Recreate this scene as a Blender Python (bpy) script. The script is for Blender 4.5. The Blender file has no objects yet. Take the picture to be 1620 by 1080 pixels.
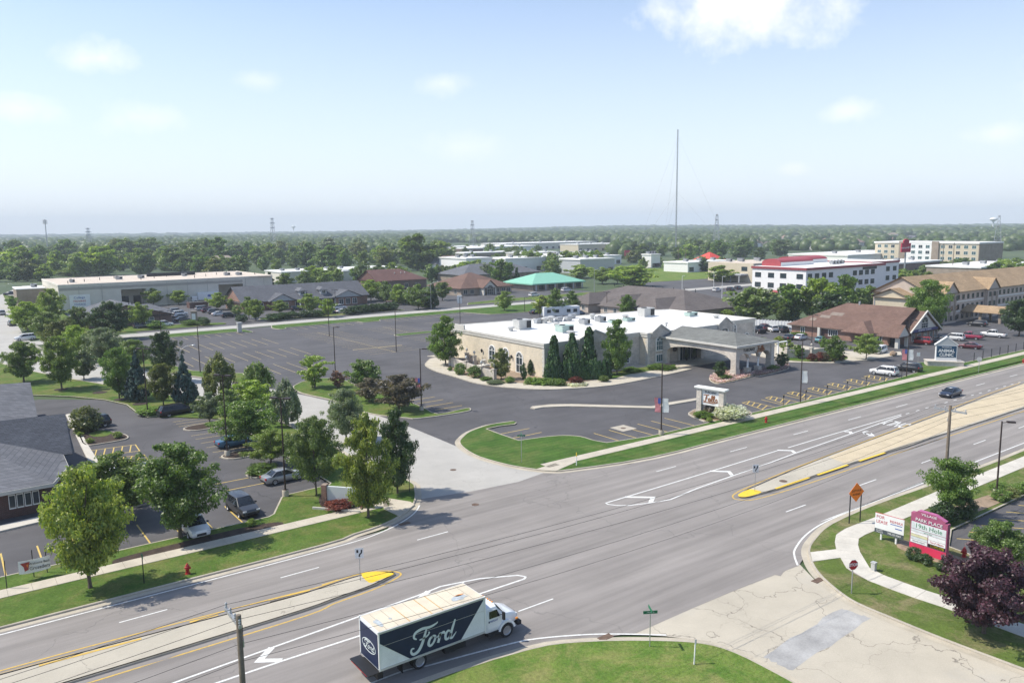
import bpy, bmesh, math, random
import numpy as np
from mathutils import Vector, Matrix
R = math.radians
rnd = random.Random(7)
scene = bpy.context.scene
C = scene.collection
# ---------------------------------------------------------------- camera
# drone camera: metres, X runs along the main road, Y across it, ground z = 0
CAM_H, FPX = 25.97, 1256.4
YAW, PITCH, ROLL = R(36.076), R(8.168), R(-0.653)
fw = Vector((math.sin(YAW)*math.cos(PITCH), math.cos(YAW)*math.cos(PITCH), -math.sin(PITCH)))
rt0 = Vector((math.cos(YAW), -math.sin(YAW), 0)); up0 = rt0.cross(fw)
rt = rt0*math.cos(ROLL) + up0*math.sin(ROLL); up = up0*math.cos(ROLL) - rt0*math.sin(ROLL)
cam_data = bpy.data.cameras.new('camera'); cam = bpy.data.objects.new('camera', cam_data); C.objects.link(cam)
cam.matrix_world = Matrix(((rt.x, up.x, -fw.x, 0), (rt.y, up.y, -fw.y, 0), (rt.z, up.z, -fw.z, CAM_H), (0, 0, 0, 1)))
cam_data.sensor_width = 36; cam_data.lens = FPX/1620*36
cam_data.clip_start = 0.5; cam_data.clip_end = 30000
scene.camera = cam
# ---------------------------------------------------------------- sky, sun, exposure
SUN_EL, SUN_AZ = R(52), R(-39)          # light travels towards angle SUN_AZ from +X
world = bpy.data.worlds.new('World'); scene.world = world; world.use_nodes = True
wn, wl = world.node_tree.nodes, world.node_tree.links
wn.clear()
w_out = wn.new('ShaderNodeOutputWorld'); w_bg = wn.new('ShaderNodeBackground')
sky = wn.new('ShaderNodeTexSky'); sky.sky_type = 'NISHITA'; sky.sun_disc = False
sky.sun_elevation = SUN_EL; sky.sun_rotation = math.atan2(-math.cos(SUN_AZ), -math.sin(SUN_AZ))
sky.altitude = 200; sky.air_density = 1.0; sky.dust_density = 1.0; sky.ozone_density = 4.0
w_bg.inputs['Strength'].default_value = 0.15
def wnode(t, **k):
    n = wn.new(t)
    for a, b in k.items(): setattr(n, a, b)
    return n
def wmath(op, a, b=None, c=None, clamp=False):
    n = wnode('ShaderNodeMath', operation=op, use_clamp=clamp)
    for i, v in enumerate((a, b, c)):
        if v is None: continue
        if isinstance(v, (int, float)): n.inputs[i].default_value = v
        else: wl.new(v, n.inputs[i])
    return n.outputs[0]
tc = wnode('ShaderNodeTexCoord'); wdir = tc.outputs['Generated']
sep = wnode('ShaderNodeSeparateXYZ'); wl.new(wdir, sep.inputs[0])
def wdot(v):
    n = wnode('ShaderNodeVectorMath', operation='DOT_PRODUCT'); wl.new(wdir, n.inputs[0]); n.inputs[1].default_value = v
    return n.outputs['Value']
def wnoise(scale, detail, rough=.55, vec=None, dist=0.):
    n = wnode('ShaderNodeTexNoise'); n.inputs['Scale'].default_value = scale; n.inputs['Detail'].default_value = detail
    n.inputs['Roughness'].default_value = rough; n.inputs['Distortion'].default_value = dist
    wl.new(vec if vec is not None else wdir, n.inputs['Vector']); return n.outputs['Fac']
# thin veil of high cloud: noise on the cloud deck's plane, the same all round the sky
den = wmath('ADD', sep.outputs['Z'], 0.12)
comb = wnode('ShaderNodeCombineXYZ')
wl.new(wmath('DIVIDE', sep.outputs['X'], den), comb.inputs[0]); wl.new(wmath('DIVIDE', sep.outputs['Y'], den), comb.inputs[1])
veil = wmath('MULTIPLY', wmath('SUBTRACT', wnoise(0.9, 5, .6, comb.outputs[0], .4), 0.38), 2.4, clamp=True)
low = wmath('SUBTRACT', 1.0, wmath('MULTIPLY', sep.outputs['Z'], 2.9), clamp=True)      # more air towards the horizon
veil = wmath('MAXIMUM', wmath('MULTIPLY', veil, wmath('MULTIPLY_ADD', low, 0.6, 0.16)), wmath('MULTIPLY_ADD', low, 0.78, 0.03))
# small fair-weather cumulus: (photo x, photo y, half width, strength)
puffs = [(1195, 14, 150, .95), (157, 93, 62, .6), (32, 172, 58, .45), (222, 186, 62, .35), (700, 132, 48, .42), (1345, 176, 44, .5), (1582, 212, 40, .4), (735, 232, 66, .25), (1255, 268, 26, .3),
         (410, 128, 36, .3), (-260, 60, 120, .7), (1850, 90, 140, .7), (500, -160, 170, .7)]
sc = wnode('ShaderNodeVectorMath', operation='MULTIPLY'); wl.new(wdir, sc.inputs[0]); sc.inputs[1].default_value = (1, 1, 2.5)
edge = wmath('MULTIPLY', wmath('SUBTRACT', wnoise(22, 5, .62), 0.5), 1.9)
tot = None
for px, py, hw, st in puffs:
    c = (fw + rt*((px-810)/FPX) - up*((py-540)/FPX)).normalized()
    d_ = wnode('ShaderNodeVectorMath', operation='DISTANCE'); wl.new(sc.outputs[0], d_.inputs[0]); d_.inputs[1].default_value = (c.x, c.y, c.z*2.5)
    q = wmath('MULTIPLY_ADD', d_.outputs['Value'], FPX/hw, edge)
    mr = wnode('ShaderNodeMapRange'); wl.new(q, mr.inputs[0]); mr.inputs[1].default_value = 1.05; mr.inputs[2].default_value = .1; mr.inputs[3].default_value = 0; mr.inputs[4].default_value = st
    tot = mr.outputs[0] if tot is None else wmath('MAXIMUM', tot, mr.outputs[0])
mix1 = wnode('ShaderNodeMix', data_type='RGBA'); wl.new(veil, mix1.inputs[0]); wl.new(sky.outputs[0], mix1.inputs[6]); mix1.inputs[7].default_value = (5.35, 5.65, 6.15, 1)
mix2 = wnode('ShaderNodeMix', data_type='RGBA'); wl.new(tot, mix2.inputs[0]); wl.new(mix1.outputs[2], mix2.inputs[6]); mix2.inputs[7].default_value = (6.4, 6.4, 6.5, 1)
wl.new(mix2.outputs[2], w_bg.inputs['Color']); wl.new(w_bg.outputs[0], w_out.inputs['Surface'])
sun_data = bpy.data.lights.new('sun', 'SUN'); sun_data.energy = 4.3; sun_data.angle = R(0.53); sun_data.color = (1.0, 0.935, 0.82)
sun = bpy.data.objects.new('sun', sun_data); C.objects.link(sun); sun.location = (-200, 150, 300)
sun.rotation_euler = Vector((math.cos(SUN_EL)*math.cos(SUN_AZ), math.cos(SUN_EL)*math.sin(SUN_AZ), -math.sin(SUN_EL))).to_track_quat('-Z', 'Y').to_euler()
scene.view_settings.view_transform = 'Standard'; scene.view_settings.look = 'None'
scene.view_settings.exposure = 0.40; scene.view_settings.gamma = 1.0; scene.view_settings.use_curve_mapping = False
scene.render.engine = 'CYCLES'
world.cycles.sampling_method = 'MANUAL'; world.cycles.sample_map_resolution = 256
scene.cycles.use_denoising = True; scene.cycles.max_bounces = 5; scene.cycles.diffuse_bounces = 2; scene.cycles.glossy_bounces = 2
scene.cycles.transmission_bounces = 3; scene.cycles.volume_bounces = 0; scene.cycles.transparent_max_bounces = 6
scene.cycles.use_adaptive_sampling = True; scene.cycles.adaptive_threshold = 0.015
# ---------------------------------------------------------------- helpers
def ray(px, py): return fw + rt*((px-810)/FPX) - up*((py-540)/FPX)
def G(px, py, z=0.0):                      # photo pixel -> point on the level z
    d = ray(px, py); t = (z-CAM_H)/d.z
    return Vector((d.x*t, d.y*t, z))
def proj(p):
    d = Vector(p) - Vector((0, 0, CAM_H)); w = d.dot(fw)
    return 810 + FPX*d.dot(rt)/w, 540 - FPX*d.dot(up)/w
def height_at(g, ty, z=0.0):               # height of a thing standing at g whose top shows at photo row ty
    lo, hi = z, 300.0
    for _ in range(50):
        m = (lo+hi)/2
        if proj((g.x, g.y, m))[1] > ty: lo = m
        else: hi = m
    return lo
def m_per_px(g): return (Vector((g.x, g.y, -CAM_H))).dot(fw)/FPX
# ---- materials
MATS = {}
class NT:
    def __init__(s, m): s.t = m.node_tree; s.n = s.t.nodes; s.l = s.t.links
    def new(s, t, **k):
        n = s.n.new(t)
        for a, b in k.items(): setattr(n, a, b)
        return n
    def put(s, sock, v):
        if isinstance(v, (int, float, tuple)): sock.default_value = v
        else: s.l.new(v, sock)
    def math(s, op, a, b=0.0, clamp=False):
        n = s.new('ShaderNodeMath', operation=op, use_clamp=clamp); s.put(n.inputs[0], a); s.put(n.inputs[1], b); return n.outputs[0]
    def mix(s, f, a, b, mode='MIX'):
        n = s.new('ShaderNodeMix', data_type='RGBA', blend_type=mode); s.put(n.inputs[0], f); s.put(n.inputs[6], a); s.put(n.inputs[7], b); return n.outputs[2]
    def pos(s, scale=(1, 1, 1), obj=False):
        if obj: o = s.new('ShaderNodeTexCoord').outputs['Object']
        else: o = s.new('ShaderNodeNewGeometry').outputs['Position']
        m = s.new('ShaderNodeMapping'); s.l.new(o, m.inputs[0]); m.inputs['Scale'].default_value = scale; return m.outputs[0]
    def noise(s, vec, scale, detail=4, rough=.55, dist=0.):
        n = s.new('ShaderNodeTexNoise'); s.l.new(vec, n.inputs['Vector']); n.inputs['Scale'].default_value = scale
        n.inputs['Detail'].default_value = detail; n.inputs['Roughness'].default_value = rough; n.inputs['Distortion'].default_value = dist; return n.outputs['Fac']
    def ramp(s, f, a, b, lo=0., hi=1.):
        n = s.new('ShaderNodeMapRange'); s.put(n.inputs[0], f); n.inputs[1].default_value = a; n.inputs[2].default_value = b
        n.inputs[3].default_value = lo; n.inputs[4].default_value = hi; return n.outputs[0]
    def crack(s, vec, scale, width, warp=.35):           # thin crack lines
        nz = s.new('ShaderNodeTexNoise'); s.l.new(vec, nz.inputs['Vector']); nz.inputs['Scale'].default_value = scale*2.2; nz.inputs['Detail'].default_value = 5
        add = s.new('ShaderNodeVectorMath', operation='MULTIPLY_ADD'); s.l.new(nz.outputs['Color'], add.inputs[0]); add.inputs[1].default_value = (warp/scale,)*3; s.l.new(vec, add.inputs[2])
        v = s.new('ShaderNodeTexVoronoi', feature='DISTANCE_TO_EDGE'); s.l.new(add.outputs[0], v.inputs['Vector']); v.inputs['Scale'].default_value = scale
        return s.ramp(v.outputs['Distance'], 0, width*scale, 1, 0)
def rgb(c): return (c[0], c[1], c[2], 1.0)
def newmat(name):
    m = bpy.data.materials.new(name); m.use_nodes = True; m.node_tree.nodes.clear()
    t = NT(m); out = t.new('ShaderNodeOutputMaterial'); b = t.new('ShaderNodeBsdfPrincipled'); t.l.new(b.outputs[0], out.inputs[0])
    MATS[name] = m; return m, t, b
def mat(name, col, rough=.7, var=.18, scale=1.5, fine=0., metal=0., obj=True, bump=0., spec=.35, coat=0.):
    if name in MATS: return MATS[name]
    m, t, b = newmat(name)
    v = t.pos(obj=obj)
    f = t.ramp(t.noise(v, scale, 5), .3, .7, 1-var, 1+var)
    if fine: f = t.math('MULTIPLY', f, t.ramp(t.noise(v, scale*14, 3, .7), .25, .75, 1-fine, 1+fine))
    c = t.mix(1.0, rgb(col), f, 'MULTIPLY')
    t.put(b.inputs['Base Color'], c); b.inputs['Roughness'].default_value = rough; b.inputs['Metallic'].default_value = metal
    b.inputs['Specular IOR Level'].default_value = spec; b.inputs['Coat Weight'].default_value = coat
    if bump:
        bn = t.new('ShaderNodeBump'); bn.inputs['Strength'].default_value = bump; bn.inputs['Distance'].default_value = .05
        t.l.new(t.noise(v, scale*8, 4), bn.inputs['Height']); t.l.new(bn.outputs[0], b.inputs['Normal'])
    return m
def paint(name, col, wear=.35):                           # road paint, worn through in places
    m, t, b = newmat(name); v = t.pos()
    w = t.math('MULTIPLY', t.ramp(t.noise(v, 3.5, 6, .75), .42, .62), wear)
    t.put(b.inputs['Base Color'], t.mix(w, rgb(col), (.17, .165, .16, 1))); b.inputs['Roughness'].default_value = .65; return m
def leafmat(name, dark, light, hue=.0, trans=.45):
    m = bpy.data.materials.new(name); m.use_nodes = True; m.node_tree.nodes.clear(); t = NT(m)
    out = t.new('ShaderNodeOutputMaterial'); g = t.new('ShaderNodeNewGeometry'); oi = t.new('ShaderNodeObjectInfo')
    c = t.mix(g.outputs['Random Per Island'], rgb(dark), rgb(light))
    lum = t.ramp(oi.outputs['Random'], 0, 1, .8, 1.22)
    c = t.mix(1.0, c, lum, 'MULTIPLY')
    big = t.ramp(t.noise(t.pos(), .55, 3), .35, .65, .8, 1.2); c = t.mix(1.0, c, big, 'MULTIPLY')
    d = t.new('ShaderNodeBsdfDiffuse'); tr = t.new('ShaderNodeBsdfTranslucent'); gl = t.new('ShaderNodeBsdfGlossy'); gl.inputs['Roughness'].default_value = .45
    t.put(d.inputs['Color'], c); t.put(tr.inputs['Color'], t.mix(1.0, c, (1.2, 1.3, .6, 1), 'MULTIPLY'))
    s = t.new('ShaderNodeMixShader'); s.inputs[0].default_value = trans; t.l.new(d.outputs[0], s.inputs[1]); t.l.new(tr.outputs[0], s.inputs[2])
    s2 = t.new('ShaderNodeMixShader'); s2.inputs[0].default_value = .04; t.l.new(s.outputs[0], s2.inputs[1]); t.l.new(gl.outputs[0], s2.inputs[2])
    t.l.new(s2.outputs[0], out.inputs[0]); MATS[name] = m; return m
# ---- objects
def tag(o, label=None, cat=None, group=None, kind=None):
    for k, v in (('label', label), ('category', cat), ('group', group), ('kind', kind)):
        if v: o[k] = v
    return o
def thing(name, label, cat, loc=(0, 0, 0), rz=0., group=None):
    o = bpy.data.objects.new(name, None); C.objects.link(o); o.location = loc; o.rotation_euler = (0, 0, rz); o.empty_display_size = .3
    return tag(o, label, cat, group)
class MB:
    def __init__(s): s.v = []; s.f = []
    def add(s, vs, fs):
        k = len(s.v); s.v += [tuple(p) for p in vs]; s.f += [tuple(i+k for i in f) for f in fs]; return s
    def box(s, x0, x1, y0, y1, z0, z1):
        return s.add([(x0, y0, z0), (x1, y0, z0), (x1, y1, z0), (x0, y1, z0), (x0, y0, z1), (x1, y0, z1), (x1, y1, z1), (x0, y1, z1)],
                     [(3, 2, 1, 0), (4, 5, 6, 7), (0, 1, 5, 4), (1, 2, 6, 5), (2, 3, 7, 6), (3, 0, 4, 7)])
    def prism(s, poly, z0, z1, bottom=True):
        n = len(poly)
        a = sum(poly[i][0]*poly[(i+1) % n][1]-poly[(i+1) % n][0]*poly[i][1] for i in range(n))
        if a < 0: poly = poly[::-1]
        vs = [(p[0], p[1], z0) for p in poly] + [(p[0], p[1], z1) for p in poly]
        fs = [tuple(range(n, 2*n))] + ([tuple(range(n-1, -1, -1))] if bottom else [])
        fs += [(i, (i+1) % n, n+(i+1) % n, n+i) for i in range(n)]
        return s.add(vs, fs)
    def extrude(s, poly, dirv):                            # any planar 3d polygon, extruded along dirv
        n = len(poly); d = Vector(dirv); P = [Vector(p) for p in poly]
        return s.add(P + [p+d for p in P], [tuple(range(n-1, -1, -1)), tuple(range(n, 2*n))] + [(i, (i+1) % n, n+(i+1) % n, n+i) for i in range(n)])
    def tube(s, p, q, r0, r1=None, n=8, caps=True):
        r1 = r0 if r1 is None else r1; p, q = Vector(p), Vector(q); d = (q-p).normalized()
        a = d.orthogonal().normalized(); b = d.cross(a); vs = []
        for c, r in ((p, r0), (q, r1)):
            vs += [c + (a*math.cos(2*math.pi*i/n) + b*math.sin(2*math.pi*i/n))*r for i in range(n)]
        fs = [(i, (i+1) % n, n+(i+1) % n, n+i) for i in range(n)]
        if caps: fs += [tuple(range(n-1, -1, -1)), tuple(range(n, 2*n))]
        return s.add(vs, fs)
    def lathe(s, prof, n=12, c=(0, 0, 0)):                 # (radius, z) profile round a vertical axis
        vs = []
        for r, z in prof: vs += [(c[0]+r*math.cos(2*math.pi*i/n), c[1]+r*math.sin(2*math.pi*i/n), c[2]+z) for i in range(n)]
        fs = []
        for k in range(len(prof)-1): fs += [(k*n+i, k*n+(i+1) % n, (k+1)*n+(i+1) % n, (k+1)*n+i) for i in range(n)]
        fs += [tuple(range(n-1, -1, -1)), tuple(range((len(prof)-1)*n, len(prof)*n))]
        return s.add(vs, fs)
    def loft(s, secs, closed_ends=True):
        n = len(secs[0]); vs = [p for q in secs for p in q]; fs = []
        for k in range(len(secs)-1): fs += [(k*n+i, k*n+(i+1) % n, (k+1)*n+(i+1) % n, (k+1)*n+i) for i in range(n)]
        if closed_ends: fs += [tuple(range(n-1, -1, -1)), tuple(range((len(secs)-1)*n, len(secs)*n))]
        return s.add(vs, fs)
    def blob(s, c, rx, ry, rz, sub=2, jit=.08, seed=0):
        bm = bmesh.new(); bmesh.ops.create_icosphere(bm, subdivisions=sub, radius=1); r = random.Random(seed)
        vs = [(c[0]+v.co.x*rx*(1+r.uniform(-jit, jit)), c[1]+v.co.y*ry*(1+r.uniform(-jit, jit)), c[2]+v.co.z*rz*(1+r.uniform(-jit, jit))) for v in bm.verts]
        bm.verts.index_update(); fs = [tuple(v.index for v in f.verts) for f in bm.faces]; bm.free(); return s.add(vs, fs)
    def mesh(s, name, m=None, smooth=False, bevel=0.):
        me = bpy.data.meshes.new(name); me.from_pydata(s.v, [], s.f); me.update()
        bm = bmesh.new(); bm.from_mesh(me); bmesh.ops.recalc_face_normals(bm, faces=bm.faces)
        if bevel: bmesh.ops.bevel(bm, geom=[e for e in bm.edges if len(e.link_faces) == 2 and e.calc_face_angle(0) > .5], offset=bevel, segments=2, affect='EDGES', profile=.6)
        if smooth:
            for f in bm.faces: f.smooth = True
            for e in bm.edges:
                if len(e.link_faces) == 2 and e.calc_face_angle(0) > R(40): e.smooth = False
        bm.to_mesh(me); bm.free()
        if m: me.materials.append(m)
        return me
    def build(s, name, m, parent=None, smooth=False, bevel=0., label=None):
        o = bpy.data.objects.new(name, s.mesh(name, m, smooth, bevel)); C.objects.link(o); o.parent = parent
        if label: o['label'] = label
        return o
def meshobj(name, me, parent=None, loc=None, rz=None):
    o = bpy.data.objects.new(name, me); C.objects.link(o); o.parent = parent
    if loc is not None: o.location = loc
    if rz is not None: o.rotation_euler = (0, 0, rz)
    return o
def copy_tree(o, parent=None):
    c = o.copy(); C.objects.link(c); c.parent = parent
    for ch in list(o.children): copy_tree(ch, c)
    return c
def set_mat(o, m):                                          # this copy's own material on a shared mesh
    o.material_slots[0].link = 'OBJECT'; o.material_slots[0].material = m
def text(parent, s, size, loc, rot, m, name='lettering', depth=.012, squash=1., align='CENTER', bold=0., shear=0.):
    cu = bpy.data.curves.new('t', 'FONT'); cu.body = s; cu.size = size; cu.align_x = align; cu.align_y = 'CENTER'; cu.extrude = depth; cu.offset = bold; cu.shear = shear
    cu.resolution_u = 2
    tmp = bpy.data.objects.new('t', cu); me = bpy.data.meshes.new_from_object(tmp); bpy.data.objects.remove(tmp); bpy.data.curves.remove(cu)
    me.materials.clear(); me.materials.append(m)
    o = bpy.data.objects.new(name, me); C.objects.link(o); o.parent = parent; o.location = loc; o.rotation_euler = rot; o.scale = (squash, 1, 1)
    return o
ORD = ['first', 'second', 'third', 'fourth', 'fifth', 'sixth', 'seventh', 'eighth', 'ninth', 'tenth', 'eleventh', 'twelfth', 'thirteenth', 'fourteenth', 'fifteenth']
# ---- outlines
def smooth_line(pts, closed=False, seg=4):                  # Catmull-Rom through the points
    P = [Vector((p[0], p[1])) for p in pts]; n = len(P); out = []
    rng = range(n) if closed else range(n-1)
    for i in rng:
        a = P[(i-1) % n] if closed or i > 0 else P[0]; b = P[i]; c = P[(i+1) % n]; d = P[(i+2) % n] if closed or i < n-2 else P[-1]
        for k in range(seg):
            t = k/seg; out.append(.5*((2*b) + (c-a)*t + (2*a-5*b+4*c-d)*t*t + (3*b-a-3*c+d)*t**3))
    if not closed: out.append(P[-1])
    return out
def RX(px, py, x0): d = ray(px, py); return Vector((0, 0, CAM_H)) + d*(x0/d.x)      # photo pixel -> point on the wall plane x = x0
def RY(px, py, y0): d = ray(px, py); return Vector((0, 0, CAM_H)) + d*(y0/d.y)
def px(*pts): return [G(a, b).to_2d() for a, b in pts]
def fillet(poly, r, seg=4):                                  # rounded corners on a closed polygon
    P = [Vector((p[0], p[1])) for p in poly]; n = len(P); out = []
    for i in range(n):
        a, b, c = P[i-1], P[i], P[(i+1) % n]; u = (a-b); v = (c-b); lu, lv = u.length, v.length
        if lu < 1e-4 or lv < 1e-4: continue
        u /= lu; v /= lv; k = min(r, lu*.45, lv*.45)
        p, q = b+u*k, b+v*k
        for j in range(seg+1):
            t = j/seg; out.append(p*(1-t)**2 + b*2*t*(1-t) + q*t*t)
    return out
def area2(P): return sum(P[i][0]*P[(i+1) % len(P)][1]-P[(i+1) % len(P)][0]*P[i][1] for i in range(len(P)))
def normals(P, closed):                                      # mitred, so offsets keep their width round corners
    n = len(P); N = []
    for i in range(n):
        e = []
        if closed or i > 0: e.append(P[i]-P[i-1])
        if closed or i < n-1: e.append(P[(i+1) % n]-P[i])
        e = [Vector((-d.y, d.x)).normalized() for d in e if d.length > 1e-6] or [Vector((0, 1))]
        if len(e) == 1: N.append(e[0]); continue
        k = 1+e[0].dot(e[1]); N.append((e[0]+e[1])/max(k, .6))
    return N
def ribbon(P, offs, closed=False):                            # strips at (offset, z) pairs to the left of the line
    P = [Vector((p[0], p[1])) for p in P]; N = normals(P, closed); n = len(P); mb = MB(); k = len(offs)
    vs = []
    for p, nn in zip(P, N): vs += [(p.x+nn.x*o, p.y+nn.y*o, z) for o, z in offs]
    fs = []
    for i in range(n if closed else n-1):
        j = (i+1) % n
        fs += [(i*k+m, j*k+m, j*k+m+1, i*k+m+1) for m in range(k-1)]
    return mb.add(vs, fs)
KERB = [(0, -.02), (.0, .13), (.03, .15), (.17, .15), (.19, .10)]
def sheet(name, poly, z, m, parent=None, kind='structure'):
    P = [(p[0], p[1]) for p in poly]
    if area2(P) < 0: P = P[::-1]
    mb = MB(); mb.add([(x, y, z) for x, y in P], [tuple(range(len(P)))])
    o = mb.build(name, m, parent)
    if parent is None: o['kind'] = kind
    return o
def island(name, poly, m, h=.13, kerb=None, z0=-.04):
    P = [Vector((p[0], p[1])) for p in poly]
    if area2(P) < 0: P = P[::-1]
    mb = MB(); mb.prism([tuple(p) for p in P], z0, h, bottom=False)
    o = mb.build(name, m); o['kind'] = 'structure'
    if kerb:
        k = ribbon(P, [(-.02+a, z) for a, z in KERB], True).build('kerb', kerb, o)
    return o
def stripe_mesh(L, w, m): return MB().add([(0, -w/2, 0), (L, -w/2, 0), (L, w/2, 0), (0, w/2, 0)], [(0, 1, 2, 3)]).mesh('stripe', m)
# ---------------------------------------------------------------- surface materials
def ground_mats():
    m, t, b = newmat('road_asphalt'); v = t.pos(); vs = t.pos((.06, 1.1, 1))
    f = t.ramp(t.noise(vs, 1.0, 6, .6), .3, .7, .84, 1.12); f = t.math('MULTIPLY', f, t.ramp(t.noise(t.pos((.012, .85, 1)), 1.0, 3, .5), .35, .62, .86, 1.06)); f = t.math('MULTIPLY', f, t.ramp(t.noise(v, .9, 6, .75), .66, .78, 1.0, .8))
    f = t.math('MULTIPLY', f, t.ramp(t.noise(v, .16, 4), .3, .7, .93, 1.08))
    f = t.math('MULTIPLY', f, t.ramp(t.noise(v, 22, 3, .8), .2, .8, .9, 1.1))
    f = t.math('MULTIPLY', f, t.ramp(t.noise(t.pos((.35, .5, 1)), 1.0, 7, .7, 1.5), .62, .75, 1.0, 1.1))
    c = t.mix(1.0, (.252, .232, .216, 1), f, 'MULTIPLY')
    ck = t.math('MULTIPLY', t.crack(v, .055, .05, .5), .45); c = t.mix(ck, c, (.12, .115, .11, 1))
    t.put(b.inputs['Base Color'], c); b.inputs['Roughness'].default_value = .82; b.inputs['Specular IOR Level'].default_value = .25
    m, t, b = newmat('lot_asphalt'); v = t.pos()
    f = t.ramp(t.noise(v, .12, 6, .62), .3, .7, .8, 1.25)
    f = t.math('MULTIPLY', f, t.ramp(t.noise(t.pos((.05, .6, 1)), 1, 4), .3, .7, .92, 1.1))
    f = t.math('MULTIPLY', f, t.ramp(t.noise(v, 18, 3, .8), .2, .8, .88, 1.12))
    c = t.mix(1.0, (.088, .085, .088, 1), f, 'MULTIPLY')
    c = t.mix(t.math('MULTIPLY', t.ramp(t.noise(v, .35, 7, .7, 1.), .6, .75), .3), c, (.16, .155, .15, 1))
    c = t.mix(t.math('MULTIPLY', t.crack(v, .075, .06, .5), .6), c, (.035, .035, .04, 1))
    t.put(b.inputs['Base Color'], c); b.inputs['Roughness'].default_value = .8; b.inputs['Specular IOR Level'].default_value = .25
    for name, base, crk, w, sc in (('street_concrete', (.40, .385, .355), .35, .045, .07), ('cracked_concrete', (.44, .40, .325), .8, .05, .14), ('median_concrete', (.43, .395, .325), .5, .05, .10)):
        m, t, b = newmat(name); v = t.pos()
        f = t.ramp(t.noise(v, .2, 6, .65), .3, .7, .88, 1.1)
        f = t.math('MULTIPLY', f, t.ramp(t.noise(v, 9, 4, .8), .25, .75, .92, 1.08))
        c = t.mix(1.0, rgb(base), f, 'MULTIPLY')
        c = t.mix(t.math('MULTIPLY', t.ramp(t.noise(v, .09, 5, .6), .58, .7), .35), c, (.33, .335, .34, 1))
        c = t.mix(t.math('MULTIPLY', t.crack(v, sc, w, .8), crk), c, (.13, .115, .10, 1))
        c = t.mix(t.math('MULTIPLY', t.math('MULTIPLY', t.crack(v, sc*3.1, w*.7, .8), t.ramp(t.noise(v, .08, 3), .5, .62)), crk*.9), c, (.16, .14, .12, 1))
        t.put(b.inputs['Base Color'], c); b.inputs['Roughness'].default_value = .85; b.inputs['Specular IOR Level'].default_value = .2
    def grass(name, a, bcol, dry, dryamt, mow=0.):
        m, t, b = newmat(name); v = t.pos()
        n1 = t.noise(v, .35, 6, .65); n2 = t.noise(v, 5, 5, .75); n3 = t.noise(v, 28, 3, .8)
        c = t.mix(t.ramp(n1, .35, .65), rgb(a), rgb(bcol))
        c = t.mix(t.math('MULTIPLY', t.ramp(t.noise(v, .28, 8, .72, .6), .46, .64), dryamt), c, rgb(dry))
        c = t.mix(1.0, c, t.math('MULTIPLY', t.ramp(n2, .25, .75, .62, 1.32), t.ramp(n3, .2, .8, .6, 1.4)), 'MULTIPLY')
        if mow:
            g = t.new('ShaderNodeTexWave', wave_type='BANDS', bands_direction='Y'); t.l.new(v, g.inputs[0]); g.inputs['Scale'].default_value = .33; g.inputs['Distortion'].default_value = .5
            c = t.mix(1.0, c, t.ramp(g.outputs['Fac'], .35, .65, 1-mow, 1+mow), 'MULTIPLY')
        t.put(b.inputs['Base Color'], c); b.inputs['Roughness'].default_value = .9; b.inputs['Specular IOR Level'].default_value = .1
        bn = t.new('ShaderNodeBump'); bn.inputs['Strength'].default_value = .7; bn.inputs['Distance'].default_value = .12; t.l.new(n2, bn.inputs['Height']); t.l.new(bn.outputs[0], b.inputs['Normal'])
        return m
    grass('lawn_green', (.06, .115, .02), (.105, .165, .034), (.20, .18, .07), .7)
    grass('lawn_mown', (.045, .10, .018), (.075, .145, .028), (.16, .17, .06), .5, .07)
    grass('lawn_bright', (.08, .155, .026), (.135, .205, .04), (.25, .235, .09), .75)
    grass('lawn_dry', (.085, .12, .03), (.11, .16, .035), (.24, .20, .11), .8)
    m, t, b = newmat('terrain_green'); v = t.pos()
    c = t.mix(t.ramp(t.noise(v, .012, 6, .7), .35, .65), (.035, .065, .022, 1), (.075, .105, .04, 1))
    c = t.mix(t.math('MULTIPLY', t.ramp(t.noise(v, .03, 5, .7), .58, .68), .5), c, (.17, .155, .12, 1))
    t.put(b.inputs['Base Color'], c); b.inputs['Roughness'].default_value = .95
    mat('kerb_concrete', (.40, .36, .295), .85, .15, .8, .12, obj=False); mat('gutter_concrete', (.43, .385, .305), .85, .16, .5, .1, obj=False)
    mat('walk_concrete', (.47, .425, .345), .85, .12, .6, .1, obj=False); mat('walk_pale', (.52, .49, .43), .85, .12, .6, .1, obj=False); mat('joint_dark', (.2, .175, .14), .9)
    mat('median_tan', (.50, .42, .29), .85, .1, .5, .1, obj=False)
    mat('mulch', (.05, .034, .026), .95, .35, 2.5, .4, obj=False); mat('mulch_tan', (.27, .2, .14), .95, .3, 2., .3, obj=False)
    paint('paint_white', (.72, .72, .69), .3); paint('paint_yellow', (.62, .40, .06), .4); paint('paint_yellow_bright', (.78, .52, .02), .2); paint('paint_lot', (.52, .39, .15), .65); paint('paint_lot_new', (.62, .44, .10), .3)
    mat('rust_iron', (.13, .085, .06), .7, .3, 5)
ground_mats()
K = MATS
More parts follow.
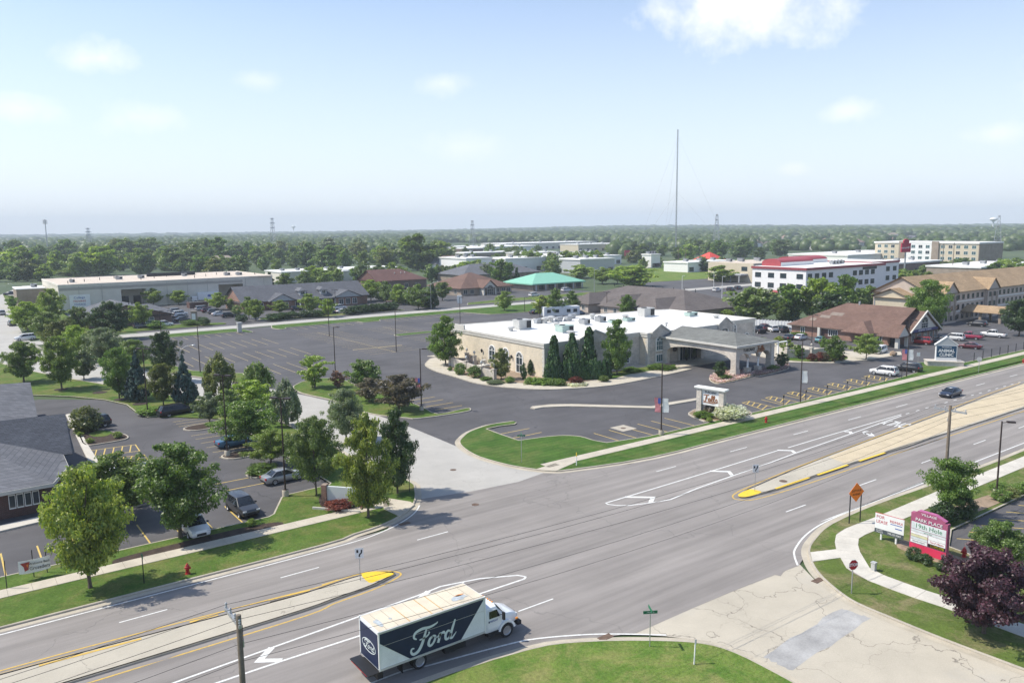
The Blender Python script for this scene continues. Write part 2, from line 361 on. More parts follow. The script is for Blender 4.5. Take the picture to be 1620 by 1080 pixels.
# ---------------------------------------------------------------- terrain, one sheet to the horizon
def terrain():
    mb = MB(); nr, na = 44, 144; rs = [0] + [60*1.1145**i for i in range(nr)]
    vs = [(0, 0, -.06)]; fs = []
    def hz(x, y):
        d = math.hypot(x, y); k = min(1, max(0, (d-1200)/3000))
        along = (x*rt.x + y*rt.y)
        return -.06 + k*(6*math.sin(x*.0011+.8)*math.cos(y*.0009) + 9*math.exp(-((along-700)/700)**2) + 3)
    for r in rs[1:]:
        for a in range(na):
            x, y = r*math.cos(2*math.pi*a/na), r*math.sin(2*math.pi*a/na); vs.append((x, y, hz(x, y)))
    for a in range(na): fs.append((0, 1+a, 1+(a+1) % na))
    for i in range(nr-1):
        for a in range(na): fs.append((1+i*na+a, 1+(i+1)*na+a, 1+(i+1)*na+(a+1) % na, 1+i*na+(a+1) % na))
    o = mb.add(vs, fs).build('terrain', K['terrain_green'], smooth=True); o['kind'] = 'structure'; return hz
TERR = terrain()
# ---------------------------------------------------------------- paved sheets
sheet('parking_lot', [(33, 61), (262, 61), (262, 112), (188, 112), (182, 212), (40, 212), (30, 185), (33, 150)], .0, K['lot_asphalt'])
LOT = C.objects['parking_lot']
sheet('clinic_parking_lot', [(-45, 62), (33.5, 62), (33.5, 125), (12, 143), (-45, 150)], .002, K['lot_asphalt']); LLOT = C.objects['clinic_parking_lot']
sheet('office_parking_lot', [(42, 221), (215, 221), (215, 262), (150, 300), (60, 300), (42, 290)], .003, K['lot_asphalt'])
sheet('rear_parking_lot', [(150, 150), (330, 122), (330, 300), (182, 214)], -.02, K['lot_asphalt'])
# side street: bends away to the left behind the near trees
ctr = smooth_line([(43, 55), (43, 72), (43.2, 95), (41.5, 112), (37.5, 127), (31, 144), (22.5, 166), (15.5, 190), (12, 220), (12.5, 260), (15, 300), (20, 350), (29, 400), (42, 460)], seg=4)
Nn = normals(ctr, False); HW = 6.0
street_r = [p - n*HW for p, n in zip(ctr, Nn)]; street_l = [p + n*HW for p, n in zip(ctr, Nn)]
sheet('side_street', street_r + street_l[::-1], .008, K['street_concrete'])
sheet('back_street', [(14, 214.2), (45, 214), (600, 217), (600, 224.5), (45, 221), (14, 222)], .012, K['street_concrete'])
se_left = px((1000, 1003), (1054, 1006), (1124, 1014), (1163, 1027), (1220, 1057), (1267, 1081), (1400, 1160)); se_right = px((1263, 890), (1290, 918), (1322, 939), (1353, 960), (1410, 985), (1493, 1019), (1620, 1067), (1800, 1140))
sheet('south_street', [tuple(p) for p in se_left] + [tuple(p) for p in se_right[::-1]] + [(56, 39), (40, 39)], .010, K['cracked_concrete'])
patch = px((1206, 1037), (1330, 962), (1378, 978), (1250, 1060))
pr_ = random.Random(4); patch = [patch[i].lerp(patch[(i+1) % 4], t/9) + Vector((pr_.uniform(-.14, .14), pr_.uniform(-.14, .14))) for i in range(4) for t in range(9)]
sheet('road_patch', [tuple(p) for p in patch], .014, mat('patch_grey', (.345, .34, .33), .85, .25, .5, .12, obj=False))
sheet('side_street_apron', [tuple(p) for p in px((650, 740), (700, 702), (727, 709), (758, 723), (804, 736), (850, 743.5), (892, 747), (868, 753), (820, 766), (745, 781), (672, 792), (655, 780))], .0125, K['street_concrete'])
YF, YN = 60.05, 38.0
rp = [(-70, YF), (30, YF)] + [tuple(p) for p in px((640, 800), (672, 788), (745, 777), (820, 762), (862, 747))] + [(60, 60.9), (720, 60.9), (720, 36.2), (72, 36.2)]
rp += [tuple(p) for p in px((1300, 838), (1263.5, 894.6), (1241, 903), (1235, 911), (1226, 909), (1220, 911.5), (1163, 933.5), (1093, 963), (1007, 1001))] + [(30, 36.3), (-70, 36.3)]
sheet('main_road', rp, .016, K['road_asphalt']); ROAD = C.objects['main_road']
# ---------------------------------------------------------------- kerbed roadsides with gutter pans
def roadside(name, line, side, gut=.5, m=None):            # the lawn lies to the left (side=1) or right of the line
    P = [Vector((p[0], p[1])) for p in line]
    if side < 0: P = P[::-1]
    k = ribbon(P, KERB).build(name, K['kerb_concrete']); k['kind'] = 'structure'
    ribbon(P, [(-gut, .021), (.01, .026)]).build('gutter', m or K['gutter_concrete'], k)
    return k
nw = [(-70, YF), (-20, YF), (8, YF), (24, YF)] + [tuple(p) for p in px((560, 847), (600, 834), (628, 821), (649, 806), (658, 792), (658, 776), (650, 763))] + [(37.0, 76), (37.0, 84), (37.0, 95)] + [tuple(p) for p in street_l if p.y > 100 and p.y < 196]
roadside('roadside_kerb', smooth_line(nw, seg=3), 1)
ne = [(720, 61), (200, 61), (120, 61), (80, 61), (64, 61)] + [tuple(p) for p in px((905, 744), (870, 746), (848, 744), (804.5, 737), (758, 724), (734.5, 711), (726, 700.7), (730.6, 693), (742, 684), (765.6, 675), (783.7, 671), (812, 667))]
roadside('roadside_kerb', smooth_line(ne, seg=3), -1)
s_ = [(-70, 37.3), (5, 37.3), (19, 37.6)] + [tuple(p) for p in px((829, 1030), (920, 1016), (1033, 1014), (1111, 1018.5), (1163, 1033), (1220, 1061), (1267, 1087), (1400, 1165))]
roadside('roadside_kerb', smooth_line(s_, seg=3), -1)
se = [(720, 36.8), (200, 36.8), (110, 36.8), (90, 36.8)] + [tuple(p) for p in px((1470, 769), (1381.5, 800), (1314, 830), (1288, 853), (1278, 871), (1283, 892), (1296, 911.5), (1322, 935), (1353, 955.6), (1410, 980), (1493, 1014), (1620, 1062), (1800, 1132))]
roadside('roadside_kerb', smooth_line(se, seg=3), 1)
# ---------------------------------------------------------------- lawns
H = .14
lot_in = px((53, 626), (111.5, 628), (166, 633.5), (199.6, 641), (215, 653), (233, 661), (253, 659.5))
nwl = [Vector(p) for p in smooth_line(nw, seg=3)]; nwl = [p + n*.15 for p, n in zip(nwl, normals(nwl, False))]
poly = [tuple(p) for p in nwl] + [(-45, 205), (-45, 152)] + [tuple(p) for p in lot_in] + [(30.4, 111.5), (31.2, 108), (31.2, 75), (30.9, 74.6), (26.3, 74.3), (25.6, 73.8), (23.4, 69.8), (22.8, 69.4), (-45, 69.4), (-70, 69.4)]
island('lawn', poly, K['lawn_green'], H)
ribbon([Vector(p) for p in [(-45, 69.4), (22.8, 69.4), (23.4, 69.8), (25.6, 73.8), (26.3, 74.3), (30.9, 74.6), (31.2, 75), (31.2, 108), (30.4, 111.5)]][::-1], KERB).build('lot_kerb', K['kerb_concrete'])['kind'] = 'structure'
ribbon([Vector((-45, 152))] + [Vector(p) for p in lot_in], KERB).build('lot_kerb', K['kerb_concrete'])['kind'] = 'structure'
nel = [Vector(p) for p in smooth_line(ne, seg=3)]; nel = [p - n*.15 for p, n in zip(nel, normals(nel, False))]
inner = px((817, 669.6), (813.5, 672), (789, 675), (769.5, 679.5), (791.5, 688), (821, 698), (841, 695), (867, 691.7), (892.6, 690), (918.5, 691.7), (939, 697.6), (960, 701.5))
inner = inner[:5] + smooth_line(inner[5:], seg=3) + [Vector(p) for p in [(70, 67.6), (106, 67.5), (131, 68.1), (137.6, 68.6), (139.5, 70.5), (141.5, 73.5), (146, 74.2), (151, 72.2), (154.4, 68.2), (178, 67.7), (262, 67.7), (262, 61.1), (720, 61.1)]]
P = [tuple(p) for p in nel] + [tuple(p) for p in inner[:-1]]
island('lawn', P, K['lawn_mown'], H)
ribbon(inner[:-2], [(-.1+a, z) for a, z in KERB]).build('lot_kerb', K['kerb_concrete'])['kind'] = 'structure'
A_ = px((463.5, 614), (470, 608), (483, 603), (510, 599), (541, 601), (564.6, 610), (600, 622), (640, 634), (670, 645), (693, 655.5), (737, 646.5), (745, 648), (739.6, 651.5), (700, 658), (659, 663), (644, 662), (610, 659), (581.5, 654), (550, 644), (524.5, 633.5), (478, 623))
island('lawn', [tuple(p) for p in smooth_line(A_, True, 3)], K['lawn_green'], H, K['kerb_concrete'])
sl = [Vector(p) for p in smooth_line(s_, seg=3)]; sl = [p - n*.15 for p, n in zip(sl, normals(sl, False))]
island('lawn', [tuple(p) for p in sl] + [(30, 12), (-70, 12)], K['lawn_bright'], H)
sel = [Vector(p) for p in smooth_line(se, seg=3)]; sel = [p + n*.15 for p, n in zip(sel, normals(sel, False))]
rl = px((1506, 840), (1502, 866), (1537, 879), (1600, 905), (1800, 985)); r0 = rl[0]
island('lawn', [tuple(p) for p in sel if p.x < 300] + [(rl[-1].x+6, rl[-1].y-2)] + [tuple(p) for p in rl[::-1]] + [tuple(p) for p in px((1620, 785.6))] + [(175, 31.5), (300, 31.5)], K['lawn_dry'], H)
sheet('plaza_parking_lot', [(r0.x-4, r0.y+3), (r0.x+1, r0.y+4), (300, 34), (300, -10), (60, -10), (rl[-1].x-3, rl[-1].y-3)], .004, K['lot_asphalt']); SLOT = C.objects['plaza_parking_lot']
ribbon([Vector(p) for p in rl[::-1]] + [Vector(p) for p in px((1620, 785.6))] + [Vector((175, 31.5))], KERB).build('lot_kerb', K['kerb_concrete'])['kind'] = 'structure'
island('lawn', fillet([(46, 206.2), (63.5, 206.2), (63.8, 202.5), (65.8, 203), (65.5, 207.5), (64, 213.5), (46, 213.5)], .8), K['lawn_mown'], H, K['kerb_concrete'])
island('lawn', fillet([(72, 207.5), (73, 203.5), (75, 204), (75, 206.3), (96, 206.3), (96.5, 203), (102, 203), (103, 206.3), (132, 206.6), (135, 196), (175, 190), (178, 194), (164, 214.5), (74, 213.8)], 1.), K['lawn_mown'], H, K['kerb_concrete'])
island('lawn', fillet([(90.5, 171.2), (101.5, 171.2), (101.5, 174.5), (90.5, 174.5)], 1.6), K['lawn_mown'], H, K['kerb_concrete'])
west = [Vector((24.5, 190)), Vector((33, 186))] + px((262, 575), (305, 587), (383, 591), (432, 600), (428, 606)) 
west += [p - (Vector((0, 0))) for p in [Vector(q) + Vector((.3, .3)) for q in street_r if 133 < q.y < 190]]
island('lawn', [tuple(p) for p in west], K['lawn_green'], H, K['kerb_concrete'])
island('lawn', fillet([(18.5, 226), (44, 225.5), (66, 226), (66, 230), (60, 232), (44, 236), (40, 300), (27, 380), (24, 400), (20, 300)], 2), K['lawn_green'], H)
island('lawn', fillet([(78, 224), (122, 225), (122, 231), (84, 229.5), (79, 236), (76.5, 232)], 1.5), K['lawn_dry'], H, K['kerb_concrete'])
island('lawn', fillet([(146, 226), (240, 228), (240, 238), (170, 236), (150, 232)], 1.5), K['lawn_green'], H, K['kerb_concrete'])
island('lawn', fillet([(262, 262), (420, 250), (520, 330), (470, 420), (300, 350)], 6), K['lawn_bright'], .02)
# little lawn islands in the clinic's car park
def pxi(name, pts, m, sm=True, kerb=True, h=H):
    Q = px(*pts); Q = smooth_line(Q, True, 3) if sm else Q
    return island(name, [tuple(p) for p in Q], m, h, K['kerb_concrete'] if kerb else None)
pxi('planting_bed', [(126, 692), (118, 680), (150, 680), (190, 686), (203, 691), (198, 696), (165, 702), (135, 705)], K['mulch'])
pxi('lawn', [(140, 688), (160, 682), (178, 685), (168, 691), (150, 692)], K['lawn_green'], kerb=False, h=H+.02)
pxi('planting_bed', [(290, 680), (300, 675), (330, 670), (352, 667), (356, 671), (340, 677), (310, 682)], K['mulch'])
pxi('planting_bed', [(350, 724), (360, 718), (390, 712), (410, 714), (405, 720), (370, 727)], K['mulch'])
pxi('planting_bed', [(389, 752), (396, 744), (425, 738), (445, 742), (440, 750), (405, 757)], K['mulch'])
pxi('planting_bed', [(190, 796), (200, 790), (240, 784), (252, 788), (240, 796), (205, 803)], K['mulch'])
pxi('planting_bed', [(178, 893), (190, 885), (280, 862), (380, 838), (440, 828), (445, 834), (400, 846), (300, 868), (215, 888), (182, 897)], K['mulch'], kerb=False, h=H+.03)
pxi('planting_bed', [(512, 806), (505, 790), (520, 780), (560, 788), (565, 800), (545, 808)], K['mulch'], kerb=False, h=H+.03)
for q in ((97, 617), (158, 622), (192, 633), (222, 640)):
    c = G(*q); island('mulch_ring', [(c.x+1.1*math.cos(a*.6283), c.y+1.1*math.sin(a*.6283)) for a in range(10)], K['mulch'], H+.03)
bw = [G(1420, 868), G(1423, 858), G(1438, 858), G(1470, 868), G(1505, 880), G(1545, 890), G(1560, 905), G(1530, 912), G(1490, 895), G(1450, 880)]
island('mulch_bed', [tuple(p.to_2d()) for p in smooth_line([p.to_2d() for p in bw], True, 3)], K['mulch_tan'], H+.03)
pxi('mulch_bed', [(1490, 826), (1520, 815), (1545, 812), (1580, 798), (1600, 790), (1612, 784), (1600, 775), (1570, 783), (1520, 800), (1495, 812)], K['mulch_tan'], kerb=False, h=H+.03)
# hall pad: kerbed walk all round, planting beds on it
pad = px((695, 566), (681.7, 567.5), (675, 573), (673, 579), (690, 588), (721, 597), (750, 606), (783, 611.6), (820, 615), (858.5, 616.8), (900, 615.5), (970, 610), (1050, 594.5), (1096, 584))
padp = [tuple(p) for p in smooth_line(pad, seg=3)] + [(108, 98.2), (124, 98.0), (126, 101), (132, 99.5)] + [tuple(p) for p in px((1248, 573.7), (1318, 575), (1370, 570), (1427, 562), (1425, 557), (1330, 556))] + [(150, 104), (146, 133), (84, 140), (80.5, 140)]
island('walkway', padp, K['walk_concrete'], .13, K['kerb_concrete'])
bed = px((703, 578), (722, 590), (750, 598.5), (790, 605), (822, 606.5), (860, 609), (905, 608), (950, 600), (1000, 590.5), (1040, 584), (1068, 579))
island('planting_bed', [tuple(p) for p in smooth_line(bed, seg=3)] + [(107.6, 101.9), (103, 103), (84.5, 104), (83, 132)], K['mulch_tan'], .17)
pxi('lawn', [(960, 602), (1000, 592), (1060, 582), (1066, 577), (1020, 582), (985, 588), (950, 596)], K['lawn_green'], kerb=False, h=.20)
pxi('lawn', [(1248, 571), (1290, 573), (1330, 571), (1340, 566), (1300, 563), (1255, 566)], K['lawn_green'], kerb=False, h=.18)
pxi('planting_bed', [(1089, 656), (1093, 651.5), (1105, 647.5), (1150, 647), (1180, 650), (1190, 655), (1178, 660), (1123.5, 668), (1104, 663)], K['mulch_tan'])
# divider strip of the drop-off lane
div = px((839, 646), (842, 643.5), (870, 640.5), (905, 640), (1030, 643.5), (1060, 637), (1105, 630), (1105, 633.5), (1062, 641), (1035, 646.5), (900, 643.5), (860, 645), (846, 647.5))
island('divider_strip', [tuple(p) for p in div], K['walk_concrete'], .12, K['kerb_concrete'])
fb1 = px((1122, 600), (1130, 592), (1150, 586), (1180, 588), (1194, 592), (1185, 597), (1150, 606), (1132, 607)); fb2 = px((1192, 590), (1200, 586), (1240, 578), (1248, 580), (1244, 585), (1210, 594), (1196, 595))
FB1 = island('planting_bed', [tuple(p) for p in smooth_line(fb1, True, 3)], K['mulch_tan'], H, K['kerb_concrete'])
FB2 = island('planting_bed', [tuple(p) for p in smooth_line(fb2, True, 3)], K['mulch_tan'], H, K['kerb_concrete'])
# ---------------------------------------------------------------- medians
def median(pts_far, pts_near, m, ext=None):
    f = smooth_line([tuple(p) for p in pts_far], seg=3); n = smooth_line([tuple(p) for p in pts_near], seg=3)
    return island('median', [tuple(p) for p in f] + [tuple(p) for p in n[::-1]], m, .15, K['kerb_concrete'])
mf = [(-70, 53.7), (-20, 53.5), (1, 53.4), (9, 53.1), (18, 52.6)] + [tuple(p) for p in px((500, 934), (545, 919), (580, 909.5), (605, 906.5), (622, 907))]
mn = [(-70, 50.0), (-20, 50.0), (1, 50.0), (10.3, 50.0), (18.5, 50.1)] + [tuple(p) for p in px((530, 949.5), (580, 932), (605, 921), (620, 913), (625, 909))]
median(mf, mn, K['median_concrete'])
qf = [tuple(p) for p in px((1170, 783), (1183, 775), (1200, 768), (1250, 746), (1310, 722), (1387, 693))] + [(110.3, 51.2), (140.6, 53.2), (200, 54.4), (400, 54.4), (720, 54.4)]
qn = [tuple(p) for p in px((1170, 786), (1180, 787), (1200, 783), (1227, 776), (1280, 758))] + [(78.1, 45.9), (99.6, 45.9), (140, 45.8), (720, 45.8)]
M2 = median(qf, qn, K['median_concrete'])
tan = px((1310, 725), (1338, 735))
sheet('median_overlay', [tuple(tan[1]), (99.6, 46.2), (720, 46.1), (720, 54.1), (200, 54.1), (140.6, 52.9), (110.3, 50.9)] + [tuple(p) for p in px((1390, 694))] + [tuple(tan[0])], .157, K['median_tan'])
sheet('nose_paint', smooth_line([tuple(p) for p in px((572, 910), (595, 907), (618, 908.5), (622, 911), (600, 920), (584, 924))], True, 3), .158, K['paint_yellow_bright'], C.objects['median'])
sheet('nose_paint', smooth_line([tuple(p) for p in px((1168, 784), (1185, 776), (1198, 777.5), (1204, 781), (1185, 787), (1172, 788))], True, 3), .158, K['paint_yellow_bright'], M2)
# ---------------------------------------------------------------- road markings (thin sheets of paint, children of the road)
def line(pts, w, m, z=.024, parent=ROAD, name='painted_line', closed=False, sm=0):
    P = [Vector((p[0], p[1])) for p in pts]
    if sm: P = smooth_line(P, closed, sm)
    return ribbon(P, [(-w/2, z), (w/2, z)], closed).build(name, m, parent)
PW, PY = K['paint_white'], K['paint_yellow']
dash = MB().add([(0, -.065, 0), (3.05, -.065, 0), (3.05, .065, 0), (0, .065, 0)], [(0, 1, 2, 3)]).mesh('lane_dash', PW)
for n in range(0, 22):
    meshobj('lane_dash', dash, ROAD, (60.58+12.192*n, 57.25, .024)); meshobj('lane_dash', dash, ROAD, (60.98+12.192*n, 41.55, .024))
for q in ((188.5, 984.6), (443.9, 913.7), (660, 854), (820.2, 966.8)):
    g = G(*q); meshobj('lane_dash', dash, ROAD, (g.x, g.y, .024))
for k in range(1, 6):
    g = G(188.5, 984.6); meshobj('lane_dash', dash, ROAD, (g.x-12.192*k, g.y, .024))
line([(-70, 59.2), (8, 59.2), (20, 59.2)] + [tuple(p) for p in px((560, 857), (600, 843), (632, 828), (655, 812), (664, 799))], .14, PW, sm=4, name='edge_line')
line([(720, 38.2), (110, 38.2), (87.3, 38.25)] + [tuple(p) for p in px((1470, 760), (1361, 802), (1305, 826), (1275, 846), (1258, 868), (1257, 880), (1262, 894))], .15, PW, sm=4, name='edge_line')
line([(-70, 38.6), (5, 38.6)] + [tuple(p) for p in px((598, 1076), (680, 1052), (800, 1020), (850, 1010), (930, 1003.5), (1000, 1003), (1054, 1004.5))], .15, PW, z=.03, sm=4, name='edge_line')
for a in ([(958, 795.6), (1040, 771), (1150, 737.5), (1233, 711.7)], [(1246.7, 708), (1311.7, 688.5), (1426, 655.5)], [(958, 795.6), (962, 797.5), (975, 799.3), (994, 799.5), (1031, 795), (1060.7, 790), (1105, 771.5), (1159, 752.5), (1220, 731.2), (1258, 716.7), (1335, 690), (1426, 657.6)],
          [(832, 912), (819, 909.8), (759, 915), (697, 927.4), (666, 940), (580, 970.7), (432, 1023.5), (280, 1078), (150, 1128)], [(832, 912), (829, 915.7), (759, 939), (567, 1006), (446.7, 1045), (343, 1080), (200, 1133)]):
    line([tuple(p) for p in px(*a)], .17, PW, name='gore_line')
for a in ([(989, 786), (1033, 786.7), (1029, 795)], [(1123.7, 745), (1153, 746), (1159, 752.5)], [(1230, 712), (1253, 712.8), (1258, 716.7)], [(430, 1024), (410, 1045), (446, 1044)], [(678, 935), (665, 946), (700, 951)], [(1336, 682.5), (1345, 683), (1347, 686)]):
    line([tuple(p) for p in px(*a)], .42, PW, z=.028, name='chevron')
for u, w in ((543, 535), (635, 508), (720, 484), (890, 437), (972, 413), (1048, 392), (1128, 370), (1200, 350), (1278, 328), (1347, 310), (1418, 290), (1485, 272), (1550, 255)):
    g = G(1340+u/5.686, 560+w/5.686); line([(g.x-.45, g.y), (g.x+.45, g.y)], .16, PW, name='dotted_line')
ar = px((1366, 686), (1367, 682.5), (1374, 681.5), (1373.5, 684.5)); 
line([tuple(p) for p in px((1369, 686.5), (1366.5, 683.5), (1373, 681.8))], .35, PW, sm=3, name='turn_arrow'); line([tuple(p) for p in px((1367, 684.8), (1378, 688.5))], .35, PW, name='turn_arrow')
sheet('turn_arrow', [tuple(p) for p in px((1372, 689.7), (1379, 684.8), (1384.5, 689.9))], .029, PW, ROAD)
gg_ = G(1419, 670.5); text(ROAD, 'ONLY', 2.0, (gg_.x, gg_.y, .026), (0, 0, R(90)), PW, depth=.001, squash=.52, bold=.03).scale = (.60, 2.1, 1)
# yellow lines round the medians
line([(-70, 54.35), (-20, 54.25), (1, 54.1), (9, 53.85), (18, 53.3)] + [tuple(p) for p in px((500, 929.5), (545, 914.5), (580, 905.5), (610, 902.8), (630, 905), (634, 909), (626, 915), (605, 926), (580, 936.5), (530, 954))] + [(18.5, 49.45), (10.3, 49.4), (1, 49.4), (-70, 49.4)], .14, PY, sm=4, name='median_line')
line([(-70, 53.72), (-20, 53.62), (1, 53.5), (5, 53.35)], .05, PY, z=.16, name='median_line')
line([(720, 55.0), (200, 55.0), (140.6, 53.8), (110.3, 51.75)] + [tuple(p) for p in px((1397, 687), (1316, 718), (1250, 743), (1180, 772), (1164, 780), (1159, 785), (1164, 789.5), (1185, 791), (1210, 786), (1250, 774), (1290, 761))] + [(78.1, 45.1), (99.6, 45.1), (140, 45.1), (720, 45.1)], .14, PY, sm=4, name='median_line')
for a, b in (((1227, 775), (1280, 757)), ((1293, 753), (1341, 737)), ((1359, 731), (1400, 717.5))):
    p, q = px(a, b); line([p, q], .3, K['paint_yellow_bright'], z=.158, parent=M2, name='kerb_paint')
for a, b in (((62, 1056), (224, 1013)), ((300, 987), (345, 975)), ((425, 952), (490, 936)), ((510, 928), (535, 920))):
    p, q = px(a, b); line([p, q], .22, K['paint_yellow'], z=.160, parent=C.objects['median'], name='kerb_paint')
# ---------------------------------------------------------------- parking stripes
PL = K['paint_lot']
s12 = stripe_mesh(11.8, .13, PL); s6 = stripe_mesh(5.4, .13, PL); s58 = stripe_mesh(5.75, .12, PL); s5n = stripe_mesh(5.4, .13, K['paint_lot_new']); s4 = stripe_mesh(4.6, .13, K['paint_lot_new'])
def stripes(parent, me, xs, y, rz, z=.006):
    for x in xs: meshobj('parking_stripe', me, parent, (x, y, z), rz)
U = R(90)
stripes(LOT, s12, [47.1+2.72*k for k in range(5)], 140.0, U); stripes(LOT, s12, [39.4+2.64*k for k in range(10)], 158.8, U); stripes(LOT, s12, [41.2+2.46*k for k in range(10)], 178.4, U)
stripes(LOT, s6, [46.2+2.62*k for k in range(7)], 200.0, U); stripes(LOT, s6, [76.4+2.66*k for k in range(8)] + [104+2.66*k for k in range(11)], 200.2, U)
def sx(x0, ys, me=s58):
    for y in ys: meshobj('parking_stripe', me, LOT, (x0, y, .006), 0)
sx(72.5, [150+2.76*k for k in range(16)]); sx(78.4, [150+2.76*k for k in range(16)])
sx(90.2, [176.4+2.76*k for k in range(6)]); sx(96.2, [176.4+2.76*k for k in range(6)]); sx(108.5, [168+2.76*k for k in range(9)]); sx(114.4, [168+2.76*k for k in range(9)])
sx(90.2, [168.3-2.76*k for k in range(6)]); sx(96.2, [168.3-2.76*k for k in range(6)])
for x, y0, y1 in ((78.3, 149.6, 191.8), (96.1, 176, 190.5), (114.3, 167.5, 190)): line([(x, y0), (x, y1)], .14, PL, z=.009, parent=LOT, name='parking_spine')
line([(72.6, 158.5), (84.2, 157.6)], .45, PL, z=.008, parent=LOT, name='parking_bar')
stripes(LOT, s5n, [66.1+2.58*k for k in range(6)], 67.9, U)
sx(56.6, [77.8, 80.4], s4); sx(57.0, [97.3, 99.9, 102.6, 105.2], s4)
# accessible bays: hatched aisles in fresh yellow paint
PN = K['paint_lot_new']
for k in range(7):
    x0 = 94.9 + 5.45*k
    line([(x0-1.5, 67.8), (x0, 72.7), (x0+1.6, 72.7), (x0+1.2, 67.8)], .14, PN, z=.008, parent=LOT, name='bay_outline')
    line([(x0+3.3, 67.8), (x0+3.9, 72.3)], .14, PN, z=.008, parent=LOT, name='parking_stripe')
    for j in range(4):
        y = 68.3 + 1.15*j; xa = x0-1.5+1.5*(y-67.8)/4.9; line([(xa+.1, y), (x0+1.2+.4*(y-67.8)/4.9, min(y+1.0, 72.6))], .16, PN, z=.009, parent=LOT, name='bay_hatch')
stripes(LLOT, s5n, [2.5+2.58*k for k in range(8)], 69.6, U, .008)
for y in (92.1, 94.8, 97.4, 99.9, 102.3, 104.4, 110.6, 112.2, 113.8): meshobj('parking_stripe', s58, LLOT, (25.0, y, .008), 0)
for y in (79.6, 82.4): meshobj('parking_stripe', s4, LLOT, (21.8, y, .008), 0)
def hatch(a, b, c, d, n):
    P = px(a, b, c, d)
    line(P, .13, PN, z=.009, parent=LLOT, name='bay_outline', closed=True)
    for i in range(1, n+1):
        t = i/(n+.5); line([P[0].lerp(P[1], max(0, t-.12)), P[3].lerp(P[2], t)], .13, PN, z=.010, parent=LLOT, name='bay_hatch')
hatch((145, 722), (221, 713), (214, 703), (139, 713), 5); hatch((160, 733), (233, 726), (228, 719), (157, 727), 5)
for k in range(6):
    p = px((1502+22*k*.9, 851-10.5*k)); q = p[0] + Vector((3.4, -4.2)); line([p[0]+Vector((.4, -.4)), q], .12, PN, z=.012, parent=SLOT, name='parking_stripe')
# ---------------------------------------------------------------- sidewalks: slab by slab over a darker joint bed
slab = MB().box(-.765, .765, -.76, .76, -.03, .03).mesh('paving_slab', K['walk_concrete'])
slab_p = MB().box(-.765, .765, -.76, .76, -.03, .03).mesh('paving_slab', K['walk_pale'])
def straight_walk(x0, x1, y, me):
    b = MB().add([(x0, y-.74, .155), (x1, y-.74, .155), (x1, y+.74, .155), (x0, y+.74, .155)], [(0, 1, 2, 3)]).build('sidewalk', K['joint_dark']); b['kind'] = 'structure'
    n = int((x1-x0)/1.55)
    for k in range(n): meshobj('paving_slab', me, b, (x0+.775+1.55*k, y, .142 + .0015*(k % 3)))
    return b
W1 = straight_walk(-24, 33.5, 65.8, slab); W2 = straight_walk(52.2, 207, 65.85, slab)
def curved_walk(cl, w, m, step=1.55):
    P = smooth_line(cl, seg=10); N = normals(P, False); b = ribbon(P, [(-w/2+.01, .155), (w/2-.01, .155)]).build('sidewalk', K['joint_dark']); b['kind'] = 'structure'
    acc = 0; cut = [0]; L = 0
    for i in range(1, len(P)):
        L += (P[i]-P[i-1]).length
        if L >= step: cut.append(i); L = 0
    cut.append(len(P)-1)
    for a, c in zip(cut[:-1], cut[1:]):
        if c <= a: continue
        g = .012; ln = (P[c]-P[a]).length or 1; k = g/ln
        Q = [P[a].lerp(P[c], k)+N[a]*w/2, P[c].lerp(P[a], k)+N[c]*w/2, P[c].lerp(P[a], k)-N[c]*w/2, P[a].lerp(P[c], k)-N[a]*w/2]
        MB().prism([tuple(q) for q in Q], .10, .170, False).build('paving_slab', m, b)
    return b
W3 = curved_walk([(125, 34.8), (100, 34.8), (80, 34.9)] + [tuple(p) for p in px((1411, 820), (1349, 845), (1340, 856), (1340, 869), (1349, 887), (1367, 908), (1443, 938), (1509, 960), (1640, 1008))], 1.75, K['walk_pale'])
# kerb ramps
island('kerb_ramp', [tuple(p) for p in px((607, 789), (649, 795.6), (656, 800), (632, 819), (607, 807))], K['walk_concrete'], .172)
island('kerb_ramp', [tuple(p) for p in px((1281.7, 876), (1324.5, 871), (1330, 884.6), (1285.6, 890.6))], K['walk_pale'], .172)
island('kerb_ramp', [tuple(p) for p in px((848, 744), (880, 746.5), (913, 732), (890, 731))], K['walk_concrete'], .172)
cw = px((125, 700), (104, 657), (112, 655), (140, 706), (165, 745), (150, 752)); island('entrance_walk', [tuple(p) for p in cw], K['walk_pale'], .15)
cw = px((-40, 842), (0, 833), (78, 815), (84, 822), (0, 842), (-40, 852)); island('entrance_walk', [tuple(p) for p in cw], K['walk_pale'], .15)
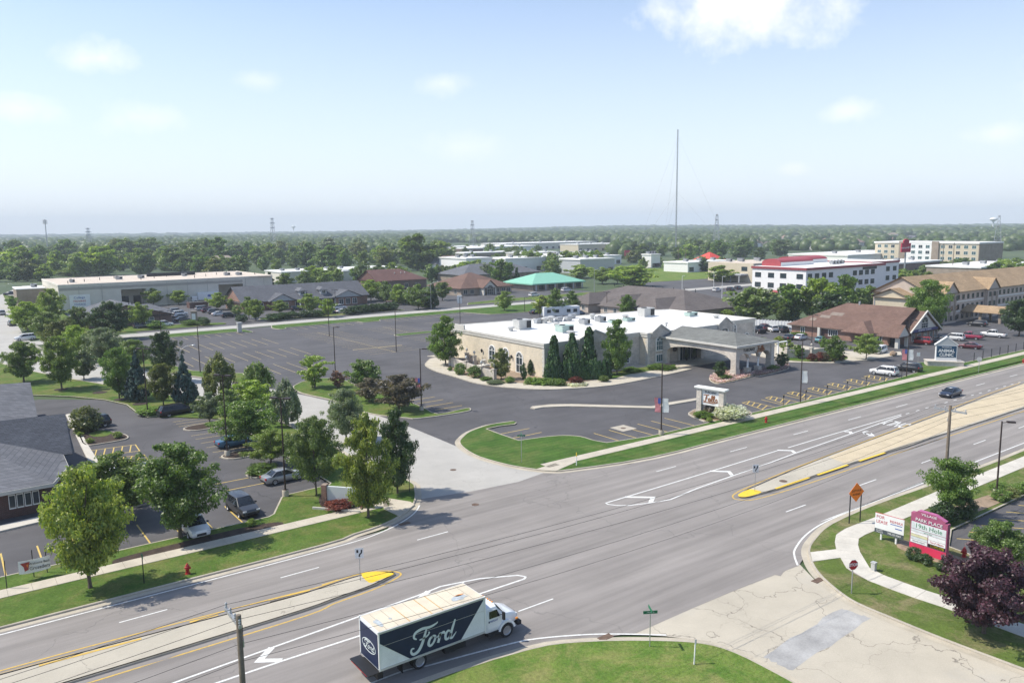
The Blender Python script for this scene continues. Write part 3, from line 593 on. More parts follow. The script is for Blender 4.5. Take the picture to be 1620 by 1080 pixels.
# ---------------------------------------------------------------- building kit
def brickmat(name, c1, c2, mortar, sx=.6, sy=.2, rough=.85, msize=.02, vary=.3):
    m, t, b = newmat(name); v = t.new('ShaderNodeTexCoord').outputs['Object']
    s = t.new('ShaderNodeSeparateXYZ'); t.l.new(v, s.inputs[0]); cb = t.new('ShaderNodeCombineXYZ')
    t.l.new(t.math('ADD', s.outputs[0], s.outputs[1]), cb.inputs[0]); t.l.new(s.outputs[2], cb.inputs[1])
    k = t.new('ShaderNodeTexBrick'); t.l.new(cb.outputs[0], k.inputs['Vector']); k.inputs['Color1'].default_value = rgb(c1); k.inputs['Color2'].default_value = rgb(c2); k.inputs['Mortar'].default_value = rgb(mortar)
    k.inputs['Scale'].default_value = 1; k.inputs['Mortar Size'].default_value = msize; k.inputs['Brick Width'].default_value = sx; k.inputs['Row Height'].default_value = sy; k.inputs['Bias'].default_value = 0
    f = t.math('MULTIPLY', t.ramp(t.noise(v, .5, 5), .3, .7, 1-vary*.5, 1+vary*.5), t.ramp(t.noise(v, 5, 4, .7), .3, .7, 1-vary*.5, 1+vary*.5))
    t.put(b.inputs['Base Color'], t.mix(1.0, k.outputs['Color'], f, 'MULTIPLY')); b.inputs['Roughness'].default_value = rough; b.inputs['Specular IOR Level'].default_value = .2
    return m
def shingle(name, col, vary=.3):
    m, t, b = newmat(name); v = t.new('ShaderNodeTexCoord').outputs['Object']
    s = t.new('ShaderNodeSeparateXYZ'); t.l.new(v, s.inputs[0]); cb = t.new('ShaderNodeCombineXYZ')
    t.l.new(t.math('ADD', s.outputs[0], s.outputs[1]), cb.inputs[0]); t.l.new(t.math('MULTIPLY', s.outputs[2], 2.2), cb.inputs[1])
    k = t.new('ShaderNodeTexBrick'); t.l.new(cb.outputs[0], k.inputs['Vector']); k.inputs['Scale'].default_value = 1; k.inputs['Brick Width'].default_value = .55; k.inputs['Row Height'].default_value = .32; k.inputs['Mortar Size'].default_value = .018
    k.inputs['Color1'].default_value = rgb([c*1.15 for c in col]); k.inputs['Color2'].default_value = rgb([c*.86 for c in col]); k.inputs['Mortar'].default_value = rgb([c*.6 for c in col])
    f = t.math('MULTIPLY', t.ramp(t.noise(v, .25, 5), .3, .7, 1-vary*.4, 1+vary*.4), t.ramp(t.noise(v, 9, 3, .8), .25, .75, 1-vary*.5, 1+vary*.5))
    t.put(b.inputs['Base Color'], t.mix(1.0, k.outputs['Color'], f, 'MULTIPLY')); b.inputs['Roughness'].default_value = .9; b.inputs['Specular IOR Level'].default_value = .15
    return m
brickmat('stone_veneer', (.56, .50, .43), (.46, .42, .37), (.52, .49, .44), .55, .24, vary=.35)
brickmat('stone_cream', (.70, .60, .45), (.60, .53, .41), (.60, .54, .44), .4, .16, vary=.25)
brickmat('brick_red', (.27, .11, .075), (.21, .085, .06), (.30, .24, .2), .3, .1); brickmat('brick_brown', (.17, .085, .07), (.13, .07, .06), (.2, .17, .15), .3, .1); brickmat('brick_dark', (.11, .045, .04), (.08, .035, .03), (.13, .1, .09), .3, .1)
brickmat('brick_tan', (.30, .24, .185), (.26, .2, .155), (.32, .28, .24), .4, .15)
shingle('roof_brown', (.165, .105, .085)); shingle('roof_grey', (.14, .145, .16)); shingle('roof_slate', (.115, .12, .135)); shingle('roof_tan', (.35, .25, .155)); shingle('roof_taupe', (.135, .118, .112)); shingle('roof_maroon', (.15, .085, .075)); shingle('roof_greygreen', (.17, .175, .165))
mat('white_membrane', (.77, .755, .72), .6, .12, .22, .06); mat('gravel_roof', (.56, .48, .40), .9, .1, .2, .2)
mat('trim_pale', (.55, .53, .48), .7, .08); mat('trim_white', (.76, .76, .73), .6, .05); mat('trim_grey', (.42, .43, .44), .7, .08)
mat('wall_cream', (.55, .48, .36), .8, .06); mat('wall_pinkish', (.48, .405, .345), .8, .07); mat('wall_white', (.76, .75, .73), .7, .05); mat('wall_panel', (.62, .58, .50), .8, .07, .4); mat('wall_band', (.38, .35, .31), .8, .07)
mat('metal_dark', (.025, .026, .03), .45, .1, metal=.3); mat('metal_grey', (.35, .36, .37), .45, .12, metal=.5); mat('metal_pale', (.50, .50, .48), .5, .1, metal=.2); mat('metal_green', (.36, .47, .43), .55, .1); mat('roof_red', (.34, .06, .07), .5, .1); mat('roof_green', (.23, .50, .37), .5, .08); mat('fascia_maroon', (.26, .05, .06), .6, .1); mat('black_void', (.02, .02, .022), .9)
mat('wood_pole', (.16, .13, .10), .9, .25, 3, .25); mat('galvanized', (.42, .43, .44), .45, .1, metal=.6); mat('bronze_pole', (.045, .03, .025), .5, .1)
mg, tg, bg_ = newmat('window_glass'); bg_.inputs['Base Color'].default_value = (.03, .045, .055, 1); bg_.inputs['Roughness'].default_value = .08; bg_.inputs['Specular IOR Level'].default_value = .6
mg, tg, bg_ = newmat('window_teal'); bg_.inputs['Base Color'].default_value = (.06, .12, .13, 1); bg_.inputs['Roughness'].default_value = .12; bg_.inputs['Specular IOR Level'].default_value = .6
GL = K['window_glass']
def face_map(face, pos):
    return {'S': lambda u, v, d: (u, pos-d, v), 'N': lambda u, v, d: (u, pos+d, v), 'W': lambda u, v, d: (pos-d, u, v), 'E': lambda u, v, d: (pos+d, u, v)}[face]
def f2box(mb, fm, u0, u1, v0, v1, d0, d1):
    c = [fm(u, v, d) for d in (d0, d1) for v in (v0, v1) for u in (u0, u1)]
    return mb.add(c, [(0, 1, 3, 2), (4, 5, 7, 6), (0, 1, 5, 4), (2, 3, 7, 6), (0, 2, 6, 4), (1, 3, 7, 5)])
def f2poly(mb, fm, poly, d0, d1):
    n = len(poly); return mb.add([fm(u, v, d0) for u, v in poly] + [fm(u, v, d1) for u, v in poly], [tuple(range(n)), tuple(range(n, 2*n))] + [(i, (i+1) % n, n+(i+1) % n, n+i) for i in range(n)])
def window(parent, face, pos, u, v0, w, h, fmat, gmat=None, arch=False, nu=1, nv=0, fr=.1, name='window', d=.09):
    fm = face_map(face, pos); mb = MB(); g = MB(); u0, u1, v1 = u-w/2, u+w/2, v0+h
    if arch:
        vs = v1-w/2; A = [(u+w/2*math.cos(a), vs+w/2*math.sin(a)) for a in np.linspace(0, math.pi, 11)]
        B = [(u+(w/2+fr)*math.cos(a), vs+(w/2+fr)*math.sin(a)) for a in np.linspace(0, math.pi, 11)]
        for i in range(10): f2poly(mb, fm, [A[i], B[i], B[i+1], A[i+1]], 0, d)
        f2box(mb, fm, u0, u1, vs-.05, vs+.05, 0, d*.8)
        for a in (math.pi*.3, math.pi*.5, math.pi*.7): f2poly(mb, fm, [(u-.03, vs), (u+.03, vs), (u+.03+w*.48*math.cos(a), vs+w*.48*math.sin(a)), (u-.03+w*.48*math.cos(a), vs+w*.48*math.sin(a))], 0, d*.7)
        f2poly(g, fm, [(u0, v0), (u1, v0)] + A, .004, .03); vt = vs
    else:
        vt = v1; f2box(mb, fm, u0-fr, u1+fr, v1, v1+fr, 0, d); f2box(g, fm, u0, u1, v0, v1, .004, .03)
    f2box(mb, fm, u0-fr, u0, v0, vt, 0, d); f2box(mb, fm, u1, u1+fr, v0, vt, 0, d); f2box(mb, fm, u0-fr*1.3, u1+fr*1.3, v0-fr, v0, 0, d*1.5)
    for i in range(1, nu+1): uu = u0 + w*i/(nu+1); f2box(mb, fm, uu-.035, uu+.035, v0, vt, .03, d*.75)
    for i in range(1, nv+1): vv = v0 + (vt-v0)*i/(nv+1); f2box(mb, fm, u0, u1, vv-.03, vv+.03, .03, d*.7)
    o = mb.build(name, fmat, parent); g.build('pane', gmat or GL, o); return o
def hip(x0, x1, y0, y1, z, h, axis='x', ends=(1, 1), over=.5, th=.16):        # ends: 1 hipped, 0 gabled (gable set back under the eaves)
    if axis == 'y': X0, X1, Y0, Y1 = y0-over, y1+over, x0-over, x1+over
    else: X0, X1, Y0, Y1 = x0-over, x1+over, y0-over, y1+over
    r = (Y1-Y0)/2; c = (Y0+Y1)/2; a, b = X0+(r if ends[0] else 0)*.95, X1-(r if ends[1] else 0)*.95; q = [(X0, Y0), (X1, Y0), (X1, Y1), (X0, Y1)]
    vs = [(p[0], p[1], z) for p in q] + [(p[0], p[1], z-th) for p in q] + [(a, c, z+h), (b, c, z+h)]; fs = [(0, 1, 9, 8), (2, 3, 8, 9), (7, 6, 5, 4), (0, 1, 5, 4), (2, 3, 7, 6)]
    for k, (e, tri, band, xx) in enumerate(((ends[0], (3, 0, 8), (3, 0, 4, 7), X0+over), (ends[1], (1, 2, 9), (1, 2, 6, 5), X1-over))):
        if e: fs += [tri, band]
        else: n = len(vs); vs += [(xx, Y0+over, z-th), (xx, Y1-over, z-th), (xx, Y1-over, z+h*over/r-.02), (xx, c, z+h-.02), (xx, Y0+over, z+h*over/r-.02)]; fs.append((n, n+1, n+2, n+3, n+4))
    if axis == 'y': vs = [(v[1], v[0], v[2]) for v in vs]
    return MB().add(vs, fs)
def building(name, label, x0, y0, cat='building', group=None, rz=0): return thing(name, label, cat, (x0, y0, 0), rz, group)
def rtu(parent, x, y, z, w, l, h, m, name='roof_unit'):          # rooftop air handler: curb, casing, fan grille, hood
    r = MB().box(x-w/2, x+w/2, y-l/2, y+l/2, z+.2, z+h); r.box(x-w/2-.04, x+w/2+.04, y-l/2-.04, y+l/2+.04, z+h-.08, z+h+.02)
    o = r.build(name, m, parent, bevel=.03); MB().box(x-w/2+.1, x+w/2-.1, y-l/2+.1, y+l/2-.1, z-.02, z+.22).build('unit_curb', K['trim_white'], o)
    MB().box(x+w*.1, x+w*.46, y-l/2-.07, y-l/2-.045, z+.35, z+h-.2).build('grille', K['metal_dark'], o)
    MB().lathe([(w*.2, 0), (w*.2, .12)], 12, (x-w*.2, y, z+h+.03)).build('fan', K['metal_dark'], o); return o
def vent(parent, x, y, z, h=.8, r=.25, m=None, hood=True):
    mb = MB().lathe([(r, 0), (r, h*.6)] + ([(r*1.6, h*.65), (r*1.7, h*.85), (r*.9, h)] if hood else [(r, h)]), 10, (x, y, z)); return mb.build('roof_vent', m or K['metal_pale'], parent, smooth=True)
# ---------------------------------------------------------------- banquet hall
HX, HY, HZ = 83.8, 105.7, 6.15
hall = building('banquet_hall', 'long cream stone banquet hall with white flat roof and covered entrance', HX, HY)
def hl(p): return (p[0]-HX, p[1]-HY)
foot = [hl(p) for p in ((83.8, 105.7), (106.8, 105.7), (106.8, 103.7), (131.8, 103.7), (131.8, 105.9), (141.5, 105.9), (141.8, 130.5), (138, 132), (83.8, 139))]
MB().prism(foot, -.1, HZ-.15, False).build('wall', K['stone_cream'], hall)
MB().prism([hl(p) for p in ((84.1, 106), (107.1, 106), (107.1, 104), (131.5, 104), (131.5, 106.2), (141.2, 106.2), (141.5, 130.2), (137.9, 131.7), (84.1, 138.6))], HZ-.16, HZ-.05).build('roof', K['white_membrane'], hall)
for k in range(1, 19): MB().box(.35+3.0*k, .41+3.0*k, (-1.6 if 23.4 < 3*k < 47 else .75), 24.2, HZ-.049, HZ-.038).build('roof_seam', K['trim_pale'], hall)
FV = [Vector(p) for p in foot]
ribbon(FV, [(-.14, HZ-.75), (-.14, HZ-.35), (-.22, HZ-.3), (-.22, HZ+.05), (.3, HZ+.05), (.3, HZ-.2)], True).build('parapet_cap', K['trim_pale'], hall)
# front bay of the west end carries the darker stone
MB().box(23.02, 47.98, -2.12, -2.0, 0, HZ-.5).build('stone_facing', K['stone_veneer'], hall); MB().box(.05, 22.98, -.06, 0, 0, HZ-.5).build('stone_facing', K['stone_veneer'], hall); MB().box(48.02, 57.7, .12, .2, 0, HZ-.5).build('stone_facing', K['stone_veneer'], hall)
def pediment(xc, w, y, pk):
    P = [(xc-w/2, y, HZ-.9), (xc+w/2, y, HZ-.9), (xc+w/2, y, HZ-.1), (xc, y, HZ+pk), (xc-w/2, y, HZ-.1)]
    o = MB().extrude(P, (0, .5, 0)).build('pediment', K['stone_veneer'], hall)
    for s in (-1, 1):
        a, b = Vector((xc+s*(w/2+.1), y-.16, HZ-.12)), Vector((xc, y-.16, HZ+pk+.02)); n = Vector((0, 0, .3))
        MB().extrude([a, b, b+n, a+n], (0, .85, 0)).build('pediment_cap', K['trim_pale'], o)
pediment(26.2, 4.6, -2.35, 1.25); pediment(45.0, 4.2, -2.35, 1.2); pediment(11.5, 7.4, -.25, 1.25)
def quoins(x, y, dx, dy, z1):
    mb = MB(); k = 0; z = .05
    while z < z1:
        w = .62 if k % 2 else .42; mb.box(min(x-.05*dx, x+w*dx), max(x-.05*dx, x+w*dx), min(y-.05*dy, y+w*dy), max(y-.05*dy, y+w*dy), z, z+.36); z += .4; k += 1
    mb.build('quoins', K['trim_pale'], hall)
quoins(0, -.07, 1, 1, HZ-.8); quoins(23, -2.15, 1, 1, HZ-.8); quoins(48, -2.15, -1, 1, HZ-.8); quoins(57.7, .1, -1, 1, HZ-.8)
for y, w in ((121.4, 1.75), (117.0, 1.75)): window(hall, 'W', 0, y-HY, .95, w, 3.1, K['trim_white'], arch=True, nu=1, nv=1, fr=.2)
window(hall, 'W', 0, 112.8-HY, .2, 1.75, 3.6, K['trim_white'], arch=True, nu=1, nv=1, fr=.2, name='door')
for y in (124.6, 119.2, 115.0): MB().lathe([(.08, -.2), (.16, 0), (.2, .35), (.1, .5)], 8, (-.25, y-HY, 2.6)).build('wall_lamp', K['metal_dark'], hall)
window(hall, 'S', -2.13, 26.2, 2.75, 1.75, 2.6, K['trim_white'], K['window_teal'], arch=True, nu=2, nv=1, fr=.22)
window(hall, 'S', -2.13, 26.2, .55, 1.75, 1.3, K['trim_white'], K['window_teal'], nu=2, nv=0, fr=.18)
f2m = face_map('S', -2.13); mb = MB()
for s in (-1, 1): f2box(MB(), f2m, 26.2+s*1.18-.1, 26.2+s*1.18+.1, .3, 4.4, .0, .1).build('window_surround', K['trim_pale'], hall)
window(hall, 'S', -2.13, 45.0, 2.6, 1.9, 2.9, K['trim_white'], arch=True, nu=2, nv=1, fr=.22); window(hall, 'E', 48.0, -1.0, 2.2, 1.4, 3.2, K['trim_white'], arch=True, nu=1, nv=2, fr=.18)
window(hall, 'S', .1, 50.6, 2.4, 1.4, 3.0, K['trim_white'], arch=True, nu=1, nv=2, fr=.18); window(hall, 'S', .1, 55.0, 1.0, 1.4, 2.2, K['trim_white'], arch=True, nu=1, nv=1, fr=.18)
for k in range(3): window(hall, 'S', -.07, 17.9+.95*k, .75, .7, 1.35, K['trim_white'], nu=0, nv=2, fr=.1)
MB().lathe([(.02, 0), (.35, .1), (.45, .6), (.3, 1.0), (.05, 1.15)], 8, (30.2, -2.3, 2.0)).build('wall_ornament', K['bronze_pole'], hall, smooth=True)
for k in range(3): window(hall, 'S', -2.13, 32.6+2.2*k, .12, 1.5, 2.6, K['trim_grey'], GL, nu=1, nv=0, fr=.1, name='door')
for k in range(4): MB().box(31.2+2.2*k, 31.6+2.2*k, -2.4, -2.12, .1, 3.3).build('pilaster', K['trim_pale'], hall)
# roof edge at the far left corner
MB().add([(-.25, 25, HZ-.4), (-.25, 33.4, HZ-.4), (-.25, 33.4, HZ+.9), (-.25, 25, HZ+.9), (.05, 25, HZ-.4), (.05, 33.4, HZ-.4), (.05, 33.4, HZ+.9), (.05, 25, HZ+.9)], [(0, 1, 2, 3), (7, 6, 5, 4), (0, 1, 5, 4), (1, 2, 6, 5), (2, 3, 7, 6), (3, 0, 4, 7)]).build('raised_parapet', K['trim_pale'], hall)
for q, w, l, h, m in (((826, 520), 3.0, 2.2, 1.9, 'metal_pale'), ((1022, 500), 3.2, 2.2, 1.9, 'metal_pale'), ((1093, 500), 2.6, 1.6, .9, 'metal_green'), ((893, 525), 2.8, 2.2, 1.4, 'metal_green'), ((925, 513), 1.6, 1.6, 1.2, 'metal_grey'), ((950, 509), 1.8, 1.6, 1.2, 'metal_grey'), ((968, 511), 1.3, 1.3, .7, 'metal_green'), ((995, 508), 2.4, 1.4, .8, 'metal_green')):
    g = G(q[0], q[1], HZ); rtu(hall, g.x-HX, g.y-HY, HZ-.05, w, l, h, K[m])
for q, h, r in (((808, 523), .9, .45), ((846, 510), .9, .3), ((862, 511), 1.3, .5), ((872, 509), 1.3, .5), ((880, 516), .9, .45), ((903, 529), .8, .5), ((918, 512), .9, .35), ((937, 505), 1.3, .4), ((958, 531), .6, .25), ((989, 504), 1.0, .5), ((1133, 503), .7, .5), ((1054, 516), .9, .2)):
    g = G(q[0], q[1], HZ); vent(hall, g.x-HX, g.y-HY, HZ-.05, h, r)
for q in ((852, 511), (868, 507), (884, 508), (899, 507), (905, 503)):                # exhaust hoods of the kitchen
    g = G(q[0], q[1], HZ); x, y = g.x-HX, g.y-HY
    MB().add([(x-.9, y-.5, HZ), (x+.5, y-.5, HZ), (x+.5, y+.5, HZ), (x-.9, y+.5, HZ), (x-.6, y-.5, HZ+.9), (x+1.0, y-.5, HZ+1.0), (x+1.0, y+.5, HZ+1.0), (x-.6, y+.5, HZ+.9)], [(0, 1, 2, 3), (4, 5, 6, 7), (0, 1, 5, 4), (1, 2, 6, 5), (2, 3, 7, 6), (3, 0, 4, 7)]).build('exhaust_hood', K['metal_grey'], hall)
# covered drive-through entrance
CX0, CX1, CY0, CY1, EZ = 110.7-HX, 121.4-HX, 86.4-HY, 103.5-HY, 5.3
MB().add([(CX0-.35, CY0-.35, EZ), (CX1+.35, CY0-.35, EZ), (CX1+.35, CY1, EZ), (CX0-.35, CY1, EZ), (CX0-.35, CY0-.35, EZ-.3), (CX1+.35, CY0-.35, EZ-.3), (CX1+.35, CY1, EZ-.3), (CX0-.35, CY1, EZ-.3), ((CX0+CX1)/2, CY0+4.6, EZ+1.55), ((CX0+CX1)/2, CY1, EZ+1.55)],
         [(0, 1, 8), (1, 2, 9, 8), (3, 0, 8, 9), (2, 3, 9), (7, 6, 5, 4), (0, 1, 5, 4), (1, 2, 6, 5), (2, 3, 7, 6), (3, 0, 4, 7)]).build('canopy_roof', K['roof_greygreen'], hall)
ribbon([Vector(p) for p in ((CX0-.37, CY1), (CX0-.37, CY0-.37), (CX1+.37, CY0-.37), (CX1+.37, CY1))], [(0, EZ-.32), (-.14, EZ-.3), (-.14, EZ+.03), (.02, EZ+.05)]).build('canopy_gutter', K['trim_pale'], hall)
def arch_beam(a0, a1, spring, crown, top, mapf, th):
    P = [(a0, spring)] + [(a0+(a1-a0)*i/16, spring+(crown-spring)*math.sqrt(max(0, 1-(2*i/16-1)**2))) for i in range(1, 16)] + [(a1, spring), (a1, top), (a0, top)]
    return P
for x in (CX0, CX1-.9):
    P = arch_beam(CY0+1.1, CY1-1.0, 2.7, 4.0, EZ-.28, None, .9)
    MB().extrude([(x, u, v) for u, v in P], (.9, 0, 0)).build('canopy_beam', K['stone_veneer'], hall)
    MB().box(x-.02, x+.92, CY0, CY0+1.12, -.05, EZ-.28).build('canopy_pier', K['stone_veneer'], hall); MB().box(x-.12, x+1.02, CY0-.1, CY0+1.22, -.05, 1.1).build('pier_base', K['stone_veneer'], hall)
    MB().box(x+.02, x+.88, CY1-1.05, CY1+.3, -.05, EZ-.28).build('canopy_pier', K['stone_veneer'], hall)
xa = [CX0+.9, CX0+3.9, CX0+6.8, CX1-.9]
for a, b in zip(xa[:-1], xa[1:]):
    P = arch_beam(a+.001, b-.001, 2.75, 3.75, EZ-.28, None, .8); MB().extrude([(u, CY0+.15, v) for u, v in P], (0, .8, 0)).build('canopy_arch', K['stone_veneer'], hall)
for x in xa[1:3]:
    MB().lathe([(.24, 1.1), (.17, 1.2), (.15, 2.5), (.26, 2.62), (.28, 2.78)], 12, (x, CY0+.55, 0)).build('column', K['trim_white'], hall, smooth=True); MB().box(x-.45, x+.45, CY0+.1, CY0+1.0, -.05, 1.0).box(x-.52, x+.52, CY0+.03, CY0+1.07, 1.0, 1.12).build('column_base', K['stone_veneer'], hall)
mat('letter_black', (.02, .02, .022), .6); mat('letter_copper', (.33, .15, .075), .5, metal=.3); mat('letter_white', (.78, .78, .76), .6); mat('letter_red', (.5, .03, .05), .6); mat('letter_green', (.05, .2, .09), .6)
text(hall, 'TUSCANY', .72, ((CX0+CX1)/2-1.7, CY0+.10, 4.3), (R(90), 0, 0), K['letter_black'], bold=.02)
def strokes(mb, lines, w, fm, d0=.0, d1=.04):                # brush lettering: each stroke is a ribbon (u, v[, width factor])
    for L in lines:
        P = smooth_line([(p[0], p[1]) for p in L], seg=5); ws = [(p[2] if len(p) > 2 else 1.) for p in L]; N = normals(P, False); m = len(P)
        W = [w*.5*np.interp(i/(m-1)*(len(L)-1), range(len(L)), ws) for i in range(m)]
        vs = []
        for p, n, q in zip(P, N, W):
            n = n.normalized(); vs += [fm(p.x+n.x*q, p.y+n.y*q, d1), fm(p.x-n.x*q, p.y-n.y*q, d1), fm(p.x+n.x*q, p.y+n.y*q, d0), fm(p.x-n.x*q, p.y-n.y*q, d0)]
        fs = []
        for i in range(m-1):
            a, b = i*4, i*4+4; fs += [(a, b, b+1, a+1), (a, b, b+2, a+2), (a+1, b+1, b+3, a+3)]
        mb.add(vs, fs)
    return mb
FALLS = [[(-.05, .86, .5), (.12, .98, .8), (.45, .94, 1), (.78, 1.02, .6)], [(.42, .95, .8), (.34, .55, 1.2), (.2, .08, 1), (.02, .02, .6), (-.1, .16, .4)], [(.2, .52, .7), (.4, .54, .9), (.55, .58, .5)],
         [(.92, .48, .7), (.78, .5, 1), (.68, .26, 1.1), (.76, .06, .9), (.92, .22, .7), (.98, .48, .8), (.96, .12, 1), (1.08, .08, .6)], [(1.08, .08, .6), (1.28, .5, .8), (1.32, .92, .9), (1.2, .9, .8), (1.16, .3, 1.1), (1.26, .05, .9), (1.38, .12, .6)],
         [(1.38, .12, .6), (1.58, .5, .8), (1.62, .92, .9), (1.5, .9, .8), (1.46, .3, 1.1), (1.56, .05, .9), (1.7, .15, .6)], [(1.7, .15, .6), (1.86, .5, .8), (2.0, .36, 1), (1.98, .08, 1), (1.78, .02, .7)], [(-.2, -.16, .3), (.5, -.1, .8), (1.4, -.14, 1), (2.2, .1, .4)]]
fmc = face_map('S', CY0+.12); strokes(MB(), [[((p[0])*.95+(CX0+CX1)/2+.6, p[1]*.95+3.85) + tuple(p[2:]) for p in L] for L in FALLS], .2, fmc).build('lettering', K['letter_copper'], hall)
# patio walls with lamp posts in front of the hall's west side
pat = thing('patio_wall', 'low pale stone patio wall with ball lamps beside the banquet hall', 'wall', (78.5, 119, 0))
pp = [G(713, 579).to_2d(), G(738, 588).to_2d(), G(762, 597).to_2d(), G(782, 602).to_2d()]
pl = lambda p: (p.x-78.5, p.y-119)
for a, b in zip(pp[:-1], pp[1:]): ribbon([Vector(pl(a)), Vector(pl(b))], [(-.15, .1), (-.15, 1.75), (.15, 1.75), (.15, .1)]).build('wall_panel', K['stone_veneer'], pat)
for p in pp + [Vector((81.5, 124)), Vector((82.4, 128))]:
    x, y = pl(p); o = MB().box(x-.3, x+.3, y-.3, y+.3, .1, 1.95).box(x-.37, x+.37, y-.37, y+.37, 1.95, 2.08).build('pillar', K['stone_veneer'], pat); MB().lathe([(.06, 2.08), (.06, 2.4), (.2, 2.5), (.24, 2.7), (.18, 2.9), (.04, 3.0)], 8, (x, y, 0)).build('ball_lamp', K['metal_pale'], o, smooth=True)
ribbon([Vector(pl(pp[0])), Vector((81.5-78.5, 124-119)), Vector((83.6-78.5, 129-119))], [(-.15, .1), (-.15, 1.6), (.15, 1.6), (.15, .1)]).build('wall_panel', K['brick_tan'], pat)
MB().box(1.6, 3.4, 0.5, 1.7, .1, .75).box(1.4, 3.6, .3, 1.9, .75, .9).lathe([(.5, .9), (.2, 1.1), (.15, 1.5), (.45, 1.75), (.5, 1.85)], 10, (2.5, 1.1, 0)).build('fountain', K['trim_pale'], pat)
# patio wall on the east side
pe = thing('patio_wall', 'grey stone patio wall with pillars behind the red shrubs', 'wall', (132, 92, 0))
q_ = [G(1244, 567), G(1283, 567), G(1312, 563), G(1326, 560)]; q_ = [Vector((p.x-132, p.y-92)) for p in q_]
for a, b in zip(q_[:-1], q_[1:]): ribbon([a, b], [(-.15, .1), (-.15, 1.8), (.15, 1.8), (.15, .1)]).build('wall_panel', K['stone_veneer'], pe)
for p in q_: MB().box(p.x-.3, p.x+.3, p.y-.3, p.y+.3, .1, 2.05).box(p.x-.38, p.x+.38, p.y-.38, p.y+.38, 2.05, 2.2).lathe([(.05, 2.2), (.05, 2.5), (.2, 2.65), (.2, 2.85), (.05, 3.)], 8, (p.x, p.y, 0)).build('pillar', K['stone_veneer'], pe)
MB().box(q_[0].x+1.5, q_[0].x+1.8, q_[0].y+3, q_[0].y+3.3, .1, 2.6).box(q_[0].x+4.5, q_[0].x+4.8, q_[0].y+3, q_[0].y+3.3, .1, 2.6).box(q_[0].x+1.2, q_[0].x+5.1, q_[0].y+2.9, q_[0].y+3.4, 2.6, 2.75).build('pergola', K['trim_white'], pe)
# white vinyl fence east of the hall: panel by panel
fen = thing('vinyl_fence', 'long white vinyl panel fence behind the cars east of the hall', 'fence', (146, 128, 0))
fa, fb = G(1186, 516).to_2d(), G(1266, 521).to_2d(); n = 16
for i in range(n):
    a, b = fa.lerp(fb, i/n), fa.lerp(fb, (i+.97)/n); a -= Vector((146, 128)); b -= Vector((146, 128))
    ribbon([a, b], [(-.03, .05), (-.03, 1.85), (.03, 1.85), (.03, .05)]).build('fence_panel', K['trim_white'], fen); MB().box(a.x-.08, a.x+.08, a.y-.08, a.y+.08, 0, 2.0).build('fence_post', K['trim_white'], fen)
# ---------------------------------------------------------------- animal clinic (brick, brown hipped roof)
AX, AY = 164.5, 88.5
cl = building('brick_clinic', 'low red brick clinic with brown hipped roof and glazed front gable', AX, AY)
MB().box(0, 18, 0, 24, -.1, 2.45).box(3.5, 16.5, -2.2, 0, -.1, 2.45).build('wall', K['brick_red'], cl)
rf = hip(0, 18, 0, 24, 2.5, 5.0, 'y', (0, 1), .8).build('roof', K['roof_brown'], cl)
hip(4.0, 16.5, -2.2, 14, 2.5, 4.3, 'y', (0, 0), .5).build('gable_roof', K['roof_brown'], cl); hip(-2.6, 6, 3.2, 9.2, 2.42, 2.2, 'x', (1, 0), .4).build('porch_roof', K['roof_brown'], cl); hip(-3.2, 1.5, -3.6, .8, 2.4, 2.4, 'y', (0, 1), .3).build('porch_roof', K['roof_brown'], cl)
MB().extrude([(4.2, -2.25, 2.45), (16.3, -2.25, 2.45), (10.25, -2.25, 6.5)], (0, .12, 0)).build('gable_wall', K['trim_pale'], cl)
for s in (-1, 1): MB().extrude([(10.25+s*6.9, -2.85, 2.3), (10.25, -2.85, 6.75), (10.25, -2.85, 7.05), (10.25+s*6.9, -2.85, 2.6)], (0, .3, 0)).build('bargeboard', K['trim_pale'], cl)
window(cl, 'S', -2.26, 10.2, 3.2, 2.6, 2.4, K['trim_pale'], arch=True, nu=2, nv=1, fr=.12)
f2 = MB(); f2box(f2, face_map('S', -2.26), 4.6, 16.0, 2.5, 3.05, .02, .14); f2.build('sign_band', mat('sign_blue', (.05, .05, .16), .6), cl); text(cl, 'ANIMAL CLINIC', .5, (10.2, -2.43, 2.77), (R(90), 0, 0), K['letter_white'], depth=.01, squash=1.6)
for x in (5.6, 8.2, 10.8, 13.4, 15.4): window(cl, 'S', -2.2, x, .7, 1.1, 1.5, K['trim_pale'], nu=1, nv=0)
MB().extrude([(-2.9, -3.65, 2.4), (1.2, -3.65, 2.4), (-.85, -3.65, 4.5)], (0, .1, 0)).build('porch_gable', K['trim_pale'], cl)
for x in (-2.9, .9): MB().box(x, x+.7, -3.5, -2.8, -.1, 2.4).build('porch_pier', K['trim_pale'], cl)
window(cl, 'S', -.02, -.0+1.2, .1, 1.6, 2.1, K['bronze_pole'], nu=1, name='door')
for y, n in ((21, 1), (13.2, 3), (5.0, 2), (2.4, 2)): window(cl, 'W', 0, y, .7, .6*n+.3, 1.35, K['trim_white'], nu=n, nv=0)
MB().box(-.9, -.3, 16.0, 16.6, -.1, 2.42).build('porch_pier', K['trim_pale'], cl); window(cl, 'W', 0, 15.0, .1, 1.6, 2.0, K['brick_dark'], K['brick_dark'], nu=0, name='door')
MB().box(-.42, 18.4, 23.98, 24.42, 2.22, 2.5).box(-.5, -.1, -.5, 24.4, 2.2, 2.42).build('fascia', K['trim_pale'], cl)
patch_m = mat('roof_patch', (.22, .18, .15), .9)
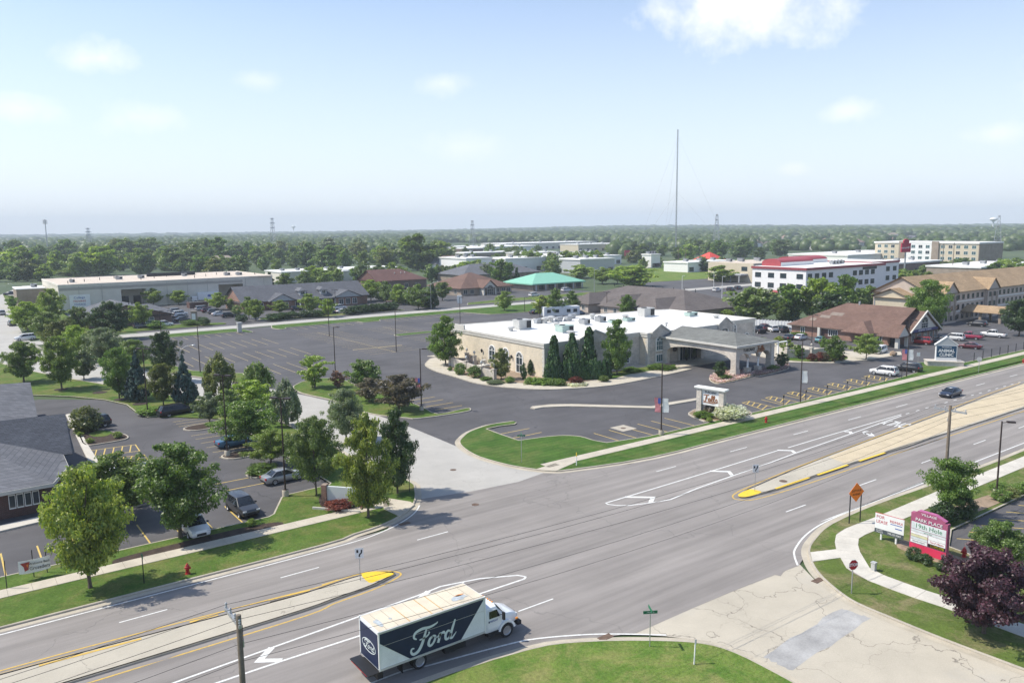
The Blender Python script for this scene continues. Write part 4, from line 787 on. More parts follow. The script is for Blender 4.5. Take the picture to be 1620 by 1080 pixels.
for (y, z0, w, h) in ((16, 4.3, 2.6, .5), (13.5, 4.9, 3.2, .6), (18.8, 3.6, 1.6, .5)):
    sl_ = 5.0/(9.8); xx = lambda z: -.8+(z-2.5)/sl_
    MB().add([(xx(z0)-.02, y, z0+.03), (xx(z0)-.02, y+w, z0+.03), (xx(z0+h)-.02, y+w, z0+h+.03), (xx(z0+h)-.02, y, z0+h+.03)], [(0, 1, 2, 3)]).build('roof_patch', patch_m, cl)
MB().box(8.6, 9.0, 12, 12.4, 7.2, 8.1).box(9.5, 9.7, 9, 9.2, 7.2, 8.6).build('chimney', K['metal_grey'], cl)
# ---------------------------------------------------------------- tan three-storey motel
MX, MY = 203.5, 99.5
mo = building('motel', 'long three storey tan motel with brown gabled roof and rows of windows', MX, MY)
ML, MD, ME = 100, 15, 7.9
MB().box(0, ML, 0, MD, -.1, ME).box(-4, 0, 3.5, 12.5, -.1, ME-.8).build('wall', K['wall_pinkish'], mo)
hip(0, ML, 0, MD, ME, 4.2, 'x', (0, 0), .7).build('roof', K['roof_tan'], mo); hip(-4, 6, 3.5, 12.5, ME-.8, 2.2, 'x', (0, 0), .7).build('wing_roof', K['roof_tan'], mo)
MB().extrude([(-.06, 0, ME), (-.06, MD, ME), (-.06, MD/2, ME+3.8)], (.06, 0, 0)).build('gable_wall', K['wall_pinkish'], mo); MB().extrude([(-4.06, 3.5, ME-.85), (-4.06, 12.5, ME-.85), (-4.06, 8, ME+1.1)], (.06, 0, 0)).box(-4.08, -4.0, 3.6, 12.4, 1.5, ME-.85).build('gable_wall', K['wall_cream'], mo)
hip(6, 12.5, -.9, 7, ME-.1, 3.0, 'y', (0, 0), .4).build('dormer_roof', K['roof_tan'], mo); hip(30, 36.5, -.9, 7, ME-.1, 3.0, 'y', (0, 0), .4).build('dormer_roof', K['roof_tan'], mo)
for x in (6, 30): MB().extrude([(x-.2, -.92, ME-.15), (x+6.7, -.92, ME-.15), (x+3.25, -.92, ME+2.6)], (0, .1, 0)).build('dormer_gable', K['wall_pinkish'], mo); MB().box(x, x+6.5, -.9, 0, -.1, ME-.1).build('bay', K['wall_pinkish'], mo)
for fl in range(3):
    z = .7+2.55*fl
    for i in range(24):
        x = 1.6+2.7*i; bay = 6 < x < 12.5 or 30 < x < 36.5
        if x < 64: window(mo, 'S', -.9 if bay else 0, x, z, .95, 1.15, K['bronze_pole'], nu=0, fr=.06)
    MB().box(0, ML, -.03, -.005, z+1.85, z+2.1).build('string_course', K['trim_white'], mo)
for x in (8.2, 32.2, 10.9, 35.0): MB().box(x-.1, x+1.0, -.95, -.905, .5, ME-1).build('wall_strip', K['brick_tan'], mo)
hip(17, 24, -10, 0, 2.7, 1.5, 'y', (0, 0), .5).build('porch_roof', K['roof_tan'], mo)
for x in (17.2, 23.2):
    for y in (-9.8, -5): MB().box(x, x+.6, y, y+.6, -.1, 2.7).build('porch_pier', K['brick_tan'], mo)
# ---------------------------------------------------------------- white office block with red barrel roofs
OX, OY = 241, 160
of = building('office_block', 'white three storey office block with maroon cornice and red barrel roofs', OX, OY)
MB().box(0, 50, 0, 22, -.1, 10.6).box(47, 66, 3, 24, -.1, 10.9).build('wall', K['wall_white'], of)
MB().box(-.35, 50.35, -.35, 22.35, 10.3, 11.1).box(46, 66.35, 2.65, 24.35, 10.8, 11.5).build('cornice', K['fascia_maroon'], of); MB().box(.2, 49.8, .2, 21.8, 11.0, 11.13).box(47.2, 65.8, 3.2, 23.8, 11.4, 11.53).build('roof', K['white_membrane'], of)
for x0, x1, y0, y1, nm in ((4, 24, 13, 21, 'barrel_roof'), (24, 44, 20, 29, 'barrel_roof')):
    secs = []
    for x in (x0, x1): secs.append([(x, y0, 11.0)] + [(x, (y0+y1)/2-(y1-y0)/2*math.cos(a), 12.3+1.4*math.sin(a)) for a in np.linspace(0, math.pi, 10)] + [(x, y1, 11.0)])
    o = MB().loft(secs).build(nm, K['roof_red'], of, smooth=True); MB().extrude([(x1+.02, p[1]*.98+.02*(y0+y1)/2, p[2]-.12) for p in secs[0]], (.08, 0, 0)).build('barrel_end', K['trim_grey'], o); MB().box(x0+.1, x1-.1, y0-.06, y0-.01, 11.0, 12.45).build('barrel_base', K['wall_white'], o)
for x, y in ((28, 8), (30, 8), (32, 8), (34, 9), (36, 9)): rtu(of, x, y, 11.1, 1.4, 1.4, 1.3, K['metal_grey'])
for z in (7.4, 3.9):
    for y in (2.4, 9.0, 14.0, 19.5): window(of, 'W', 0, y, z, 2.3, 1.5, K['metal_dark'], nu=1, fr=.08)
    for x in (2.2, 6.4, 10.6, 14.8, 30, 34, 38, 42): window(of, 'S', 0, x, z, 2.3, 1.6, K['metal_dark'], nu=1, fr=.08)
    for x in (53, 58, 63): window(of, 'S', 3, x, z+.3, 2.3, 1.6, K['metal_dark'], nu=1, fr=.08)
for y in (2.4, 7.0, 12.0, 18.5): window(of, 'W', 0, y, .6, 2.6, 1.6, K['fascia_maroon'], nu=1, fr=.12); MB().add([(-.02, y-1.7, 2.9), (-.02, y+1.7, 2.9), (-1.0, y+1.7, 2.2), (-1.0, y-1.7, 2.2)], [(0, 1, 2, 3)]).build('awning', K['fascia_maroon'], of)
f2 = MB(); f2box(f2, face_map('S', 0), 35, 44.5, 9.2, 10.2, .02, .1); f2.build('sign_panel', K['metal_dark'], of)
# ---------------------------------------------------------------- tan two-storey office
bo = building('office_building', 'tan two storey flat roofed office with rooftop units beyond the white block', 300, 226)
MB().box(0, 34, 0, 26, -.1, 8.5).build('wall', K['wall_cream'], bo); MB().box(.3, 33.7, .3, 25.7, 8.5, 8.62).build('roof', K['gravel_roof'], bo); MB().box(-.2, 34.2, -.1, 0, 0, 8.45).build('painted_shade_sheet', K['wall_band'], bo)  # darker sheet over the south front, its shade put into the colour
for y in (5, 18): window(bo, 'W', 0, y, 5.2, 3, 1.7, K['metal_dark'], nu=1)
MB().box(-5, 0, 3, 20, 3.2, 3.9).build('entrance_canopy', K['trim_grey'], bo)
for k in range(4): MB().box(-4.8, -4.4, 4+4.8*k, 4.4+4.8*k, 0, 3.2).build('canopy_post', K['trim_grey'], bo)
for x, y in ((8, 20), (12, 16), (16, 20), (22, 14), (26, 18)): rtu(bo, x, y, 8.6, 2, 2, 1.5, K['metal_grey'])
# ---------------------------------------------------------------- grey-brown hipped office behind the hall
gh = building('medical_office', 'long low office with huge taupe hipped roof behind the banquet hall', 166, 147)
MB().box(0, 26, 0, 48, -.1, 2.6).build('wall', K['wall_pinkish'], gh); hip(0, 26, 0, 48, 2.65, 4.6, 'y', (1, 1), 1.0).build('roof', K['roof_taupe'], gh)
for y in (6, 20, 34): hip(-5, 9, y, y+9, 2.6, 3.0, 'x', (1, 0), .6).build('wing_roof', K['roof_taupe'], gh); MB().box(-5, 0, y+.3, y+8.7, -.1, 2.55).build('wing_wall', K['wall_pinkish'], gh)
for y in (8.5, 12.5, 22.5, 26.5, 36.5, 40.5): window(gh, 'W', -5, y, .8, 1.2, 1.2, K['trim_white'], nu=1)
for y in (31.5, 44.8): window(gh, 'W', 0, y, .1, 1.2, 2.1, K['trim_white'], nu=0, name='door')
f2 = MB(); f2box(f2, face_map('W', -5), 37, 40, 2.1, 2.5, .01, .08); f2.build('sign_panel', K['metal_dark'], gh)
for y in np.linspace(8, 42, 9): vent(gh, 13.2, y, 6.6, 1.0, .1, K['metal_dark'], False)
# ---------------------------------------------------------------- green metal roof
gb = building('bank_building', 'low brick building under a bright mint green metal roof', 199, 258)
MB().box(0, 26, 0, 18, -.1, 3.0).build('wall', K['brick_tan'], gb); hip(0, 26, 0, 18, 3.0, 3.6, 'x', (1, 1), 1.4, .5).build('roof', K['roof_green'], gb)
for k in range(6): MB().box(.5+5*k, .9+5*k, -1.3, -.9, -.1, 3.0).build('porch_post', K['trim_grey'], gb)
for k in range(5): window(gb, 'S', 0, 4.5+5*k, .6, 2.6, 1.8, K['metal_dark'], nu=1)
# ---------------------------------------------------------------- brown-roofed clinic, left of centre
br = building('dental_clinic', 'tan clinic with brown hipped roof and a glazed entrance gable', 164, 258)
MB().box(0, 24, 0, 24, -.1, 2.9).build('wall', K['brick_tan'], br); hip(0, 24, 0, 24, 2.9, 5.2, 'x', (1, 1), .9).build('roof', K['roof_brown'], br); hip(8.5, 14.5, -3, 10, 2.9, 2.9, 'y', (0, 0), .5).build('gable_roof', K['roof_brown'], br)
MB().extrude([(8.6, -3.02, 2.85), (14.4, -3.02, 2.85), (11.5, -3.02, 5.4)], (0, .1, 0)).build('gable_wall', K['trim_pale'], br); window(br, 'S', -3.05, 11.5, .2, 2.8, 3.6, K['trim_pale'], arch=True, nu=2, nv=1, fr=.15, name='door'); MB().box(8.5, 9.1, -3, 0, -.1, 2.9).box(13.9, 14.5, -3, 0, -.1, 2.9).build('porch_pier', K['trim_pale'], br)
for x in (2, 5, 17, 20, 22.5): window(br, 'S', 0, x, .7, 1.6, 1.5, K['trim_pale'], nu=1)
for y in (4, 9, 14, 19): window(br, 'W', 0, y, .7, 1.6, 1.5, K['trim_pale'], nu=1)
# dark red-brown roofed house-like office
db = building('brick_office', 'dark brick office with maroon shingle roof among the green trees', 152, 305)
MB().box(0, 24, 0, 18, -.1, 4.0).build('wall', K['brick_brown'], db); hip(0, 24, 0, 18, 4.0, 4.5, 'x', (0, 1), .6).build('roof', K['roof_maroon'], db)
for x in (4, 9, 14, 19): window(db, 'S', 0, x, 1, 1.4, 1.5, K['trim_pale'])
for x in (11, 14, 16): vent(db, x, 5, 6.3, .9, .15)
# grey shingled roof behind the big round tree
gy = building('grey_roof_office', 'low building with wide dark grey shingle roof behind the big tree', 205, 320)
MB().box(0, 46, 0, 24, -.1, 3.6).build('wall', K['brick_tan'], gy); hip(0, 46, 0, 24, 3.6, 4.6, 'x', (1, 1), .8).build('roof', K['roof_grey'], gy)
# ---------------------------------------------------------------- dormered strip office
do = building('dormer_office', 'long brick strip office with grey roof, dormers and front gables', 80, 257)
DL, DD = 44, 18
MB().box(0, DL, 0, DD, -.1, 3.0).box(9, 16, -2.5, 0, -.1, 3.0).box(31, 40, -2.5, 0, -.1, 3.0).build('wall', K['brick_red'], do); hip(0, DL, 0, DD, 3.0, 4.6, 'x', (0, 0), .7).build('roof', K['roof_slate'], do)
MB().extrude([(-.03, 0, 3), (-.03, DD, 3), (-.03, DD/2, 7.2)], (.05, 0, 0)).build('gable_wall', K['brick_red'], do)
MB().extrude([(DL-.02, .1, 3), (DL-.02, DD-.1, 3), (DL-.02, DD/2, 7.2)], (.05, 0, 0)).build('gable_wall', K['brick_red'], do)
for x0, x1 in ((8.5, 16.5), (30.5, 40.5)): hip(x0, x1, -2.5, 8, 3.0, 2.3, 'y', (0, 0), .5).build('gable_roof', K['roof_slate'], do); MB().extrude([(x0+.1, -2.55, 2.95), (x1-.1, -2.55, 2.95), ((x0+x1)/2, -2.55, 5.1)], (0, .1, 0)).build('gable_wall', K['trim_grey'], do)
for x in (21, 28.5):
    d_ = MB().box(x-1.1, x+1.1, 1.5, 5, 3.6, 5.6).build('dormer', K['trim_grey'], do); hip(x-1.3, x+1.3, 1.3, 6, 5.6, .9, 'y', (1, 0), .25).build('dormer_roof', K['roof_grey'], d_); window(d_, 'S', 1.5, x, 4.3, 1.2, 1.0, K['trim_white'])
for x in (11, 13.5, 33, 35.5, 38): window(do, 'S', -2.5, x, .6, 1.5, 1.8, K['trim_white'], nu=1)
for x in (2.5, 6, 18.5, 21.5, 25, 28): window(do, 'S', 0, x, .4, 1.6, 2.0, K['trim_white'], nu=1)
MB().box(18, 31, -3, 0, 2.7, 3.1).build('porch_roof', K['roof_grey'], do)
for x in (18.2, 22, 26, 30.5): MB().box(x, x+.3, -2.9, -2.6, -.1, 2.7).build('porch_post', K['trim_white'], do)
# brick office with grey gable, far left
bk = building('brick_gable_office', 'brown brick office with grey low gable roof facing the back street', 31, 240)
MB().box(0, 23.5, 0, 22, -.1, 2.6).build('wall', K['brick_brown'], bk); hip(0, 23.5, 0, 22, 2.6, 3.4, 'y', (0, 0), .8).build('roof', K['roof_grey'], bk); MB().extrude([(0, -.03, 2.6), (23.5, -.03, 2.6), (11.75, -.03, 5.8)], (0, .06, 0)).build('gable_wall', K['brick_brown'], bk)
for x in (14.6, 17.6): window(bk, 'S', -.03, x, .5, 2.2, 1.5, K['trim_white'], K['window_teal'], nu=1, nv=1)
hip(14, 26, 12, 22, 2.5, 2.0, 'x', (0, 1), .5).build('wing_roof', K['roof_grey'], bk)
for x, y in ((9, 6), (10, 9), (14, 8), (15.2, 10), (13, 13)): vent(bk, x, y, 4.6, 1.2, .12, K['metal_dark'], False)
# ---------------------------------------------------------------- long beige warehouse
WX, WY, WH_ = 33.7, 302, 8.5
wa = building('warehouse', 'long beige tilt up warehouse with loading bays and gravel roof', WX, WY)
MB().prism([(0, 0), (19, 0), (19, 7), (27, 7), (27, 0), (52, 0), (52, 7), (61, 7), (61, 0), (73, 2), (73, 46), (0, 46)], -.1, WH_, False).build('wall', K['wall_panel'], wa)
MB().box(18.9, 27.1, -.05, 6.9, 6.2, WH_).box(51.9, 61.1, -.05, 6.9, 6.2, WH_).build('bay_lintel', K['wall_panel'], wa)
MB().box(.3, 72.7, .4, 45.7, WH_, WH_+.1).build('roof', K['gravel_roof'], wa); MB().box(.02, 60.9, -.1, -.06, WH_-1.8, WH_-.9).build('painted_band', K['wall_band'], wa); ribbon([Vector(p) for p in ((0, 0), (61, 0), (73, 2), (73, 46), (0, 46))], [(-.1, WH_-.4), (-.1, WH_+.25), (.3, WH_+.25), (.3, WH_)], True).build('parapet', K['wall_panel'], wa)
for x in range(6, 73, 7):
    if not (18 < x < 28 or 51 < x < 62): MB().box(x-.05, x+.05, -.13, -.06, 0, WH_-.5).build('panel_joint', K['wall_band'], wa)
MB().box(20, 22.5, 6.85, 6.98, 0, 3.4).box(24, 26.5, 6.85, 6.98, 0, 3.4).box(57.5, 60.5, 6.85, 6.98, 0, 3.6).build('dock_door', K['metal_dark'], wa)
for x, y, w in ((6, 14, 1.6), (22, 20, 2.4), (30, 22, 2.2), (60, 16, 2.2), (64, 14, 2.2), (46, 24, 1.8)): rtu(wa, x, y, WH_+.1, w, 1.6, 1.1, K['metal_grey'])
MB().box(34, 52, 31, 32.2, WH_+.05, WH_+1.4).build('roof_screen', K['metal_dark'], wa)
for k in range(12): vent(wa, 4+6*k, 8+(k*7) % 24, WH_+.05, 1.0, .12, K['metal_dark'], False)
bn = MB(); f2box(bn, face_map('S', 0), 3, 9.2, .6, 5.2, .14, .2); bn = bn.build('banner', K['trim_white'], wa); text(bn, 'College', 1.1, (6, -.24, 4.2), (R(90), 0, 0), mat('letter_blue', (.05, .1, .35), .6)); text(bn, 'MOVING', .95, (6, -.24, 3.0), (R(90), 0, 0), K['letter_red']); text(bn, 'STORAGE', .8, (6, -.24, 1.9), (R(90), 0, 0), K['letter_blue'])
an = building('warehouse_annex', 'small white roofed annex at the left end of the warehouse', 24, 332); MB().box(0, 9, 0, 14, -.1, 6).build('wall', K['brick_tan'], an); MB().box(-.2, 9.2, -.2, 14.2, 6, 6.3).build('roof', K['white_membrane'], an); rtu(an, 6, 6, 6.3, 2, 2, 1.2, K['metal_grey'])
# long white flat building behind
wf = building('white_flat_building', 'long low white roofed industrial building behind the dormer office', 140, 385); MB().box(0, 66, 0, 24, -.1, 5.0).box(30, 44, -6, 0, -.1, 4.6).build('wall', K['wall_panel'], wf); MB().box(-.3, 66.3, -.3, 24.3, 5.0, 5.5).box(29.8, 44.2, -6.3, -.3, 4.6, 5.1).build('roof', K['white_membrane'], wf)
for x in (4, 12, 20, 28, 36, 46, 58): rtu(wf, x, 10, 5.5, 2, 2, 1.1, K['metal_grey'])
# ---------------------------------------------------------------- dark-roofed clinic at the left edge of the photo
lc = building('corner_clinic', 'brick clinic with sprawling blue grey shingle roofs at the left edge', -8, 92)
L0 = Vector((-8, 92, 0))
def V3(q, z): return G(q[0], q[1], z) - L0
def roofslab(pts, m, nm): 
    P = [Vector(p) for p in pts]; n = (P[1]-P[0]).cross(P[2]-P[0]).normalized(); n = n if n.z > 0 else -n
    return MB().extrude(P, -n*.18).build(nm, m, lc)
R1, R0_ = V3((102.5, 654), 6.6), V3((-60, 672), 6.6); E1 = V3((115, 717.5), 2.9)
pn = (R1-R0_).cross(E1-R0_).normalized()
def onp(q):                                                   # photo pixel -> point on that roof plane
    d = ray(*q); o = Vector((0, 0, CAM_H)) - L0; return o + d*((R0_-o).dot(pn)/d.dot(pn))
V1, V0 = onp((100, 719)), onp((-60, 690))
roofslab([R0_, R1, E1, V1, V0], K['roof_slate'], 'roof')  # darker shingle than the front slope: shade away from the sun, in the colour
S0, S1, S2 = V3((-60, 790), 2.75), V3((84, 764), 2.75), V3((108, 737), 2.85)
roofslab([V0+Vector((0, 0, .04)), V1+Vector((0, 0, .04)), S2, S1, S0], K['roof_grey'], 'front_roof')
N0, N1 = R0_ + Vector((0, 14, -3.7)), R1 + Vector((-.5, 12, -3.7))
roofslab([R0_, N0, N1, R1], K['roof_grey'], 'rear_roof'); roofslab([R1, N1, E1+Vector((.3, 1, 0)), E1], K['roof_slate'], 'hip_roof')
T0, T1, T2, T3 = V3((-60, 611), 6.4), V3((48, 604.5), 6.4), V3((60, 661), 3.2), V3((-60, 672), 3.2)
roofslab([T0, T1, T2, T3], K['roof_grey'], 'north_roof'); roofslab([T0+Vector((0, 0, -.02)), T1+Vector((0, 0, -.02)), T1+Vector((0, 9, -3.2)), T0+Vector((0, 9, -3.2))], K['roof_slate'], 'north_roof')
W0 = MB(); cx = lambda v: (v.x, v.y)
MB().prism([cx(S0+Vector((0, .7, 0))), cx(S1+Vector((-.8, .7, 0))), cx(S2+Vector((-1.2, .3, 0))), cx(E1+Vector((-1.0, .6, 0))), cx(N1+Vector((-1, -1, 0))), cx(N0+Vector((0, -1, 0)))], -.1, 2.6).build('wall', K['brick_dark'], lc)
MB().prism([cx(T3+Vector((0, 1, 0))), cx(T2+Vector((-.7, 1, 0))), cx(T1+Vector((-.7, 8, 0))), cx(T0+Vector((0, 8, 0)))], -.1, 3.0).build('north_wall', K['brick_dark'], lc)
for a, b in ((S0, S1), (S1, S2), (S2, V1)): MB().extrude([a+Vector((0, 0, -.32)), b+Vector((0, 0, -.32)), b+Vector((0, 0, .02)), a+Vector((0, 0, .02))], (.03, -.05, 0)).build('fascia', K['trim_pale'], lc)
MB().box(T2.x-.3, T2.x+1.3, T2.y+1, T2.y+5.5, 2.3, 2.5).build('porch_roof', K['roof_slate'], lc); MB().box(T2.x+.9, T2.x+1.1, T2.y+1.2, T2.y+1.4, -.1, 2.3).build('porch_post', K['trim_white'], lc)
wd = (S1-S0); wd.z = 0; wd.normalize(); o_ = MB(); g_ = MB(); nrm = Vector((wd.y, -wd.x, 0))
w_a = Vector((0, 0, CAM_H)) - L0; pw = S0 + nrm*-.68
def onw(q): d = ray(*q); return w_a + d*((pw-w_a).dot(nrm)/d.dot(nrm))
p0, p1 = onw((13, 795)), onw((63, 785))
for k in range(4):
    a = p0.lerp(p1, k/4+.015); b = p0.lerp(p1, (k+1)/4-.015); a.z = b.z = .85
    f = MB().extrude([a+nrm*.02, b+nrm*.02, b+nrm*.02+Vector((0, 0, 1.35)), a+nrm*.02+Vector((0, 0, 1.35))], nrm*.06).build('window', K['trim_white'], lc)
    a2, b2 = a.lerp(b, .1), a.lerp(b, .9); MB().extrude([a2+nrm*.085+Vector((0, 0, .12)), b2+nrm*.085+Vector((0, 0, .12)), b2+nrm*.085+Vector((0, 0, 1.25)), a2+nrm*.085+Vector((0, 0, 1.25))], nrm*.01).build('pane', GL, f)
# ---------------------------------------------------------------- cars
def carpaint(name, col, metal=0.):
    m, t, b = newmat('paint_'+name); b.inputs['Base Color'].default_value = rgb(col); b.inputs['Roughness'].default_value = .32; b.inputs['Coat Weight'].default_value = .6; b.inputs['Coat Roughness'].default_value = .06; b.inputs['Metallic'].default_value = metal; return m
CP = {n: carpaint('car_'+n, c, m) for n, c, m in (('white', (.74, .74, .73), 0), ('black', (.012, .012, .014), 0), ('silver', (.42, .43, .44), .5), ('grey', (.13, .135, .145), .4), ('charcoal', (.045, .047, .052), .3), ('navy', (.022, .03, .055), .2), ('red', (.36, .015, .02), 0), ('maroon', (.10, .012, .02), .2), ('blue', (.06, .16, .28), .3), ('teal', (.12, .28, .30), .3), ('crimson', (.30, .02, .06), 0))}
mg, tg, bg_ = newmat('car_glass'); bg_.inputs['Base Color'].default_value = (.012, .015, .018, 1); bg_.inputs['Roughness'].default_value = .05; bg_.inputs['Specular IOR Level'].default_value = .7
mat('tyre_rubber', (.02, .02, .021), .85); mat('rim_alloy', (.42, .42, .43), .35, .05, metal=.7); mat('lamp_clear', (.6, .62, .64), .2); mat('lamp_red', (.4, .012, .012), .3); mat('plastic_black', (.018, .018, .02), .6)
def wheel_mesh(r, w):
    t = MB(); rimr = r*.66
    pr = [(rimr, -w/2), (r*.93, -w/2), (r, -w*.34), (r, w*.34), (r*.93, w/2), (rimr, w/2)]; n = 18
    vs = [(q*math.cos(2*math.pi*i/n), y, q*math.sin(2*math.pi*i/n)) for q, y in pr for i in range(n)]
    t.add(vs, [(k*n+i, k*n+(i+1) % n, (k+1)*n+(i+1) % n, (k+1)*n+i) for k in range(len(pr)-1) for i in range(n)])
    d = MB(); pr = [(.0, w*.30), (rimr*.25, w*.34), (rimr*.3, w*.24), (rimr*.86, w*.30), (rimr, w*.46)]
    for sgn in (1, -1):
        vs = [(q*math.cos(2*math.pi*i/n), sgn*y, q*math.sin(2*math.pi*i/n)) for q, y in pr for i in range(n)]; d.add(vs, [(k*n+i, k*n+(i+1) % n, (k+1)*n+(i+1) % n, (k+1)*n+i) for k in range(len(pr)-1) for i in range(n)])
    return t.mesh('wheel', K['tyre_rubber'], True), d.mesh('rim', K['rim_alloy'], True)
WM = wheel_mesh(.34, .23); WB = wheel_mesh(.37, .25)
def ring(x0, x1, hw, z, n=3, rr=.25):                           # rounded rectangle in plan
    P = []
    for cx_, cy_, a0 in ((x1-rr, hw-rr, 0), (x0+rr, hw-rr, 90), (x0+rr, -hw+rr, 180), (x1-rr, -hw+rr, 270)):
        for k in range(n): a = R(a0+90*k/(n-1)); P.append((cx_+rr*math.cos(a), cy_+rr*math.sin(a), z))
    return P
SPEC = {  # body stations (x, z bottom, z top, half width); glass (belt z, x0, x1, half width, roof z, x0, x1, half width)
 'sedan': dict(st=[(2.36, .36, .60, .62), (2.25, .26, .70, .78), (1.6, .2, .80, .89), (.95, .19, .90, .91), (-.2, .19, .93, .92), (-1.3, .19, .96, .91), (-1.95, .22, .98, .86), (-2.3, .3, .93, .76), (-2.38, .42, .8, .68)], gl=(.90, -1.85, 1.15, .84, 1.42, -1.05, .2, .60), w=(1.42, -1.38), wm=WM),
 'suv': dict(st=[(2.38, .42, .72, .66), (2.28, .32, .88, .82), (1.75, .26, 1.0, .93), (1.1, .25, 1.08, .95), (-.2, .25, 1.10, .96), (-1.6, .25, 1.13, .95), (-2.2, .3, 1.12, .9), (-2.38, .42, 1.02, .82)], gl=(1.05, -2.3, 1.3, .88, 1.72, -2.0, .45, .68), w=(1.45, -1.45), wm=WB),
 'van': dict(st=[(2.5, .4, .7, .7), (2.35, .3, .85, .85), (1.9, .25, .98, .95), (1.2, .24, 1.05, .97), (-.2, .24, 1.08, .97), (-1.9, .24, 1.10, .97), (-2.45, .3, 1.08, .92), (-2.55, .42, 1.0, .85)], gl=(1.0, -2.48, 1.95, .9, 1.75, -2.3, .75, .74), w=(1.6, -1.5), wm=WM)}
SPEC['pickup'] = dict(st=[(2.75, .45, .8, .72), (2.62, .35, 1.0, .88), (2.0, .3, 1.08, .96), (1.3, .3, 1.12, .97), (-.5, .3, 1.12, .97), (-2.5, .34, 1.12, .95), (-2.8, .45, 1.08, .9)], gl=(1.08, -.75, 1.45, .88, 1.80, -.55, .6, .70), w=(1.75, -1.65), wm=WB)
SPEC['wagon'] = dict(st=[(2.9, .4, .7, .66), (2.75, .3, .85, .84), (2.0, .24, .98, .94), (1.2, .24, 1.05, .96), (-.4, .24, 1.06, .97), (-2.3, .24, 1.08, .96), (-2.8, .3, 1.06, .9), (-2.95, .42, .98, .82)], gl=(1.0, -2.8, 1.5, .88, 1.66, -2.4, .55, .68), w=(1.75, -1.75), wm=WB)
CARP = {}
def car_meshes(kind):
    if kind in CARP: return CARP[kind]
    s = SPEC[kind]; secs = []
    for x, zb, zt, hw in s['st']:
        half = [(hw*.86, zb), (hw*.98, zb+.14), (hw, (zb+zt)/2), (hw*.985, zt-.14), (hw*.9, zt-.02), (hw*.55, zt+.015)]
        secs.append([(x, y, z) for y, z in half] + [(x, -y, z) for y, z in half[::-1]])
    D = {}; D['body'] = MB().loft(secs).mesh('body', CP['white'], True)
    bz, bx0, bx1, bh, rz, rx0, rx1, rh = s['gl']
    r0_, r1_ = ring(bx0, bx1, bh, bz), ring(rx0, rx1, rh, rz-.05, rr=.2); D['window'] = MB().loft([r0_, r1_]).mesh('window', K['car_glass'], True)
    D['roof'] = MB().loft([ring(rx0-.02, rx1+.04, rh+.025, rz-.07, rr=.22), ring(rx0, rx1, rh-.02, rz-.01, rr=.2), ring(rx0+.15, rx1-.15, rh-.16, rz+.02, rr=.2)]).mesh('roof', CP['white'], True)
    pil = MB()
    for sg in (-1, 1):
        for (xa, xb) in ((bx1-.06, rx1), (bx0+.06, rx0), ((bx0+bx1)/2-.1, (rx0+rx1)/2-.05)) + (((bx0*.62+bx1*.38)-.55, rx0*.72+rx1*.28),)*(kind != 'sedan' and kind != 'pickup'):
            pil.tube((xa, sg*(bh-.05), bz-.02), (xb, sg*(rh-.01), rz-.06), .045, .04, 5)
    D['pillar'] = pil.mesh('pillar', CP['white'])
    x1, zt1, h1 = s['st'][1][0], s['st'][1][2], s['st'][1][3]; xe, zte, he = s['st'][-2][0], s['st'][-2][2], s['st'][-2][3]
    D['headlight'] = MB().box(-.10, .06, -.17, .17, -.07, .07).mesh('headlight', K['lamp_clear'], bevel=.02); D['taillight'] = MB().box(-.06, .08, -.12, .12, -.11, .11).mesh('taillight', K['lamp_red'], bevel=.02)
    D['hl'] = [(x1+.02, sg*(h1-.17), zt1-.1) for sg in (1, -1)]; D['tl'] = [(xe-.05, sg*(he-.1), zte-.16) for sg in (1, -1)]
    D['grille'] = MB().box(x1+.06, s['st'][0][0]+.03, -h1*.5, h1*.5, s['st'][0][1]+.02, s['st'][0][2]-.06).mesh('grille', K['plastic_black']); D['bumper'] = MB().box(s['st'][-1][0]-.04, s['st'][-1][0]+.1, -he*.8, he*.8, s['st'][-1][1]-.08, s['st'][-1][1]+.12).mesh('bumper', K['plastic_black'], bevel=.03)
    D['mirror'] = MB().box(-.09, .09, -.1, .1, -.07, .07).mesh('mirror', K['plastic_black'], bevel=.03); D['mr'] = [(bx1-.45, sg*(s['st'][3][3]+.06), bz+.06) for sg in (1, -1)]
    if kind == 'pickup': D['bed'] = MB().box(-2.7, -.85, -.78, .78, 1.0, 1.145).mesh('cargo_bed', K['plastic_black'])
    CARP[kind] = D; return D
def car(kind, col, q, head, label, group=None, z=.01, g=None, sc=1., parts=True):
    D = car_meshes(kind); g = g or G(*q); o = thing(kind if kind in ('van',) else {'suv': 'suv', 'pickup': 'pickup_truck', 'wagon': 'station_wagon', 'sedan': 'sedan'}[kind], label, 'car' if kind != 'pickup' else 'pickup', (g.x, g.y, z), R(head), group); o.scale = (sc,)*3
    for n in ('body', 'roof', 'pillar'): set_mat(meshobj(n, D[n], o), CP[col])
    meshobj('window', D['window'], o); meshobj('grille', D['grille'], o); meshobj('bumper', D['bumper'], o)
    if 'bed' in D: meshobj('cargo_bed', D['bed'], o)
    for p in D['hl']: meshobj('headlight', D['headlight'], o, p)
    for p in D['tl']: meshobj('taillight', D['taillight'], o, p)
    for p in D['mr']: meshobj('mirror', D['mirror'], o, p)
    s = SPEC[kind]; wm = s['wm']; r = .34 if wm is WM else .37
    for x in s['w']:
        for sg in (1, -1):
            w = meshobj('wheel', wm[0], o, (x, sg*(s['st'][3][3]-.11), r)); meshobj('rim', wm[1], w)
    return o
g_ = lambda x, y: Vector((x, y, 0))
